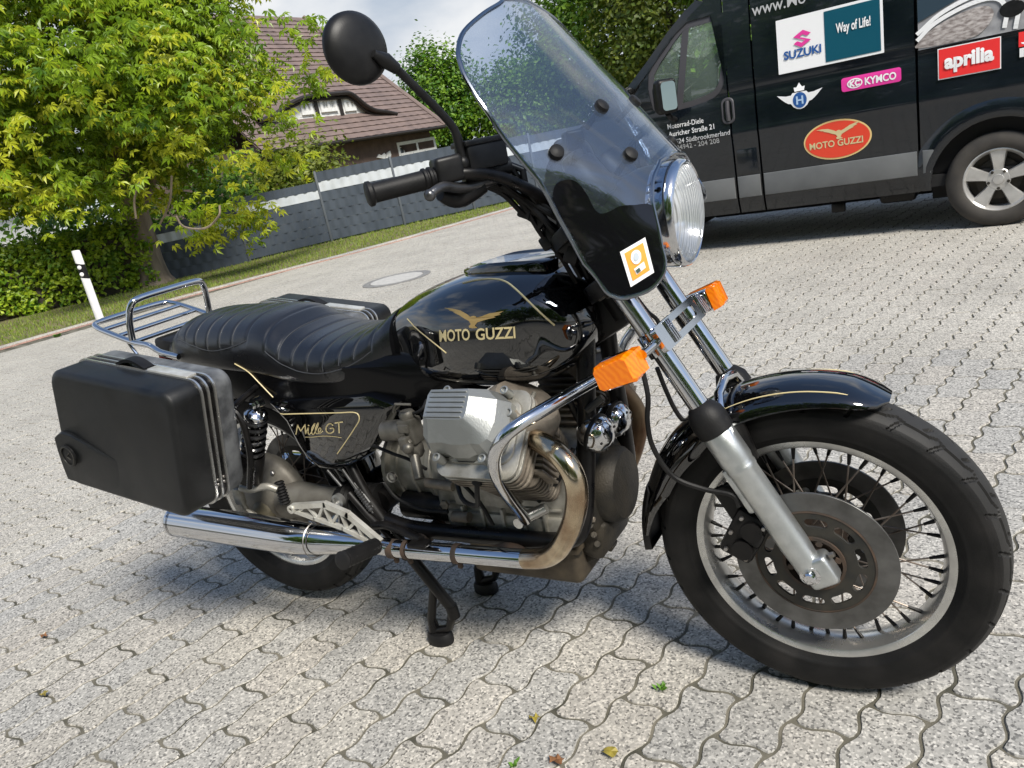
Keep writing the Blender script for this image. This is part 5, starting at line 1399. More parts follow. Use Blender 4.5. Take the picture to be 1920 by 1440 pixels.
for sd_ in (-1, 1):
    ic = (A(1160, 693, -0.205) if sd_ < 0 else A(1320, 562, 0.205))
    e_x = Vector((math.cos(R(17)), 0, math.sin(R(17)))); e_z = Vector((-e_x.z, 0, e_x.x)); M3i = Matrix((e_x, YY*1.0, e_z)).transposed()
    b = MB(); b.box(ic-YY*(sd_*0.020)-e_x*0.008, (0.064, 0.034, 0.050), M3i, 0.010, seg=3); b.lathe([(0.010, -0.03), (0.012, 0.0)], ic-YY*(sd_*0.045), YY*sd_, 14)
    ib = part(b, 'indicator', chrome)
    b = MB()
    sec = [(-0.037, -0.019), (-0.036, 0.018), (-0.031, 0.023), (0.033, 0.027), (0.041, 0.022), (0.042, -0.020), (0.037, -0.026), (-0.030, -0.025)]
    r0 = [ic+e_x*a+e_z*q-YY*(sd_*0.004) for a, q in sec]; r1 = [ic+e_x*a+e_z*q+YY*(sd_*0.026) for a, q in sec]; r2 = [ic+e_x*a*0.88+e_z*q*0.84+YY*(sd_*0.036) for a, q in sec]
    b.loft([r0, r1, r2])
    fr0 = [ic+e_x*(0.024+0.017*k)+e_z*q*0.84+YY*(sd_*w_) for k, w_, q in ((0, -0.036, -0.030), (0, -0.036, 0.029), (1, -0.034, 0.026), (1, -0.034, -0.027))]
    fr1 = [ic+e_x*(0.024+0.017*k)+e_z*q*0.84+YY*(sd_*w_) for k, w_, q in ((0, -0.003, -0.030), (0, -0.003, 0.029), (1, -0.003, 0.026), (1, -0.003, -0.027))]
    b.loft([fr0, fr1]); part(b, 'indicator_lens', amber, smooth=30, parent=ib)

# calipers
for sd_ in (-1, 1):
    a0 = R(152); rad = Vector((math.cos(a0), 0, math.sin(a0))); tan = Vector((-rad.z, 0, rad.x)); M3c = Matrix((rad, YY, tan)).transposed()
    c = AX_F+rad*0.136+YY*(sd_*0.070)
    b = MB(); b.box(c+YY*(sd_*0.024), (0.068, 0.034, 0.108), M3c, 0.010, seg=2); b.box(c-YY*(sd_*0.022), (0.060, 0.030, 0.094), M3c, 0.010, seg=2); b.box(c+rad*0.022, (0.022, 0.05, 0.09), M3c, 0.006)
    for q in (-0.026, 0.026): b.cyl(c+tan*q*0.9+YY*(sd_*0.038)-rad*0.008, c+tan*q*0.9+YY*(sd_*0.049)-rad*0.008, 0.021, 18)
    b.box(AX_F+FK*0.16+YY*(sd_*0.088)-FX*0.05, (0.07, 0.014, 0.12), Matrix((FX, YY, FK)).transposed(), 0.006)
    cl = part(b, 'brake_caliper', frameblk)
    b = MB()
    for q, r_ in ((0.040, 0.020), (-0.040, 0.020), (0.040, -0.022), (0.0, 0.026), (-0.042, -0.024)): b.bolt(c+tan*q+rad*r_+YY*(sd_*0.041), YY*sd_, 0.0048, 0.006)
    part(b, 'caliper_bolts', steel, parent=cl)
    b = MB(); b.box(c+tan*-0.012+YY*(sd_*0.042)-rad*0.02, (0.028, 0.012, 0.036), M3c, 0.008, seg=3); part(b, 'bleed_cap', rubber, parent=cl)

# front mudguard
def mud_ring(a, rc, hw, drop, ax, n=14, th=0.0):
    out = []
    for i in range(n+1):
        t = -1+2*i/n; y = hw*math.sin(t*math.pi/2*0.98); r_ = rc-drop*(1-math.cos(t*math.pi/2))**1.0*1.0 - th
        out.append(ax+Vector((r_*math.cos(a), y, r_*math.sin(a))))
    return out
b = MB(); outer = []; inner = []
for i in range(41):
    t = i/40; a = R(66+(176-66)*t)
    hw = interp([0, .03, .08, .2, .6, .85, 1], [0.030, 0.062, 0.076, 0.082, 0.084, 0.080, 0.070], t); rc = interp([0, .1, .5, 1], [0.350, 0.360, 0.367, 0.362], t); dr = interp([0, .03, .1, .3, .45, .6, .8, .9, 1], [0.004, 0.016, 0.028, 0.044, 0.052, 0.066, 0.060, 0.040, 0.022], t)
    outer.append(mud_ring(a, rc, hw, dr, AX_F)); inner.append(mud_ring(a, rc, hw-0.002, dr, AX_F, th=0.003))
n_ = len(outer[0])
b.loft([o+list(reversed(i_)) for o, i_ in zip(outer, inner)]); mudg = part(b, 'front_mudguard', paint, smooth=45)
b = MB(); rr = []
for i in range(9):
    a = R(158+26*i/8); rr.append([AX_F+Vector((r_*math.cos(a), y, r_*math.sin(a))) for y, r_ in ((-0.072+0.003*i, 0.346), (-0.05, 0.358), (0, 0.362), (0.05, 0.358), (0.072-0.003*i, 0.346))])
b.loft([q+[p+(p-AX_F).normalized()*-0.004 for p in reversed(q)] for q in rr]); part(b, 'mud_flap', rubber, parent=mudg)
for yy in (-0.060, 0.060):
    b = MB(); b.tube([AX_F+Vector(((interp([74, 80, 118], [0.3475, 0.3505, 0.3455], d_))*math.cos(R(d_)), yy*interp([74, 84, 118], [0.92, 1, 1.06], d_), (interp([74, 80, 118], [0.3475, 0.3505, 0.3455], d_))*math.sin(R(d_)))) for d_ in np.linspace(74, 118, 30)], 0.0014, 6); part(b, 'pinstripe', gold, parent=mudg)
for sd_ in (-1, 1):
    b = MB(); b.prism([(0.235, -0.04), (0.33, -0.045), (0.345, 0.0), (0.33, 0.05), (0.235, 0.03)], lambda a, q, d: AX_F+FK*a+FX*q+YY*(sd_*(0.070+d)), 0.0, 0.010, 0.002)
    part(b, 'mudguard_stay', frameblk, parent=mudg)
b = MB(); b.tube([leg_pt(0.34, -0.088, 0.02), leg_pt(0.375, -0.06, 0.028), leg_pt(0.385, 0, 0.03), leg_pt(0.375, 0.06, 0.028), leg_pt(0.34, 0.088, 0.02)], 0.009, 10); part(b, 'fork_brace', chrome)

# ------------------------------------------------ head lamp
HC = A(1289, 399, 0.0); hx = Vector((1, 0, -0.04)).normalized(); HR = 0.090
b = MB(); b.lathe([(0.0001, -0.165), (0.045, -0.160), (0.075, -0.135), (0.092, -0.085), (0.096, -0.05), (0.096, -0.022)], HC, hx, 48); hl = part(b, 'headlamp', blackplastic, smooth=50)
b = MB(); b.lathe([(0.0965, -0.048), (0.0985, -0.040), (0.100, -0.022), (0.1005, -0.008), (0.097, 0.002), (0.0925, 0.004), (0.0895, 0.0), (0.0895, -0.008)], HC, hx, 56); part(b, 'headlamp_rim', chrome, smooth=50, parent=hl)
b = MB(); b.lathe([(0.0001, -0.075), (0.03, -0.070), (0.06, -0.048), (0.08, -0.018), (0.089, -0.003)], HC, hx, 40); part(b, 'lamp_reflector', reflector, smooth=60, parent=hl)
b = MB(); b.lathe([(0.0001, -0.020), (0.018, -0.022), (0.020, -0.045), (0.012, -0.07)], HC, hx, 20); part(b, 'bulb_shield', steel, parent=hl)
lm = pane_mat('fluted_glass', (0.95, 0.96, 0.97), gloss=0.10, ior=1.6)
nt = lm.node_tree; tc_ = nt.nodes.new('ShaderNodeTexCoord'); wv = nt.nodes.new('ShaderNodeTexWave'); wv.bands_direction = 'Y'; wv.inputs['Scale'].default_value = 30; wv.inputs['Distortion'].default_value = 0.6
bp_ = nt.nodes.new('ShaderNodeBump'); bp_.inputs['Strength'].default_value = 0.8; bp_.inputs['Distance'].default_value = 0.008
nt.links.new(tc_.outputs['Object'], wv.inputs['Vector']); nt.links.new(wv.outputs['Fac'], bp_.inputs['Height'])
for n_l in nt.nodes:
    if n_l.type in ('BSDF_GLOSSY', 'FRESNEL'): nt.links.new(bp_.outputs[0], n_l.inputs['Normal'])
# scatter of pressed glass, whitened to stand in for the sky's reflection
df_ = nt.nodes.new('ShaderNodeBsdfTranslucent'); df_.inputs[0].default_value = (0.85, 0.88, 0.9, 1); nt.links.new(bp_.outputs[0], df_.inputs['Normal'])
d2_ = nt.nodes.new('ShaderNodeBsdfDiffuse'); d2_.inputs[0].default_value = (0.75, 0.78, 0.8, 1); nt.links.new(bp_.outputs[0], d2_.inputs['Normal'])
out_ = nt.nodes['Material Output']; prev = out_.inputs['Surface'].links[0].from_socket
ma_ = nt.nodes.new('ShaderNodeMixShader'); ma_.inputs[0].default_value = 0.42; nt.links.new(prev, ma_.inputs[1]); nt.links.new(d2_.outputs[0], ma_.inputs[2]); nt.links.new(ma_.outputs[0], out_.inputs['Surface'])
b = MB(); b.lathe([(0.0895, -0.004), (0.088, 0.003), (0.07, 0.012), (0.04, 0.018), (0.0001, 0.020)], HC, hx, 48); part(b, 'headlamp_lens', lm, smooth=70, parent=hl)

# ------------------------------------------------ windscreen
ST = Vector((1.041, 0, 1.449)); SB = Vector((1.305, 0, 1.123))
def k_of(z): return float(np.interp(z, [0.90, 0.98, 1.12, 1.25, 1.42], [5.2, 4.5, 2.3, 1.25, 1.0]))
def scr(y, z, lift=0.0):
    x = SB.x+(ST.x-SB.x)*(z-SB.z)/(ST.z-SB.z) - k_of(z)*y*y
    return Vector((x+lift*0.78, y+lift*2*k_of(z)*y*0.78, z+lift*0.62))
def on_screen(u, v):
    r = ray(u, v); best = None; s = np.linspace(0.7, 2.3, 3201)
    P = np.array(CAM_LOC)[None, :]+s[:, None]*np.array(r)[None, :]
    kk = np.interp(P[:, 2], [0.90, 0.98, 1.12, 1.25, 1.42], [5.2, 4.5, 2.3, 1.25, 1.0])
    g = P[:, 0]-(SB.x+(ST.x-SB.x)*(P[:, 2]-SB.z)/(ST.z-SB.z))+kk*P[:, 1]**2
    i = np.where(g[:-1]*g[1:] < 0)[0]
    return (float(P[i[0], 1]), float(P[i[0], 2])) if len(i) else None
near_px = [(935, 9), (905, 28), (870, 60), (859, 95), (864, 125), (880, 160), (920, 220), (985, 310), (1060, 430), (1110, 510), (1135, 545), (1152, 556), (1172, 559), (1215, 545), (1240, 520), (1247, 495), (1240, 465), (1226, 400), (1222, 370), (1224, 335), (1236, 305)]
half = [on_screen(*q) for q in near_px]
half = [h for h in half if h]
half = crs2([(-0.045, 1.449)]+half, 4)
farmap = lambda a, z: (-a*interp([0.93, 1.0, 1.10], [0.84, 0.86, 1.0], z), z if z > 1.08 else 1.08+(z-1.08)*0.42)
outl = [(0.0, 1.4495)]+half+[(0.0, 1.123)]+[farmap(a, z) for a, z in reversed(half)]
bm = bmesh.new(); vsb = [bm.verts.new((a, 0, z)) for a, z in outl]; bm.faces.new(vsb)
for z in np.arange(0.90, 1.46, 0.025): bmesh.ops.bisect_plane(bm, geom=list(bm.verts)+list(bm.edges)+list(bm.faces), plane_co=(0, 0, z), plane_no=(0, 0, 1))
for y in np.arange(-0.40, 0.41, 0.02): bmesh.ops.bisect_plane(bm, geom=list(bm.verts)+list(bm.edges)+list(bm.faces), plane_co=(y, 0, 0), plane_no=(1, 0, 0))
ex = bmesh.ops.extrude_face_region(bm, geom=list(bm.faces)); top = set(g for g in ex['geom'] if isinstance(g, bmesh.types.BMVert))
for v in bm.verts: v.co = scr(v.co.x, v.co.z, 0.004 if v in top else 0.0)
bm.verts.index_update(); b = MB(); b.add([v.co for v in bm.verts], [[v.index for v in f.verts] for f in bm.faces]); bm.free()
ws_ = part(b, 'windscreen', screenm, smooth=40)
b = MB(); b.tube([scr(a, z, 0.002) for a, z in outl], 0.0042, 8, closed=True); part(b, 'edge_trim', mat('screen_edge', (0.22, 0.24, 0.27), rough=0.14, metal=1.0), parent=ws_)
for q in ((1126, 203), (1042, 289), (1180, 293)):
    a, z = on_screen(*q)
    for s_ in ((1,) if abs(a) < 0.02 else (1, -1)):
        P = scr(a*s_, z, 0.004); nrm = (scr(a*s_, z, 1.0)-scr(a*s_, z, 0)).normalized()
        b = MB(); b.lathe([(0.0135, -0.008), (0.0135, 0.002), (0.0125, 0.006), (0.007, 0.0085), (0.0001, 0.009)], P, nrm, 18); b.cyl(P-nrm*0.05, P-nrm*0.006, 0.006, 10); part(b, 'screen_knob', rubber, parent=ws_)
# black sheet painted in for the dark reflection on the lower screen
refl_px = [(1046, 396), (1036, 372), (1040, 352), (1052, 342), (1070, 340), (1087, 350), (1101, 370), (1112, 392), (1125, 403), (1142, 399), (1162, 389), (1190, 387), (1221, 388), (1230, 430), (1239, 468), (1244, 495), (1238, 518), (1214, 542), (1172, 555), (1154, 552), (1138, 543), (1113, 508), (1080, 454)]
ph = crs2([on_screen(*q) for q in refl_px], 3, True)
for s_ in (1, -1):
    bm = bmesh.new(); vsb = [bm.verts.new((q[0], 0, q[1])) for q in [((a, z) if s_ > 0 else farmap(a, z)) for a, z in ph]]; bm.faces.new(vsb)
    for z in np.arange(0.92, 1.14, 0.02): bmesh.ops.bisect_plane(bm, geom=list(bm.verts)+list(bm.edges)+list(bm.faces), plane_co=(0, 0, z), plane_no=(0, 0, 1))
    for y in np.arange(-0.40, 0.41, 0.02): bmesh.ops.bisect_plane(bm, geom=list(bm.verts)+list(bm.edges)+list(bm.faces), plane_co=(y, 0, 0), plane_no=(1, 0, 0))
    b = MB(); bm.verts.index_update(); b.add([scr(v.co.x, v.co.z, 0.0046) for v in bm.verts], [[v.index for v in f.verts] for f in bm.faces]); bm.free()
    part(b, 'dark_reflection', mat('painted_dark_reflection', (0.004, 0.004, 0.005), rough=0.07, spec=0.45) if s_ == 1 else MATS['painted_dark_reflection'], smooth=60, parent=ws_)
# sticker on the screen: white square with an orange field
def sq(u, v): # bilinear position on the sticker
    c = [Vector(q) for q in ((1162, 475), (1208, 448), (1226, 513), (1183, 540))]
    p = (c[0]*(1-u)+c[1]*u)*(1-v)+(c[3]*(1-u)+c[2]*u)*v
    return on_screen(p.x, p.y)
def stk(poly, lift, m, nm):
    b = MB(); pts = [scr(*sq(*p), lift) for p in poly]; b.add(pts, [tuple(range(len(pts)))]); part(b, nm, m, smooth=None, parent=ws_)
stk([(0, 0), (1, 0), (1, 1), (0, 1)], 0.0058, white, 'sticker')
stk([(.13, .10), (.87, .10), (.87, .88), (.13, .88)], 0.0064, orangeprint, 'sticker_field')
stk([(0.5+0.20*math.cos(t), 0.36+0.19*math.sin(t)) for t in np.linspace(0, 6.2, 16)], 0.0070, white, 'sticker_disc')
stk([(0.5+0.11*math.cos(t), 0.36+0.11*math.sin(t)) for t in np.linspace(0, 6.2, 14)], 0.0076, mat('sticker_grey', (0.45, 0.50, 0.55), rough=0.4), 'sticker_disc')
stk([(.30, .62), (.72, .58), (.74, .76), (.34, .80)], 0.0070, white, 'sticker_text')
stk([(.34, .68), (.50, .66), (.52, .76), (.37, .78)], 0.0076, mat('sticker_dark', (0.05, 0.08, 0.06), rough=0.4), 'sticker_text')

# instruments and bracket behind the screen
b = MB(); M3t = Matrix((FX, YY, FK)).transposed()
for sd_ in (-1, 1): b.lathe([(0.0001, -0.05), (0.04, -0.048), (0.050, -0.02), (0.052, 0.03), (0.050, 0.036), (0.046, 0.034)], Vector((1.150, sd_*0.066, 1.095)), Vector((-0.62, 0, 0.78)), 32)
b.box((1.165, 0, 1.075), (0.06, 0.25, 0.05), Matrix.Rotation(R(-35), 3, 'Y'), 0.015)
ip = part(b, 'instruments', blackplastic, smooth=45)
b = MB()
backing_outl = crs2([(-0.145, 0.97), (-0.16, 1.06), (-0.15, 1.105), (-0.125, 1.12), (-0.10, 1.09), (-0.07, 1.045), (0, 1.035), (0.07, 1.045), (0.10, 1.09), (0.125, 1.12), (0.15, 1.105), (0.16, 1.06), (0.145, 0.97), (0.08, 0.93), (0, 0.92), (-0.08, 0.93)], 3, True)
b.prism(backing_outl, lambda a, z, d: Vector((1.225-0.55*(z-1.0)+d-0.6*abs(a)**1.5, a, z)), 0.0, 0.006, 0.002); part(b, 'dark_backing', blackplastic)  # added black panel that darkens the view through the screen

# ------------------------------------------------ handlebar and controls
bar_n = [Vector((1.095, 0.0, 1.055)), Vector((1.093, -0.055, 1.055)), Vector((1.082, -0.10, 1.085)), A(985, 352, -0.155), A(930, 330, -0.205), A(870, 325, -0.255), A(800, 340, -0.295), A(690, 364, -0.385)]
for sd_ in (1, -1):
    f_ = (lambda p: p) if sd_ == 1 else myr
    b = MB(); b.tube([f_(p) for p in crs(bar_n, 5)], 0.0112, 14); part(b, 'handlebar', frameblk)
    g0, g1 = A(815, 333, -0.290), A(688, 365, -0.385); d = (g1-g0).normalized(); L_ = (g1-g0).length
    b = MB(); b.lathe([(0.0165, 0.0), (0.0180, 0.010), (0.0172, 0.016), (0.0170, L_*0.5), (0.0172, L_-0.012), (0.0215, L_-0.008), (0.0215, L_-0.002), (0.019, L_), (0.0001, L_+0.001)], f_(g0), (f_(g1)-f_(g0)), 26)
    for q in (0.004, 0.014): b.lathe([(0.0180, q), (0.0202, q+0.002), (0.0202, q+0.006), (0.0180, q+0.008)], f_(g0), (f_(g1)-f_(g0)), 26)
    part(b, 'grip', rubber)
    hc_ = A(838, 318, -0.268); b = MB(); fr_ = Matrix(((f_(g1)-f_(g0)).normalized(), Vector((0, 0, 1)).cross((f_(g1)-f_(g0)).normalized()).normalized(), Vector((0, 0, 1)))).transposed()
    b.box(f_(hc_), (0.052, 0.046, 0.046), fr_, 0.008, seg=3); b.box(f_(A(842, 300, -0.262)), (0.03, 0.024, 0.014), fr_, 0.004); part(b, 'switch_housing', blackplastic)
    if sd_ == 1:
        mcp = A(903, 292, -0.205); b = MB(); b.box(mcp, (0.082, 0.052, 0.046), Matrix.Rotation(R(62), 3, 'Z') @ Matrix.Rotation(R(0), 3, 'X'), 0.006, seg=2)
        b.box(mcp+Vector((0, 0, 0.025)), (0.088, 0.058, 0.010), Matrix.Rotation(R(62), 3, 'Z'), 0.003); mcy = part(b, 'brake_reservoir', blackplastic)
        b = MB(); b.tube([A(955, 310, -0.165), A(905, 322, -0.205), A(868, 330, -0.232)], [0.016, 0.021, 0.017], 14); b.tube([A(952, 308, -0.16), A(980, 318, -0.155), A(985, 352, -0.15)], 0.007, 10); part(b, 'master_cylinder', blackplastic, parent=mcy)
    lev = [A(925, 333, -0.190), A(890, 347, -0.225), A(860, 352, -0.262), A(832, 350, -0.300), A(815, 358, -0.325), A(806, 366, -0.335)]
    b = MB(); b.tube([f_(p) for p in crs(lev, 5)], [interp([0, .3, .8, 1], [0.013, 0.010, 0.008, 0.0085], i/25) for i in range(26)], 12); b.sphere(f_(lev[-1]), 0.0105, 14, 9)
    part(b, 'lever', mat('lever_metal', (0.16, 0.16, 0.165), (0.05, 0.05, 0.05), scale=14, rough=0.3, metal=0.8) if sd_ == 1 else MATS['lever_metal'])
    b = MB(); bl = [A(905, 345, -0.205), A(880, 360, -0.225), A(850, 372, -0.25), A(825, 366, -0.28)]
    b.tube([f_(p) for p in crs(bl, 4)], [interp([0, .5, 1], [0.017, 0.021, 0.010], i/12) for i in range(13)], 12); part(b, 'lever_bracket', blackplastic)
b = MB(); b.box((1.095, 0, 1.058), (0.055, 0.15, 0.035), Matrix.Rotation(R(28), 3, 'Y'), 0.008); b.box((1.10, 0, 1.035), (0.05, 0.05, 0.05), None, 0.01); part(b, 'bar_clamp', frameblk)
# mirror
mC = A(672, 88, -0.395); mx_ = Vector((0.93, -0.36, 0.02)).normalized()
b = MB(); stalk = [A(868, 305, -0.25), A(862, 275, -0.252), A(850, 240, -0.262), A(820, 205, -0.285), A(770, 155, -0.325), A(738, 124, -0.352), A(715, 108, -0.370)]
b.tube(crs(stalk, 5), [interp([0, .25, .3, 1], [0.0085, 0.0085, 0.0072, 0.0072], i/30) for i in range(31)], 12); b.tube([A(745, 130, -0.348), A(722, 113, -0.365), A(700, 100, -0.385)], [0.009, 0.0125, 0.006], 12); b.sphere(A(868, 306, -0.25), 0.014, 12, 8)
ms = part(b, 'mirror_stalk', blackplastic)
b = MB(); b.lathe([(0.0001, 0.011), (0.015, 0.0105), (0.035, 0.0072), (0.047, 0.0022), (0.0545, -0.005), (0.0555, -0.012), (0.0535, -0.016), (0.051, -0.0145)], mC, mx_, 44); mi_ = part(b, 'mirror', blackplastic, smooth=60)
b = MB(); b.lathe([(0.051, -0.0150), (0.0001, -0.0150)], mC, mx_, 36); part(b, 'mirror_glass', reflector, parent=mi_)

# cables
def cable(pts, r=0.0045, m=rubber, nm='cable'): b = MB(); b.tube(crs(pts, 6), r, 8); part(b, nm, m)
cable([A(895, 330, -0.20), A(945, 350, -0.165), A(985, 390, -0.13), A(1020, 410, -0.105), A(1060, 440, -0.08), A(1100, 480, -0.05)])
cable([A(880, 338, -0.21), A(940, 362, -0.17), A(980, 400, -0.13), A(1010, 420, -0.10), A(1050, 455, -0.07)], 0.0055)
cable([A(925, 322, -0.19), A(975, 352, -0.145), A(1020, 385, -0.11), A(1070, 425, -0.085), A(1110, 470, -0.07)], 0.0045)
cable([A(900, 325, -0.2), A(950, 340, -0.16), A(1000, 375, -0.12), A(1045, 410, -0.1), A(1085, 450, -0.07), A(1120, 500, -0.05)], 0.004)
cable([A(1196, 660, -0.13), A(1206, 700, -0.14), A(1215, 745, -0.15), A(1214, 790, -0.15), A(1225, 840, -0.14), A(1262, 893, -0.125), A(1320, 917, -0.115), A(1372, 928, -0.11), A(1385, 950, -0.11)], 0.0052, nm='brake_hose')
cable([A(1232, 690, -0.02), A(1250, 735, 0.0), A(1270, 775, 0.01), A(1300, 810, 0.02)], 0.005, nm='brake_hose')
cable([A(1195, 560, -0.02), A(1215, 585, 0.0), A(1235, 605, 0.01), A(1250, 660, 0.0)], 0.0045)
cable([A(960, 318, -0.165), A(1000, 372, -0.125), A(1030, 425, -0.10), A(1060, 470, -0.08), A(1090, 520, -0.06)], 0.006)
cable([A(870, 335, -0.225), A(930, 352, -0.18), A(975, 378, -0.14), A(1015, 440, -0.10), A(1050, 480, -0.08), A(1080, 530, -0.05)], 0.005)
cable([A(910, 340, -0.20), A(965, 362, -0.15), A(1025, 398, -0.11), A(1080, 438, -0.09), A(1130, 500, -0.07)], 0.005)
cable([A(940, 345, -0.18), A(990, 382, -0.13), A(1040, 432, -0.10), A(1075, 462, -0.085), A(1105, 520, -0.06)], 0.0065)
b = MB()
for (u, v, yy, r_) in ((985, 398, -0.12, 0.014), (1025, 455, -0.09, 0.014), (1075, 475, -0.08, 0.02), (1010, 412, -0.10, 0.016), (1035, 440, -0.085, 0.018), (1062, 455, -0.08, 0.02), (1055, 415, -0.09, 0.014), (1085, 440, -0.07, 0.02), (1050, 470, -0.06, 0.013), (1100, 470, -0.085, 0.018)): b.box(A(u, v, yy), (r_*1.6, r_*1.4, r_*2.0), Matrix.Rotation(R(30+u), 3, 'Y'), r_*0.35)
part(b, 'cable_clamps', blackplastic)
# ------------------------------------------------ tank
TX = [0.585, 0.62, 0.67, 0.74, 0.82, 0.90, 0.97, 1.03, 1.075, 1.105, 1.122]
TT = [0.850, 0.886, 0.910, 0.931, 0.947, 0.956, 0.956, 0.944, 0.917, 0.883, 0.845]
TBt = [0.735, 0.722, 0.712, 0.704, 0.700, 0.700, 0.706, 0.720, 0.745, 0.775, 0.805]
TH = [0.094, 0.108, 0.122, 0.138, 0.152, 0.161, 0.163, 0.155, 0.133, 0.100, 0.060]
def tank_sec(x, n=64):
    zt, zb, hw = (interp(TX, q, x) for q in (TT, TBt, TH)); zm = zb+(zt-zb)*0.50; out = []
    for j in range(n):
        t = 2*math.pi*j/n; c, s = math.cos(t), math.sin(t)
        e = 2.35 if s > 0 else 3.2
        y = hw*math.copysign(abs(c)**(2/e), c); z = zm+((zt-zm) if s > 0 else (zm-zb))*math.copysign(abs(s)**(2/e), s)
        # knee scallop towards the rear, crisp lower edge
        kn = math.exp(-((x-0.665)/0.085)**2)*math.exp(-((z-0.815)/0.075)**2); y -= math.copysign(0.020*kn, y)
        fl = math.exp(-((x-1.03)/0.06)**2)*math.exp(-((z-0.80)/0.06)**2); y -= math.copysign(0.014*fl, y)
        out.append(Vector((x, y, z)))
    return out
b = MB(); xs_ = np.concatenate([np.linspace(0.585, 0.65, 10), np.linspace(0.66, 1.04, 44), np.linspace(1.045, 1.122, 16)])
TXs = [Vector((a, c, 0)) for a, c in zip(TX, TT)]
def sm(arr): # smooth the control values
    p = crs([(a, c, 0) for a, c in zip(TX, arr)], 8); return [q.x for q in p], [q.y for q in p]
_tt, _tb, _th = sm(TT), sm(TBt), sm(TH)
TX0 = TX; TX = _tt[0]; TT = _tt[1]; TBt = _tb[1]; TH = _th[1]
b.loft([tank_sec(float(x)) for x in xs_])
tank = part(b, 'fuel_tank', paint, smooth=60)
tbvh = BVHTree.FromPolygons([Vector(v) for v in b.v], b.f)
def on_tank(u, v, lift=0.0012):
    d = ray(u, v).normalized(); h = tbvh.ray_cast(CAM_LOC, d, 5)
    if h[0] is None: return None
    n = h[1] if h[1].dot(d) < 0 else -h[1]
    return h[0]+n*lift
# filler flap
b = MB()
fl_out = crs2([(0.80, 0.0), (0.83, -0.040), (0.90, -0.066), (0.98, -0.070), (1.035, -0.050), (1.045, 0.0), (1.035, 0.050), (0.98, 0.070), (0.90, 0.066), (0.83, 0.040)], 5, True)
def topz(x, y):
    h = tbvh.ray_cast(Vector((x, y, 1.3)), Vector((0, 0, -1)), 2); return h[0].z if h[0] is not None else 0.93
def flp(a, q, d):
    ed = min(1.0, max(0.0, (a-0.80)/0.10)); return Vector((a, q, topz(a, q)+d*(0.35+0.65*ed)+ (0.004 if d > 0.01 else 0)*math.cos(q*18)))
b.prism(fl_out, flp, -0.006, 0.017, 0.007); fl_ = part(b, 'filler_flap', paint, smooth=50, parent=tank)
# gold lines
def tank_line(px, r, m=gold, nm='pinstripe'):
    pts = [on_tank(u, v, 0.0002) for u, v in crs2(px, 6)]; pts = [p for p in pts if p is not None]
    if len(pts) > 2: b = MB(); b.tube(pts, r, 6); part(b, nm, m, parent=tank)
tank_line([(868, 531), (895, 525), (925, 523), (948, 528), (968, 543), (990, 564), (1015, 588), (1040, 610)], 0.0021)
tank_line([(764, 598), (780, 615), (800, 632), (820, 648), (837, 662)], 0.0016)
tank_line([(890, 695), (930, 706), (985, 706), (1030, 695), (1075, 672)], 0.0010, paint)
# lettering and eagle on the tank side
def tank_flat(nm, pts, faces, m, parent=tank):
    vs = []; 
    for u, v in pts:
        p = on_tank(u, v, 0.0012); vs.append(p if p is not None else None)
    if any(p is None for p in vs):
        ok = [i for i, p in enumerate(vs) if p is not None]
        if not ok: return
        vs = [p if p is not None else vs[ok[0]] for p in vs]
    b = MB(); b.add(vs, faces); part(b, nm, m, smooth=None, parent=parent)
def tank_word(txt, p0, p1, hpx, up, bold, m, nm):
    v, f = text_mesh(txt, 1.0, bold); a0 = min(p[0] for p in v); a1 = max(p[0] for p in v)
    P = [(p0[0]+(p1[0]-p0[0])*(a-a0)/(a1-a0)+up[0]*hpx*q, p0[1]+(p1[1]-p0[1])*(a-a0)/(a1-a0)+up[1]*hpx*q) for a, q in v]
    tank_flat(nm, P, f, m)
tank_word('MOTO', (825, 640), (882, 637), 21, (-0.05, -1), 0.020, gold, 'tank_lettering')
tank_word('GUZZI', (893, 637), (967, 633), 21, (-0.05, -1), 0.020, gold, 'tank_lettering')
def eagle2(cx, cy, w, ang):
    L = [(-.50, .115), (-.36, .120), (-.22, .105), (-.10, .055), (-.045, .02), (-.02, .035), (.015, .045), (.05, .035), (.06, .02), (.14, .05), (.26, .115), (.38, .150), (.50, .185), (.42, .125), (.46, .12), (.34, .075), (.38, .065), (.24, .015), (.13, -.035), (.08, -.06), (.05, -.12), (.10, -.145), (.02, -.165), (-.04, -.16), (-.05, -.13), (-.02, -.10), (-.06, -.05), (-.14, -.02), (-.22, .02), (-.34, .06), (-.30, .065), (-.42, .085), (-.38, .09)]
    c, s = math.cos(ang), math.sin(ang); return [(cx+(a*c+q*s)*w, cy-(q*c-a*s)*w) for a, q in L]
eg = eagle2(887, 597, 112, R(7)); tri = geometry.tessellate_polygon([[Vector((a, q, 0)) for a, q in eg]])
tank_flat('tank_eagle', eg, [tuple(t) for t in tri], goldmetal)

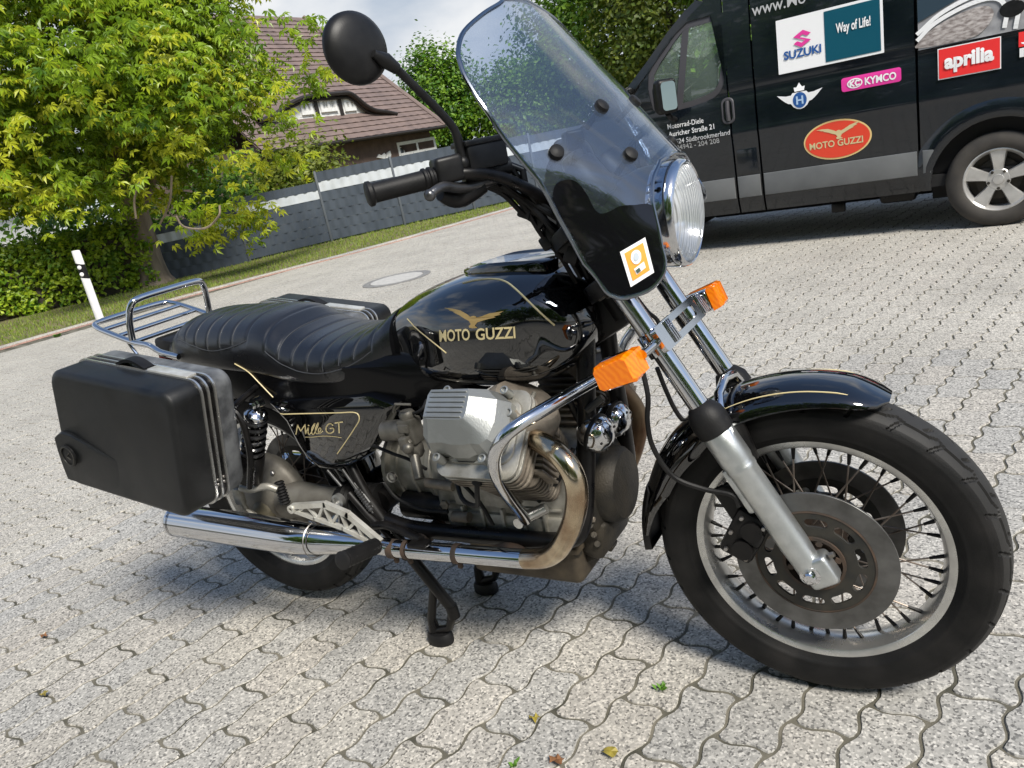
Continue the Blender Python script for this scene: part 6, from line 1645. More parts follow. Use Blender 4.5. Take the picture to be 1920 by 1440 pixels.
# ------------------------------------------------ seat
SX = [-0.175, -0.16, -0.12, -0.06, 0.05, 0.15, 0.215, 0.255, 0.30, 0.36, 0.44, 0.52, 0.575, 0.605, 0.625]
SZ = [0.835, 0.872, 0.902, 0.913, 0.911, 0.907, 0.904, 0.891, 0.862, 0.842, 0.834, 0.842, 0.862, 0.880, 0.888]
SBt = [0.805, 0.795, 0.785, 0.778, 0.765, 0.752, 0.745, 0.740, 0.735, 0.730, 0.726, 0.725, 0.730, 0.735, 0.74]
SH = [0.080, 0.106, 0.124, 0.134, 0.142, 0.146, 0.149, 0.151, 0.154, 0.156, 0.153, 0.142, 0.126, 0.116, 0.108]
def sm2(X, arr): p = crs([(a, c, 0) for a, c in zip(X, arr)], 8); return [q.x for q in p], [q.y for q in p]
_a = sm2(SX, SZ); _b = sm2(SX, SBt); _c = sm2(SX, SH)
seams_p = [-0.06, -0.015, 0.035, 0.085, 0.135]
seams_r = [0.30, 0.345, 0.392, 0.440, 0.488, 0.530]
def seat_sec(x, n=72):
    zt, zb, hw = interp(_a[0], _a[1], x), interp(_b[0], _b[1], x), interp(_c[0], _c[1], x); out = []
    for j in range(n):
        t = 2*math.pi*j/n; c, s = math.cos(t), math.sin(t); e = 2.7 if s > 0 else 5.0
        zm = zb+(zt-zb)*0.34
        y = hw*math.copysign(abs(c)**(2/e), c)*(1.0-0.05*max(0, -s)); z = zm+((zt-zm) if s > 0 else (zm-zb))*math.copysign(abs(s)**(2/e), s)
        u = abs(y)/hw; hgt = (z-zb)/(zt-zb)
        # panel with cross ribs, stitched all round
        def panel(x0, x1, seams, low):
            inx = (x-x0)/(x1-x0)
            if inx < -0.12 or inx > 1.12 or s < -0.35: return 0.0
            lim = low+0.30*abs(inx-0.5)**1.5*2
            inside = min(1.0, max(0.0, (hgt-lim)/0.05))
            fx = min(1.0, max(0.0, inx*14+0.5))*min(1.0, max(0.0, (1-inx)*14+0.5))
            g = sum(math.exp(-((x-q)/0.0040)**2) for q in seams)
            edge = math.exp(-((hgt-lim)/0.035)**2)*(1 if 0 <= inx <= 1 else 0) + (math.exp(-((x-x0)/0.004)**2)+math.exp(-((x-x1)/0.004)**2))*(1 if hgt > lim else 0)
            puff = inside*fx*0.0012
            return puff - 0.0024*g*inside*fx - 0.0024*min(1, edge)
        dlt = panel(-0.105, 0.190, seams_p, 0.46)+panel(0.255, 0.575, seams_r, 0.36)
        nrm = Vector((0, y/(hw*hw), (z-zm)/((zt-zm)**2 if s > 0 else (zm-zb)**2+1e-6)));
        if nrm.length > 1e-6: nrm.normalize()
        out.append(Vector((x, y, z))+nrm*dlt)
    return out
b = MB(); xs_ = np.linspace(-0.175, 0.625, 300); b.loft([seat_sec(float(x)) for x in xs_]); seat = part(b, 'seat', vinyl, smooth=55)
sbvh = BVHTree.FromPolygons([Vector(v) for v in b.v], b.f)
# stitched seams show as thin piping in the grooves
pip = mat('seat_piping', (0.040, 0.042, 0.046), rough=0.45)
def seat_line(pts, r=0.0016):
    P = []
    for (x, y, z, dx, dy, dz) in pts:
        h = sbvh.ray_cast(Vector((x, y, z)), Vector((dx, dy, dz)).normalized(), 1.0)
        if h[0] is not None: P.append(h[0]+Vector((0, 0, 0.0)))
    if len(P) > 2: b = MB(); b.tube(P, r, 6); part(b, 'seat_piping', pip, parent=seat)
for sms, x0, x1, lowz in ((seams_p, -0.105, 0.190, 0.46), (seams_r, 0.255, 0.575, 0.36)):
    for q in sms:
        pts = []
        inx = (q-x0)/(x1-x0); lim = lowz+0.30*abs(inx-0.5)**1.5*2
        for t in np.linspace(-92, 92, 40):
            zc = interp(_b[0], _b[1], q)+0.05
            zz = zc+0.3*math.cos(R(t)); yy = 0.3*math.sin(R(t)); h = sbvh.ray_cast(Vector((q, yy, zz)), Vector((0, -yy, zc-zz)).normalized(), 1.0)
            if h[0] is None: continue
            zb_, zt_ = interp(_b[0], _b[1], q), interp(_a[0], _a[1], q)
            if (h[0].z-zb_)/(zt_-zb_) > lim: pts.append(h[0])
        if len(pts) > 3: b = MB(); b.tube(pts, 0.0015, 6); part(b, 'seat_piping', pip, parent=seat)
    for sd_ in (-1, 1):
        pts = []
        for inx in np.linspace(0, 1, 40):
            x = x0+(x1-x0)*inx; lim = lowz+0.30*abs(inx-0.5)**1.5*2; zb_, zt_ = interp(_b[0], _b[1], x), interp(_a[0], _a[1], x)
            h = sbvh.ray_cast(Vector((x, sd_*0.4, zb_+(zt_-zb_)*lim)), Vector((0, -sd_, 0)), 1)
            if h[0] is not None: pts.append(h[0])
        if len(pts) > 3: b = MB(); b.tube(pts, 0.0016, 6); part(b, 'seat_piping', pip, parent=seat)
# tail panels below the seat
b = MB(); rr = []
for x, zt, zb_, hw in ((-0.25, 0.838, 0.79, 0.055), (-0.20, 0.845, 0.765, 0.090), (-0.10, 0.840, 0.725, 0.118), (0.05, 0.825, 0.695, 0.136), (0.20, 0.81, 0.665, 0.145), (0.36, 0.80, 0.655, 0.148), (0.52, 0.795, 0.655, 0.145), (0.66, 0.79, 0.665, 0.126), (0.80, 0.76, 0.67, 0.09)):
    rr.append([Vector((x, y*hw, z)) for y, z in ((-0.86, zt), (-1, zt-0.02), (-1.0, (zt+zb_)/2), (-0.90, zb_), (0.90, zb_), (1.0, (zt+zb_)/2), (1, zt-0.02), (0.86, zt))])
b.loft(rr); part(b, 'tail_panel', mat('satin_black', (0.004, 0.004, 0.0045), rough=0.22, spec=0.22), smooth=40)
b = MB(); b.tube([A(u, v, -0.1465) for u, v in crs2([(440, 682), (465, 697), (485, 717), (512, 745)], 5)], 0.0016, 6); part(b, 'pinstripe', gold)
b = MB(); b.box((-0.235, 0, 0.825), (0.10, 0.15, 0.06), Matrix.Rotation(R(10), 3, 'Y'), 0.012); tlu = part(b, 'tail_unit', blackplastic)
b = MB(); b.box((-0.292, 0, 0.79), (0.03, 0.12, 0.055), Matrix.Rotation(R(12), 3, 'Y'), 0.008); part(b, 'tail_lens', mat('red_lens', (0.35, 0.01, 0.01), rough=0.15, coat=0.5), parent=tlu)
b = MB(); rr = []
for i in range(25):
    a = R(5+160*i/24); rr.append(mud_ring(a, 0.372, 0.082, 0.045, AX_R)+list(reversed(mud_ring(a, 0.372, 0.080, 0.045, AX_R, th=0.004))))
b.loft(rr); part(b, 'rear_mudguard', paint, smooth=45)

# side covers
sc_px = [(497, 751), (560, 745), (640, 741), (690, 737), (746, 757), (728, 790), (705, 835), (690, 856), (660, 876), (632, 884), (600, 880), (575, 862), (556, 832), (535, 792)]
scp = [(A(u, v, -0.150).x, A(u, v, -0.150).z) for u, v in sc_px]
for sd_ in (-1, 1):
    b = MB(); b.prism(scp, lambda a, z, d: Vector((a, sd_*(0.122+d+0.02*max(0, 0.66-z)), z)), 0.0, 0.036, 0.026)
    scv = part(b, 'side_cover', paint, smooth=30)
    bv = BVHTree.FromPolygons([Vector(v) for v in b.v], b.f)
    def scs(u, v, sd_=sd_, bv=bv):
        p = A(u, v, -0.152); h = bv.ray_cast(Vector((p.x, sd_*0.4, p.z)), Vector((0, -sd_, 0)), 1)
        return h[0]+Vector((0, sd_*0.0012, 0)) if h[0] is not None else Vector((p.x, sd_*0.152, p.z))
    b = MB(); b.tube([scs(u, v) for u, v in crs2([(527, 775), (560, 774), (600, 773), (640, 772), (665, 771), (675, 775), (677, 786), (668, 802), (655, 822), (637, 848)], 4)], 0.0015, 6); part(b, 'pinstripe', gold, parent=scv)
    # script lettering drawn with the pen
    def scw(lines, w, nm='script_lettering'):
        b = MB()
        for q in strokes(lines, w): b.add([scs(*p) for p in q], [(0, 1, 2, 3)])
        part(b, nm, gold, smooth=None, parent=scv)
    if sd_ == -1:
        scw([[(559, 812), (562, 795), (568, 806), (576, 794), (577, 811)], crs2([(577, 811), (582, 800), (582, 810), (586, 811), (593, 797), (594, 792), (589, 800), (589, 810), (593, 811), (600, 796), (600, 791), (596, 800), (596, 809), (601, 810), (606, 803), (603, 800), (601, 806), (604, 810), (609, 806)], 3), [(582, 795), (583, 796)]], 1.9)
        scw([crs2([(628, 795), (622, 792), (616, 798), (616, 806), (622, 810), (629, 807), (629, 801), (623, 801)], 3), [(632, 791), (646, 789)], [(639, 790), (640, 809)]], 2.2)
        scw([crs2([(577, 817), (590, 817), (610, 815), (630, 816), (644, 818)], 4)], 1.1, 'script_underline')

# ------------------------------------------------ panniers and rack
def pannier(sd_, off):
    """hard case; outline in the flank plane, layers stacked outwards along y"""
    T = A(88, 700, -0.44); c4 = [A(u, v, -0.44) for u, v in ((86, 693), (316, 742), (356, 978), (128, 905))]
    c4 = [Vector((p.x, p.z)) for p in c4]
    def bil(u, v): p = (c4[0]*(1-u)+c4[1]*u)*(1-v)+(c4[3]*(1-u)+c4[2]*u)*v; return (p.x, p.y)
    L_ = (c4[1]-c4[0]).length; H_ = (c4[3]-c4[0]).length
    def outline(g, r=0.036):
        o = rrect(g/L_, g/H_, 1-g/L_, 1-g/H_, 0.02, 1)
        pts = []
        rx, ry = r/L_, r/H_
        for cx, cy, a in ((1-rx-g/L_, ry+g/H_, -90), (1-rx-g/L_, 1-ry-g/H_, 0), (rx+g/L_, 1-ry-g/H_, 90), (rx+g/L_, ry+g/H_, 180)):
            for i in range(7):
                t = R(a+90*i/6); pts.append(bil(cx+rx*math.cos(t), cy+ry*math.sin(t)))
        return pts
    def P(a, z, y): return Vector((a, sd_*y, z))+off
    def layer(y0, y1, g, m, nm, par, bev=0.0, bulge_=0.0, r=0.036):
        b = MB(); rings = [[P(a, z, y0) for a, z in outline(g, r)]]
        if bev:
            for i in range(1, 7):
                t = R(90*i/6); rings.append([P(a, z, y1-bev+bev*math.sin(t)) for a, z in outline(g+bev*(1-math.cos(t)), r)])
        else: rings.append([P(a, z, y1) for a, z in outline(g, r)])
        b.loft(rings); return part(b, nm, m, smooth=50, parent=par)
    Y = lambda q: 0.44-q          # distance behind the lid's face
    lid = layer(Y(0.082), Y(0.0), 0.0, casegrain, 'pannier', bike, bev=0.017)
    layer(Y(0.0870), Y(0.0820), -0.0042, alurim, 'case_trim', lid)
    layer(Y(0.100), Y(0.087), -0.0005, frameblk, 'case_band', lid)
    layer(Y(0.1050), Y(0.1000), -0.0042, alurim, 'case_trim', lid)
    layer(Y(0.119), Y(0.105), -0.0005, frameblk, 'case_band', lid)
    layer(Y(0.1240), Y(0.1190), -0.0042, alurim, 'case_trim', lid)
    b = MB(); rings = []
    for i in range(7):
        t = R(90*i/6); rings.append([P(a, z, Y(0.185)+0.022*(1-math.sin(t))) for a, z in outline(0.022*(1-math.cos(t)))])
    b.loft([[P(a, z, Y(0.124)) for a, z in outline(0.0)]]+[[P(a, z, Y(0.160)) for a, z in outline(0.0)]]+[[P(a, z, Y(0.160+0.025*math.sin(R(90*i/5)))) for a, z in outline(0.02*(1-math.cos(R(90*i/5))))] for i in range(1, 6)]); part(b, 'inner_shell', caseworn, smooth=50, parent=lid)
    # carrying handle and latch on the top edge
    top = lambda u, y, h=0.0: P(*[q+e for q, e in zip(bil(u, 0.0), (h*0.15, h))], y)
    b = MB(); hpts = [top(0.34+0.24*t, Y(0.098), 0.004+0.015*math.sin(math.pi*t)) for t in np.linspace(0, 1, 14)]
    rr = [[p+Vector((0, q*0.014, w)) for q, w in ((-1, -0.004), (-1, 0.004), (1, 0.004), (1, -0.004))] for p in hpts]; b.loft(rr); part(b, 'case_handle', rubber, parent=lid)
    b = MB()
    q0, q1 = top(0.60, Y(0.098)), top(0.91, Y(0.098)); mid_ = (q0+q1)/2+Vector((0, 0, 0.004)); dd = (q1-q0); an = math.atan2(dd.z, dd.x)
    b.box(mid_, (dd.length, 0.030, 0.010), Matrix.Rotation(-an, 3, 'Y'), 0.003); part(b, 'case_latch', aluwhite, parent=lid)
    # moulded swoosh with round badge, lower rear of the lid
    if True:
        vtop = lambda u: interp([0.0, 0.06, 0.14, 0.30, 0.50], [0.56, 0.50, 0.51, 0.575, 0.655], u)
        b = MB(); nu, nv = 24, 16; vs = []
        for i in range(nu+1):
            u = 0.004+0.50*i/nu
            for j in range(nv+1):
                w = j/nv; v = vtop(u)+(0.965-vtop(u))*max(0.0, (w-0.10)/0.90); d = 0.014*max(0, 1-u/0.50)**0.9*(1-max(0, (w-0.10)/0.90)**1.6)*(0 if j == 0 else 1)
                if w < 0.10 and j > 0: d *= w/0.10
                a, z = bil(u, v); vs.append(P(a, z, 0.4395+d))
        b.add(vs, [(i*(nv+1)+j, (i+1)*(nv+1)+j, (i+1)*(nv+1)+j+1, i*(nv+1)+j+1) for i in range(nu) for j in range(nv)])
        part(b, 'lid_moulding', casegrain, smooth=35, parent=lid)
        ca, cz = bil(0.105, 0.70); b = MB(); b.lathe([(0.030, 0.0), (0.030, 0.004), (0.026, 0.005), (0.025, 0.002), (0.0001, 0.003)], P(ca, cz, 0.4515), Vector((0, sd_, 0)), 28); part(b, 'lid_badge', blackplastic, parent=lid)
        b = MB(); b.lathe([(0.0265, 0.0), (0.0265, 0.0022), (0.0240, 0.0022), (0.0240, 0.0)], P(ca, cz, 0.4550), Vector((0, sd_, 0)), 28); b.tube([P(ca+0.010, cz+0.008, 0.4565), P(ca-0.004, cz, 0.4567), P(ca+0.010, cz-0.009, 0.4565)], 0.0015, 6); part(b, 'badge_ring', discdark, parent=lid)
    # lock rivets at the lower front edge
    b = MB()
    for v in (0.80, 0.84):
        for q in (0.094, 0.112):
            a, z = bil(1.0, v); b.bolt(P(a, z, Y(q)), Vector((1, 0, 0)), 0.004, 0.004, n=8)
    part(b, 'case_rivets', steel, parent=lid)
pannier(-1, Vector((0, 0, 0)))
pannier(1, Vector((-0.01, -0.055, -0.015)))

RK = lambda u, v, y: A(u, v, y)
b = MB()
def rk(x, y): return Vector((x, y, 0.864+(-x-0.25)*0.32))
b.tube(crs([Vector((-0.10, -0.135, 0.82)), Vector((-0.165, -0.14, 0.838)), Vector((-0.205, -0.14, 0.858)), rk(-0.27, -0.14), rk(-0.36, -0.14), rk(-0.425, -0.135), rk(-0.455, -0.11), rk(-0.46, 0.0), rk(-0.455, 0.11), rk(-0.425, 0.135), rk(-0.36, 0.14), rk(-0.27, 0.14), Vector((-0.205, 0.14, 0.858)), Vector((-0.165, 0.14, 0.838)), Vector((-0.10, 0.135, 0.82))], 5), 0.0085, 12)
rack = part(b, 'luggage_rack', chrome, smooth=60)
for x in (-0.40, -0.335, -0.27):
    b = MB(); b.tube([rk(x, -0.138), rk(x, 0.138)], 0.0065, 10); part(b, 'rack_bar', chrome, parent=rack)
b = MB(); b.tube(crs([rk(-0.275, -0.138), Vector((-0.262, -0.136, 0.93)), Vector((-0.248, -0.125, 0.972)), Vector((-0.240, -0.098, 0.986)), Vector((-0.240, 0, 0.988)), Vector((-0.240, 0.098, 0.986)), Vector((-0.248, 0.125, 0.972)), Vector((-0.262, 0.136, 0.93)), rk(-0.275, 0.138)], 6), 0.0095, 12); part(b, 'rack_backrest', chrome, parent=rack)
b = MB(); b.tube([rk(-0.30, -0.14), Vector((-0.26, -0.13, 0.78))], 0.005, 8); b.tube([rk(-0.30, 0.14), Vector((-0.26, 0.13, 0.78))], 0.005, 8); part(b, 'rack_stay', chrome, parent=rack)

# ------------------------------------------------ rear end
for sd_ in (-1, 1):
    tp, bt = A(482, 757, -0.185), A(468, 905, -0.200)
    if sd_ == 1: tp, bt = myr(tp), myr(bt)
    ax_ = (bt-tp).normalized(); L_ = (bt-tp).length
    b = MB(); b.lathe([(0.012, 0.02), (0.012, L_*0.55), (0.022, L_*0.56), (0.022, L_-0.02), (0.01, L_)], tp, ax_, 20); sh = part(b, 'shock_absorber', frameblk)
    b = MB(); b.lathe([(0.019, -0.009), (0.019, 0.009), (0.010, 0.009), (0.010, -0.009)], tp, YY, 22, closed_prof=True); b.lathe([(0.010, 0.016), (0.022, 0.020), (0.030, 0.030), (0.030, 0.038), (0.026, 0.044)], tp, ax_, 24); b.bolt(tp+YY*(sd_*0.012), YY*sd_, 0.009, 0.008)
    part(b, 'shock_eye', chrome, parent=sh)
    b = MB(); turns = 10; pts = []
    e1 = ax_.orthogonal().normalized(); e2 = ax_.cross(e1)
    for i in range(turns*16+1):
        t = i/(turns*16); a = 2*math.pi*turns*t; pts.append(tp+ax_*(0.036+(L_-0.055)*t)+(e1*math.cos(a)+e2*math.sin(a))*0.0265)
    b.tube(pts, 0.0058, 8); part(b, 'shock_spring', mat('spring_black', (0.012, 0.012, 0.013), rough=0.22, coat=0.4) if sd_ == -1 else MATS['spring_black'], parent=sh)
    b = MB(); b.lathe([(0.031, L_*0.62), (0.033, L_*0.64), (0.033, L_-0.012), (0.02, L_-0.004)], tp, ax_, 20); part(b, 'shock_shroud', frameblk, parent=sh)
# bevel drive and swing arm
b = MB(); dc = Vector((0.03, -0.045, 0.372)); b.lathe([(0.060, 0.0), (0.125, 0.008), (0.130, 0.028), (0.122, 0.045), (0.095, 0.062), (0.070, 0.072), (0.055, 0.090), (0.0001, 0.094)], dc, (0, -1, 0), 40)
b.tube([dc+Vector((0.08, -0.04, 0.0)), dc+Vector((0.20, -0.055, 0.015)), dc+Vector((0.30, -0.06, 0.02))], [0.055, 0.042, 0.038], 18)
bvd = part(b, 'bevel_drive', mat('drive_casing', (0.20, 0.19, 0.165), (0.11, 0.10, 0.085), scale=14, rough=0.55, metal=0.4, bump=0.2), smooth=50)
b = MB()
for i in range(8): t = R(45*i+10); b.bolt(dc+Vector((0.108*math.cos(t), -0.054, 0.108*math.sin(t))), (0, -1, 0), 0.007, 0.008)
b.bolt(AX_R+Vector((0, -0.145, 0)), (0, -1, 0), 0.016, 0.014); part(b, 'drive_bolts', steel, parent=bvd)
b = MB(); b.tube([Vector((0.33, -0.105, 0.392)), Vector((0.47, -0.10, 0.40))], [0.040, 0.046], 18)
for q in range(6): b.lathe([(0.044, 0.0), (0.052, 0.006), (0.044, 0.012)], Vector((0.36+0.016*q, -0.104, 0.394)), (1, 0.03, 0.06), 18)
part(b, 'drive_boot', rubber)
b = MB(); b.tube([Vector((0.0, 0.11, 0.353)), Vector((0.25, 0.115, 0.37)), Vector((0.46, 0.11, 0.40))], [0.026, 0.027, 0.03], 14); b.tube([Vector((0.47, -0.11, 0.40)), Vector((0.47, 0.11, 0.40))], 0.03, 14); part(b, 'swing_arm', frameblk)
# pannier carrier and shock lower lug
b = MB(); b.tube(crs([A(452, 915, -0.20), A(470, 918, -0.20), A(500, 912, -0.19), A(520, 918, -0.18)], 4), [0.010]*13, 10); b.box(A(448, 930, -0.20), (0.03, 0.02, 0.05), None, 0.006); b.tube([A(450, 935, -0.2), A(462, 955, -0.19), A(490, 975, -0.18)], 0.008, 8); part(b, 'shock_mount', alucast)
for sd_ in (-1, 1):
    b = MB()
    for q in ((-0.22, 0.80), (0.18, 0.74)): b.tube([Vector((q[0], sd_*0.10, q[1])), Vector((q[0]+0.01, sd_*0.25, q[1]-0.03))], 0.008, 8)
    b.tube(crs([Vector((-0.24, sd_*0.235, 0.77)), Vector((0.0, sd_*0.24, 0.74)), Vector((0.19, sd_*0.24, 0.71)), Vector((0.20, sd_*0.235, 0.60)), Vector((0.14, sd_*0.225, 0.48))], 5), 0.008, 8)
    part(b, 'pannier_carrier', frameblk)
# boot of the rear brake lever return, rubber gaiter
b = MB(); g0, g1 = A(522, 903, -0.16), A(536, 945, -0.165); L_ = (g1-g0).length
b.lathe([(0.011+0.004*(i % 2), L_*i/16) for i in range(17)], g0, g1-g0, 16); part(b, 'rubber_gaiter', rubber)
b = MB(); b.sphere(A(497, 962, -0.13), 0.040, 18, 12, (1, 0.7, 1)); part(b, 'drive_plug', mat('olive_cast', (0.12, 0.105, 0.07), rough=0.6, metal=0.3), smooth=60)

# ------------------------------------------------ frame
b = MB()
for sd_ in (-1, 1):
    b.tube(crs([Vector((1.10, sd_*0.045, 0.86)), Vector((1.085, sd_*0.07, 0.70)), Vector((1.07, sd_*0.11, 0.52)), Vector((1.05, sd_*0.135, 0.40)), Vector((1.00, sd_*0.14, 0.362)), Vector((0.85, sd_*0.14, 0.356)), Vector((0.60, sd_*0.14, 0.352)), Vector((0.50, sd_*0.14, 0.37))], 5), 0.020, 12)
    b.tube(crs([Vector((0.50, sd_*0.14, 0.36)), Vector((0.46, sd_*0.142, 0.44)), Vector((0.40, sd_*0.125, 0.56)), Vector((0.32, sd_*0.105, 0.68)), Vector((0.20, sd_*0.10, 0.735)), Vector((0.0, sd_*0.09, 0.76)), Vector((-0.2, sd_*0.07, 0.79))], 5), 0.014, 12)
    b.tube([Vector((0.30, sd_*0.10, 0.70)), Vector((0.6, sd_*0.085, 0.715)), Vector((1.08, sd_*0.05, 0.80))], 0.014, 10)
    b.tube([Vector((0.47, sd_*0.145, 0.42)), Vector((0.54, sd_*0.147, 0.30))], 0.018, 10)
part(b, 'frame', frameblk, smooth=60)
b = MB(); b.lathe([(0.018, 0), (0.018, 0.012), (0.012, 0.014), (0.0115, 0.006), (0.0001, 0.006)], A(638, 936, -0.165), (0, -1, 0), 20); part(b, 'pivot_cap', alurim)
b = MB()
mat('dull_black_steel', (0.10, 0.10, 0.10), (0.05, 0.05, 0.05), scale=30, rough=0.5, metal=0.7)
for k_, p in enumerate((((614, 882), (640, 912)), ((642, 880), (700, 962)))):
    b = MB(); P_, Q_ = A(*p[0], -0.155), A(*p[1], -0.16); b.tube([P_, Q_], 0.0042, 10)
    if k_: b.lathe([(0.0062+0.0022*(i % 2), (Q_-P_).length*(0.45+0.5*i/18)) for i in range(19)], P_, Q_-P_, 12)
    part(b, 'stand_spring', MATS['dull_black_steel'])

# ------------------------------------------------ engine
EO = Vector((0.93, 0, 0.42))
b = MB()
b.box((0.84, 0, 0.445), (0.38, 0.225, 0.21), None, 0.025, seg=3); b.box((0.845, 0, 0.365), (0.33, 0.245, 0.075), None, 0.012)
for x in (0.735, 0.79, 0.845, 0.90, 0.955): b.box((x, 0, 0.375), (0.008, 0.256, 0.085), None, 0.002)
b.box((0.80, -0.115, 0.47), (0.16, 0.03, 0.10), None, 0.01); b.tube([Vector((0.70, -0.10, 0.47)), Vector((0.90, -0.115, 0.455))], 0.022, 12)
for q in (0.42, 0.455, 0.50, 0.53): b.box((0.845, -0.1135, q), (0.30, 0.010, 0.006), None, 0.002)
for x in (0.70, 0.76, 0.83, 0.91, 0.98): b.bolt((x, -0.123, 0.345), (0, -1, 0), 0.007, 0.008)
crk = part(b, 'crankcase', alucast, smooth=40)
b = MB(); b.tube([A(800, 905, -0.135), A(850, 912, -0.135)], 0.012, 10); b.tube([A(850, 968, -0.135), A(880, 970, -0.135)], 0.013, 10); b.bolt(A(835, 945, -0.128), (0, -1, 0), 0.012, 0.008); part(b, 'engine_fittings', alubrown, parent=crk)
# gearbox: round ribbed casing
b = MB(); prof = [(0.05, 0.0), (0.078, 0.0), (0.098, 0.004), (0.099, 0.016), (0.086, 0.020), (0.088, 0.04), (0.092, 0.042), (0.092, 0.047), (0.088, 0.049), (0.089, 0.088), (0.094, 0.090), (0.094, 0.096), (0.089, 0.098), (0.091, 0.138), (0.100, 0.142), (0.103, 0.156), (0.098, 0.162), (0.100, 0.20), (0.10, 0.21)]
b.lathe(prof, Vector((0.485, 0, 0.470)), (1, 0, 0), 44); gbx = part(b, 'gearbox', alucast, smooth=35)
b = MB()
for i in range(10):
    t = R(36*i+8); b.bolt(Vector((0.494, 0.088*math.cos(t), 0.470+0.088*math.sin(t))), (-1, 0, 0), 0.008, 0.012)
b.bolt(A(737, 893, -0.112), (0, -1, 0), 0.014, 0.012, n=8); part(b, 'gearbox_bolts', aluwhite, parent=gbx)
b = MB(); b.lathe([(0.012, 0), (0.012, 0.006), (0.007, 0.007)], A(737, 893, -0.118), (0, -1, 0), 16); part(b, 'filler_plug', steel, parent=gbx)
b = MB(); b.tube([Vector((0.53, -0.075, 0.385)), Vector((0.72, -0.080, 0.385))], 0.036, 18); b.lathe([(0.038, 0.0), (0.042, 0.004), (0.042, 0.02), (0.036, 0.024)], Vector((0.66, -0.079, 0.385)), (1, 0, 0), 18); part(b, 'starter_motor', frameblk)
for q, r_ in (([(700, 835, -0.15), (735, 850, -0.15), (768, 862, -0.15), (800, 880, -0.15)], 0.004), ([(745, 770, -0.14), (768, 776, -0.16), (790, 768, -0.17), (800, 750, -0.15)], 0.0035), ([(720, 905, -0.15), (745, 935, -0.15), (790, 955, -0.15), (840, 960, -0.15)], 0.0045), ([(860, 900, -0.16), (885, 925, -0.16), (905, 950, -0.16), (925, 985, -0.155)], 0.0045), ([(1010, 940, -0.15), (1035, 915, -0.15), (1060, 880, -0.14), (1075, 840, -0.12)], 0.005)): cable([A(*p) for p in q], r_, nm='hose')
# sump, belt cover, lower front
b = MB(); b.box((0.86, 0, 0.275), (0.30, 0.215, 0.105), None, 0.020, seg=3); b.box((0.86, 0, 0.318), (0.315, 0.235, 0.014), None, 0.004)
for y in (-0.07, -0.035, 0, 0.035, 0.07): b.box((0.86, y, 0.222), (0.27, 0.006, 0.012), None, 0.002)
part(b, 'oil_sump', mat('stained_sump', (0.11, 0.088, 0.06), (0.03, 0.025, 0.02), scale=10, rough=0.6, metal=0.4, bump=0.2))
b = MB(); b.lathe([(0.10, 0.0), (0.118, 0.004), (0.120, 0.03), (0.108, 0.045), (0.088, 0.050), (0.085, 0.075), (0.075, 0.088), (0.0001, 0.092)], Vector((1.018, 0, 0.435)), (1, 0, 0.0), 40); b.box((1.04, 0, 0.33), (0.06, 0.17, 0.10), Matrix.Rotation(R(14), 3, 'Y'), 0.02); fc = part(b, 'front_cover', grime, smooth=45)
b = MB()
for i in range(8): t = R(45*i+20); b.bolt(Vector((1.055, 0.108*math.cos(t), 0.435+0.108*math.sin(t))), (1, 0, 0), 0.007, 0.01)
part(b, 'cover_bolts', alubrown, parent=fc)
b = MB()
for k in range(14):
    rr_ = random.Random(k); p = Vector((1.015+rr_.uniform(-0.02, 0.02), rr_.uniform(-0.11, 0.02), 0.26+0.12*rr_.random())); b.box(p, (rr_.uniform(.015, .035), rr_.uniform(.015, .04), rr_.uniform(.012, .03)), Matrix.Rotation(rr_.uniform(0, 3), 3, 'Y'), 0.004)
for k in range(5):
    b.tube([Vector((1.045, -0.06-0.01*k, 0.30+0.03*k)), Vector((1.055, -0.09-0.008*k, 0.33+0.028*k))], 0.007, 8)
part(b, 'oil_lines', grime)

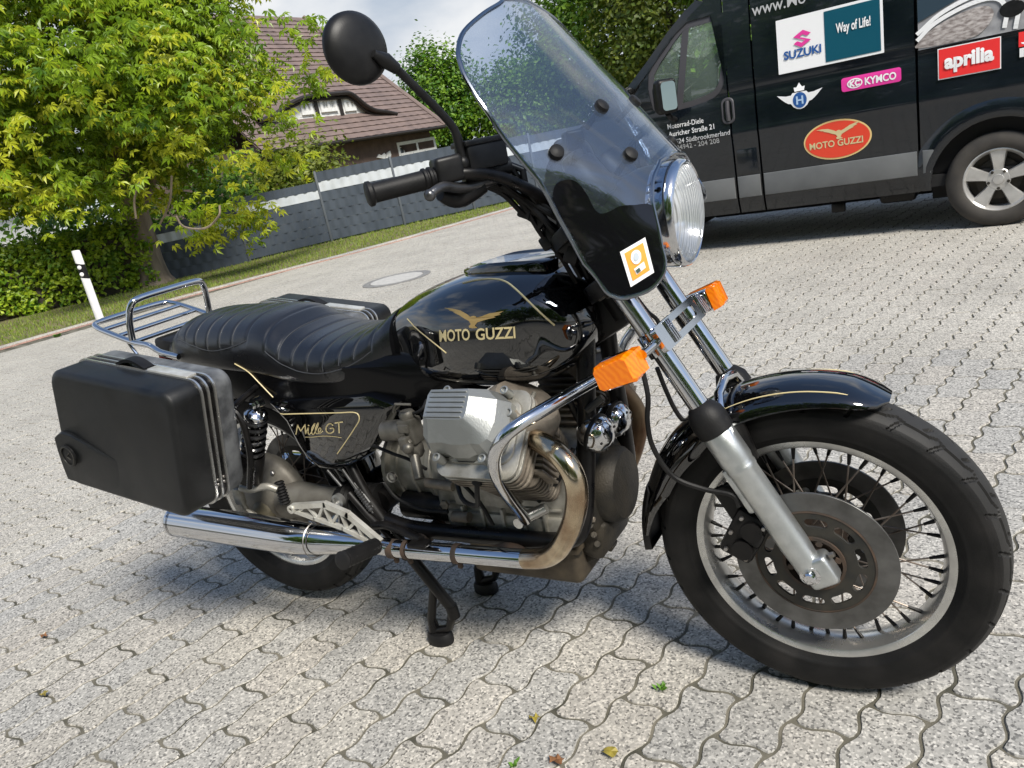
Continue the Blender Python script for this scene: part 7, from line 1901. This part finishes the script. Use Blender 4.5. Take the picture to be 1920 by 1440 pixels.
def cylinder(sd_, dx):
    a_ = Vector((0, sd_*0.7071, 0.7071)); n_v = Vector((0, sd_*0.7071, -0.7071)); O = EO+Vector((dx, 0, 0)); X = Vector((1, 0, 0))
    def L(x, t, n): return O+X*x+a_*t+n_v*n
    def LM(x, n, t): return L(x, t, n)
    b = MB(); b.lathe([(0.060, 0.09), (0.060, 0.275)], O, a_, 32); cyl_ = part(b, 'cylinder', alubrown)
    for k in range(9):                               # cooling fins, one by one
        t = 0.132+0.0155*k; hw = 0.078+0.002*k; b = MB()
        b.prism(rrect(-hw, -0.076-0.001*k, hw, 0.076+0.001*k, 0.022, 4), lambda x, n, d: L(x, t+d, n), -0.0028, 0.0028, 0.0012); part(b, 'cooling_fin', alubrown, parent=cyl_)
    b = MB(); b.prism(rrect(-0.080, -0.070, 0.080, 0.070, 0.03, 5), lambda x, n, d: L(x, d, n), 0.275, 0.352, 0.006)
    hd = part(b, 'cylinder_head', alucast, smooth=40)
    for k in range(5):
        t = 0.285+0.0145*k; b = MB(); b.prism(rrect(-0.098, -0.092, 0.094, 0.098, 0.03, 4), lambda x, n, d: L(x, t+d, n), -0.003, 0.003, 0.0012); part(b, 'cooling_fin', alubrown if k < 3 else alucast, parent=hd)
    # vertical fins on the exhaust side
    b = MB()
    for k in range(9): b.box(L(0.070+0.002*k, 0.245, -0.045+0.0125*k), (0.055, 0.006, 0.075), Matrix((X, n_v, a_)).transposed(), 0.0015)
    part(b, 'exhaust_fins', alubrown, parent=hd)
    b = MB(); b.lathe([(0.050, 0.0), (0.074, 0.010), (0.083, 0.026), (0.081, 0.044), (0.068, 0.062), (0.0001, 0.066)], L(0.028, 0.278, -0.046), (X*0.55+a_*0.55-n_v*0.62), 28); part(b, 'head_shoulder', MATS['heat_stained_aluminium'] if False else alubrown, smooth=50, parent=hd)
    b = MB()
    for k in range(4):
        pq = [L(-0.01+0.026*k+0.004*j, 0.30+0.012*j, -0.105+0.020*j) for j in range(4)]; b.tube(pq, 0.005, 6)
    part(b, 'shoulder_ribs', alucast, parent=hd)
    # valve cover: faceted cap with raised ribs
    b = MB()
    base = [(-0.118, -0.062), (-0.106, -0.084), (0.030, -0.086), (0.066, -0.060), (0.072, 0.004), (0.064, 0.050), (0.044, 0.070), (0.014, 0.066), (-0.004, 0.076), (-0.040, 0.076), (-0.060, 0.066), (-0.094, 0.070), (-0.112, 0.048)]; base = [(p[0], p[1]*0.87) for p in base]
    r0 = [L(x, 0.352, n) for x, n in base]; r1 = [L(x, 0.372, n) for x, n in base]
    midp = [(-0.112, -0.058), (-0.100, -0.077), (0.022, -0.079), (0.050, -0.054), (0.055, 0.000), (0.047, 0.040), (0.032, 0.054), (0.010, 0.052), (-0.006, 0.056), (-0.038, 0.056), (-0.056, 0.052), (-0.088, 0.054), (-0.106, 0.036)]; midp = [(p[0], p[1]*0.87) for p in midp]
    r2 = [L(x, 0.400, n) for x, n in midp]
    tp_ = [(-0.100, -0.052), (-0.095, -0.066), (-0.006, -0.068), (0.000, -0.050), (0.002, -0.012), (0.000, 0.002), (-0.005, 0.006), (-0.012, 0.007), (-0.020, 0.008), (-0.046, 0.008), (-0.060, 0.007), (-0.086, 0.007), (-0.098, 0.000)]; tp_ = [(p[0], p[1]*0.87) for p in tp_]
    r3 = [L(x, 0.426, n) for x, n in tp_]
    b.loft([r0, r1, r2, r3]); vc = part(b, 'valve_cover', alucover, smooth=22)
    b = MB()
    for k in range(6): b.box(L(-0.050, 0.4265, -0.053+0.0108*k), (0.086, 0.004, 0.006), Matrix((X, n_v, a_)).transposed(), 0.0015)
    part(b, 'cover_ribs', alucover, parent=vc)
    for x, n in ((-0.078, 0.068), (0.030, 0.066), (0.066, -0.03), (0.045, -0.078), (-0.095, -0.08)):
        b = MB(); b.lathe([(0.009, 0.352), (0.009, 0.378), (0.006, 0.379), (0.0055, 0.374), (0.0001, 0.374)], L(x, 0, n), a_, 14); part(b, 'cover_bolt', alucover, parent=vc)
    b = MB(); b.prism([(p[0]*1.02, p[1]*1.02) for p in base], lambda x, n, d: L(x, d, n), 0.3485, 0.3515); part(b, 'gasket', frameblk, parent=hd)
    # plug lead and cap
    b = MB(); b.tube(crs([L(-0.005, 0.33, 0.085), L(-0.015, 0.30, 0.115), L(-0.05, 0.24, 0.125), L(-0.12, 0.20, 0.10), L(-0.16, 0.2, 0.03)], 5), 0.0055, 8); b.tube([L(0.0, 0.335, 0.07), L(-0.010, 0.315, 0.10)], [0.010, 0.011], 10); part(b, 'plug_lead', rubber, parent=hd)
    # intake stub and carburettor behind the head
    b = MB(); b.tube([L(-0.085, 0.29, -0.05), L(-0.13, 0.285, -0.065), L(-0.155, 0.28, -0.07)], [0.026, 0.026, 0.024], 16); part(b, 'intake_rubber', rubber)
    b = MB(); c0 = A(770, 806, sd_*0.165) if sd_ < 0 else L(-0.175, 0.275, -0.072); b.box(c0, (0.046, 0.042, 0.062), None, 0.008, seg=2); b.box(c0+Vector((0, sd_*0.022, 0.012)), (0.03, 0.01, 0.02), None, 0.003); b.tube([c0+Vector((-0.02, sd_*0.02, 0.05)), c0+Vector((0.0, sd_*0.03, 0.075)), c0+Vector((0.035, sd_*0.02, 0.07))], 0.003, 6); b.bolt(c0+Vector((0.01, sd_*0.024, -0.018)), YY*sd_, 0.007, 0.008); b.lathe([(0.017, 0.0), (0.020, 0.010), (0.020, 0.030), (0.014, 0.038), (0.0001, 0.04)], c0+Vector((0, 0, -0.028)), (0, 0, -1), 18); b.lathe([(0.018, 0.0), (0.019, 0.012), (0.015, 0.018), (0.0001, 0.02)], c0+Vector((0, 0, 0.029)), (0, 0, 1), 18); b.cyl(c0, c0+Vector((-0.075, 0, -0.004)), 0.025, 16); b.box(c0+Vector((0.0, sd_*0.03, -0.02)), (0.022, 0.02, 0.03), None, 0.004)
    b.cyl(c0+Vector((0.01, sd_*0.02, -0.055)), c0+Vector((0.03, sd_*0.045, -0.10)), 0.012, 10); b.sphere(c0+Vector((0.01, sd_*0.035, -0.03)), 0.014, 10, 8)
    part(b, 'carburettor', mat('carb_zinc', (0.17, 0.16, 0.14), (0.07, 0.066, 0.056), scale=20, rough=0.45, metal=0.6) if sd_ == -1 else MATS['carb_zinc'])
cylinder(-1, 0.0); cylinder(1, 0.02)

# ------------------------------------------------ exhaust
hd_px = [(985, 822, -0.190), (1008, 826, -0.222), (1035, 842, -0.248), (1062, 868, -0.262), (1078, 900, -0.268), (1082, 935, -0.266), (1076, 972, -0.258), (1063, 1005, -0.245), (1045, 1032, -0.228), (1020, 1046, -0.212), (985, 1048, -0.205)]
hp_ = [A(*q) for q in hd_px]
b = MB(); b.tube([hp_[0]-Vector((0.04, -0.015, 0.01))]+crs(hp_, 6), 0.0222, 22); part(b, 'exhaust_header', header, smooth=60)
b = MB(); b.lathe([(0.026, 0.0), (0.032, 0.004), (0.032, 0.016), (0.026, 0.02)], hp_[0], hp_[1]-hp_[0], 24); part(b, 'header_flange', alubrown)
b = MB(); pth = [hp_[-1], A(920, 1043, -0.205), A(860, 1038, -0.205), A(800, 1033, -0.207), A(745, 1029, -0.210), A(690, 1020, -0.215)]
b.tube(pth, 0.0215, 22); chp = part(b, 'exhaust_pipe', chrome, smooth=60)
for q, w in ((A(858, 1038, -0.205), 0.006), (A(738, 1029, -0.210), 0.009), (A(764, 1030, -0.210), 0.005)):
    b = MB(); b.lathe([(0.0216, -w), (0.0238, -w), (0.0238, w), (0.0216, w)], q, pth[1]-pth[4], 26); b.box(q+Vector((0, 0, -0.030)), (0.012, 0.010, 0.016), None, 0.003); part(b, 'pipe_clamp', rust, parent=chp)
m0, m1, m2, m3 = A(712, 1020, -0.218), A(640, 1015, -0.235), A(560, 1008, -0.250), A(345, 977, -0.255)
mdir = (m3-m2).normalized()
b = MB(); pts = [m0, m1, m2, m2.lerp(m3, 0.4), m2.lerp(m3, 1.0), m3+mdir*0.012, m3+mdir*0.03, m3+mdir*0.034]
b.tube(crs(pts, 4), [interp([0, .14, .29, .43, .71, .86, 0.99, 1], [0.022, 0.031, 0.043, 0.046, 0.046, 0.046, 0.036, 0.020], i/28) for i in range(29)], 32); part(b, 'silencer', chrome, smooth=60)
b = MB(); b.lathe([(0.0445, -0.002), (0.0465, 0), (0.0445, 0.002)], A(592, 1011, -0.246), mdir, 30); part(b, 'silencer_band', steel)
# left header and silencer
hl_ = [A(1148, 722, 0.165), A(1172, 738, 0.185), A(1192, 765, 0.205), A(1199, 795, 0.212), A(1192, 835, 0.212), A(1178, 872, 0.208), A(1158, 905, 0.200)]
hl_ += [hl_[-1]+Vector((-0.03, -0.01, -0.04)), hl_[-1]+Vector((-0.09, -0.012, -0.062))]
b = MB(); b.tube([hl_[0]-Vector((0.05, 0.02, 0.0))]+crs(hl_, 5), 0.0215, 18); b2 = hl_[-1]; part(b, 'exhaust_header', headerrust, smooth=60)
b = MB(); b.tube([b2, Vector((0.75, 0.18, b2.z-0.005)), Vector((0.45, 0.21, b2.z)), Vector((0.33, 0.235, b2.z+0.01)), Vector((0.0, 0.25, b2.z+0.03)), Vector((-0.3, 0.25, b2.z+0.04))], [0.0215, 0.0215, 0.024, 0.044, 0.046, 0.04], 24); part(b, 'silencer', chrome, smooth=60)
b = MB(); b.tube([Vector((0.62, -0.19, 0.335)), Vector((0.62, 0.19, 0.335))], 0.019, 14); b.tube([Vector((0.93, -0.19, 0.335)), Vector((0.60, 0.0, 0.34)), Vector((0.55, 0.1, 0.34))], 0.02, 14); part(b, 'exhaust_balance_pipe', rust, smooth=60)

# ------------------------------------------------ crash bars, horns
cb = [A(1135, 702, -0.115), A(1095, 724, -0.165), A(1030, 762, -0.255), A(975, 795, -0.315), A(945, 820, -0.338), A(928, 852, -0.335), A(929, 885, -0.318), A(945, 918, -0.270), A(968, 950, -0.215), A(986, 975, -0.180)]
for f_ in ((lambda p: p), myr):
    b = MB(); b.tube([f_(p) for p in crs(cb, 6)], 0.0132, 18); cbo = part(b, 'crash_bar', chrome, smooth=60)
    b = MB(); e = f_(cb[-1]); b.tube([e+Vector((-0.012, 0, 0.0)), e+Vector((0.045, f_(Vector((0, 0.02, 0))).y, 0.022))], [0.014, 0.012], 14); b.cyl(e+Vector((-0.014, f_(Vector((0, -0.012, 0))).y, -0.004)), e+Vector((-0.014, f_(Vector((0, 0.03, 0))).y, -0.004)), 0.012, 14); part(b, 'bar_clamp', alurim, parent=cbo)
for q in ((1117, 812, -0.085), (1150, 785, 0.050)):
    c = A(*q); hxx = Vector((0.80, -0.12, -0.25)).normalized()
    b = MB(); b.lathe([(0.0001, 0.040), (0.014, 0.038), (0.018, 0.034), (0.030, 0.030), (0.039, 0.016), (0.041, 0.0), (0.038, -0.016), (0.028, -0.03), (0.02, -0.036)], c, hxx, 36); hr = part(b, 'horn', chrome, smooth=40)
    b = MB(); b.lathe([(0.0405, -0.005), (0.0435, -0.003), (0.0435, 0.003), (0.0405, 0.005)], c, hxx, 32)
    for i in range(8): t = R(45*i); e1 = hxx.orthogonal().normalized(); e2 = hxx.cross(e1); b.bolt(c+(e1*math.cos(t)+e2*math.sin(t))*0.028+hxx*0.029, hxx, 0.003, 0.004)
    b.tube([c-hxx*0.03, c-hxx*0.05+Vector((0, 0, 0.04)), c-hxx*0.05+Vector((-0.01, 0, 0.08))], 0.008, 8); part(b, 'horn_mount', frameblk, parent=hr)
b = MB(); b.tube([A(1100, 770, -0.10), A(1130, 745, -0.09)], 0.008, 8); part(b, 'horn_bracket', discdark)

# ------------------------------------------------ pegs, pedal, stand
b = MB(); y_ = -0.250
def bar(p, q, w, th=0.008, yy=-0.250):
    P_, Q_ = A(*p, yy), A(*q, yy); d = (Q_-P_); L_ = d.length; d.normalize(); n = d.cross(YY).normalized()
    bx = [P_+n*w-YY*th/2, P_-n*w-YY*th/2, P_-n*w+YY*th/2, P_+n*w+YY*th/2]; b.loft([bx, [v+(Q_-P_) for v in bx]])
bar((549, 949), (612, 945), 0.0065, 0.012); bar((608, 945), (655, 965), 0.0080, 0.012); bar((650, 962), (714, 1016), 0.0075, 0.012)
bar((552, 957), (592, 972), 0.005, 0.010); bar((590, 971), (645, 990), 0.005, 0.010); bar((643, 989), (706, 1021), 0.0055, 0.010)
for p, q in (((560, 960), (575, 947)), ((575, 947), (597, 973)), ((597, 973), (607, 947)), ((607, 947), (622, 982)), ((622, 982), (638, 958)), ((638, 958), (652, 993)), ((652, 993), (668, 977)), ((668, 977), (680, 1006))): bar(p, q, 0.0035, 0.007)
b.lathe([(0.011, -0.009), (0.011, 0.009), (0.005, 0.009), (0.005, -0.009)], A(549, 953, y_), YY, 16, closed_prof=True)
part(b, 'peg_hanger', aluwhite, smooth=30)
b = MB(); p0, p1 = A(706, 1023, -0.262), A(640, 1052, -0.385); d = p1-p0; L_ = d.length
prof = [(0.010, 0.0), (0.019, 0.004)]+[(0.0205 if i % 2 else 0.0185, 0.01+(L_-0.02)*i/14) for i in range(15)]+[(0.0215, L_-0.004), (0.014, L_), (0.0001, L_)]
b.lathe(prof, p0, d, 22); part(b, 'footpeg', rubber, smooth=40)
b = MB(); b.tube(crs([A(700, 985, -0.17), A(725, 985, -0.175), A(760, 998, -0.20), A(790, 1012, -0.225)], 4), [0.011]*9+[0.010]*4, 10); b.box(A(786, 1020, -0.235), (0.05, 0.035, 0.012), None, 0.004); b.tube([A(655, 925, -0.155), A(690, 965, -0.16), A(715, 990, -0.17)], 0.010, 10); b.tube([A(715, 990, -0.17), A(745, 1025, -0.17)], 0.008, 8); part(b, 'brake_pedal', frameblk)
b = MB(); b.tube([A(735, 985, -0.178), A(785, 1008, -0.215)], 0.003, 6); b.tube([A(665, 905, -0.15), A(700, 950, -0.155)], 0.0035, 6); part(b, 'pedal_rod', MATS['dull_black_steel'])
b = MB()
for sd_ in (-1, 1):
    tp = A(772, 1046, -0.135); ft = A(846, 1138, -0.118); fp = Vector((0.548, -0.118, 0.022))
    f_ = (lambda p: p) if sd_ == -1 else myr
    b.tube([f_(tp), f_(ft)], 0.0150, 14); b.tube([f_(tp.lerp(ft, 0.55)), f_(fp+Vector((0, 0, 0.05))), f_(fp+Vector((0.0, 0, 0.01)))], [0.010, 0.012, 0.016], 12); b.tube([f_(ft+Vector((0.0, 0, 0.005))), f_(ft+Vector((0.003, 0, -0.03)))], 0.016, 12)
    b.tube([f_(ft+Vector((0, 0, -0.02))), f_(Vector((0.60, -0.118, 0.05))), f_(fp+Vector((0, 0, 0.01)))], [0.014, 0.010, 0.012], 10)
b.tube([Vector((0.53, -0.14, 0.27)), Vector((0.53, 0.14, 0.27))], 0.016, 14); cst = part(b, 'centre_stand', frameblk, smooth=50)
for sd_ in (-1, 1):
    b = MB(); c = Vector((0.562, sd_*0.118, 0.0)); b.lathe([(0.030, 0.0), (0.033, 0.004), (0.033, 0.022), (0.028, 0.032), (0.0001, 0.034)], c, (0, 0, 1), 22)
    for i, v in enumerate(b.v): b.v[i] = (c.x+(v[0]-c.x)*1.15, c.y+(v[1]-c.y)*0.8, v[2])
    part(b, 'stand_foot', rubber, parent=cst)
b = MB(); b.tube([tp, ft], 0.002, 6)
# ------------------------------------------------ small things on the ground
def fallen(name, label, u, v, size, m, kind, seed):
    P = at(u, v, z=0.0); r = random.Random(seed); b = MB(); n = 11; pts = []
    for i in range(n):
        a = 2*math.pi*i/n; rr_ = size*(1 if i % 2 else 0.72)*r.uniform(0.8, 1.1); pts.append(P+Vector((rr_*math.cos(a), 0.7*rr_*math.sin(a), 0.006+r.uniform(0, 0.012))))
    b.add([P+Vector((0, 0, 0.012))]+pts, [(0, 1+i, 1+(i+1) % n) for i in range(n)])
    tag(build(b, name, m, None, smooth=60), label, kind)
fallen('fallen_leaf', 'small yellow-brown leaf on the pavers, upper of the two in front of the wheel', 1004, 1353, 0.017, yellowleaf, 'leaf', 1)
fallen('fallen_leaf', 'larger yellow leaf on the pavers near the bottom edge', 1147, 1417, 0.021, yellowleaf, 'leaf', 2)
fallen('fallen_leaf', 'brown withered leaf lying at the bottom edge of the picture', 1046, 1432, 0.020, deadleaf, 'leaf', 3)
fallen('fallen_leaf', 'reddish brown leaf scrap alone on the pavers at far left', 84, 1196, 0.016, deadleaf, 'leaf', 4)
fallen('fallen_leaf', 'pale yellow leaf scrap in a joint at lower left', 86, 1306, 0.016, yellowleaf, 'leaf', 5)
def weed(label, u, v, n, s, seed):
    P = at(u, v, z=0); r = random.Random(seed); b = MB()
    for k in range(n):
        a = r.uniform(0, 6.28); l = s*r.uniform(0.5, 1.1); w = l*0.28; d = Vector((math.cos(a), math.sin(a), 0)); q = Vector((-d.y, d.x, 0)); h = r.uniform(0.3, 0.9)*s
        o = P+Vector((r.uniform(-1, 1), r.uniform(-1, 1), 0))*s*0.5
        b.add([o, o+d*l*0.5+q*w+Vector((0, 0, h*0.7)), o+d*l+Vector((0, 0, h)), o+d*l*0.5-q*w+Vector((0, 0, h*0.7))], [(0, 1, 2, 3)])
    tag(build(b, 'weed', weedm, None, smooth=60), label, 'weed')
weed('tiny green weed sprouting between pavers below the front wheel', 1240, 1292, 16, 0.016, 1)
weed('small dark green sprig at the bottom edge of the pavers', 962, 1436, 12, 0.014, 2)
weed('grass tuft in the paving joint near the white marker post', 108, 632, 60, 0.05, 3)
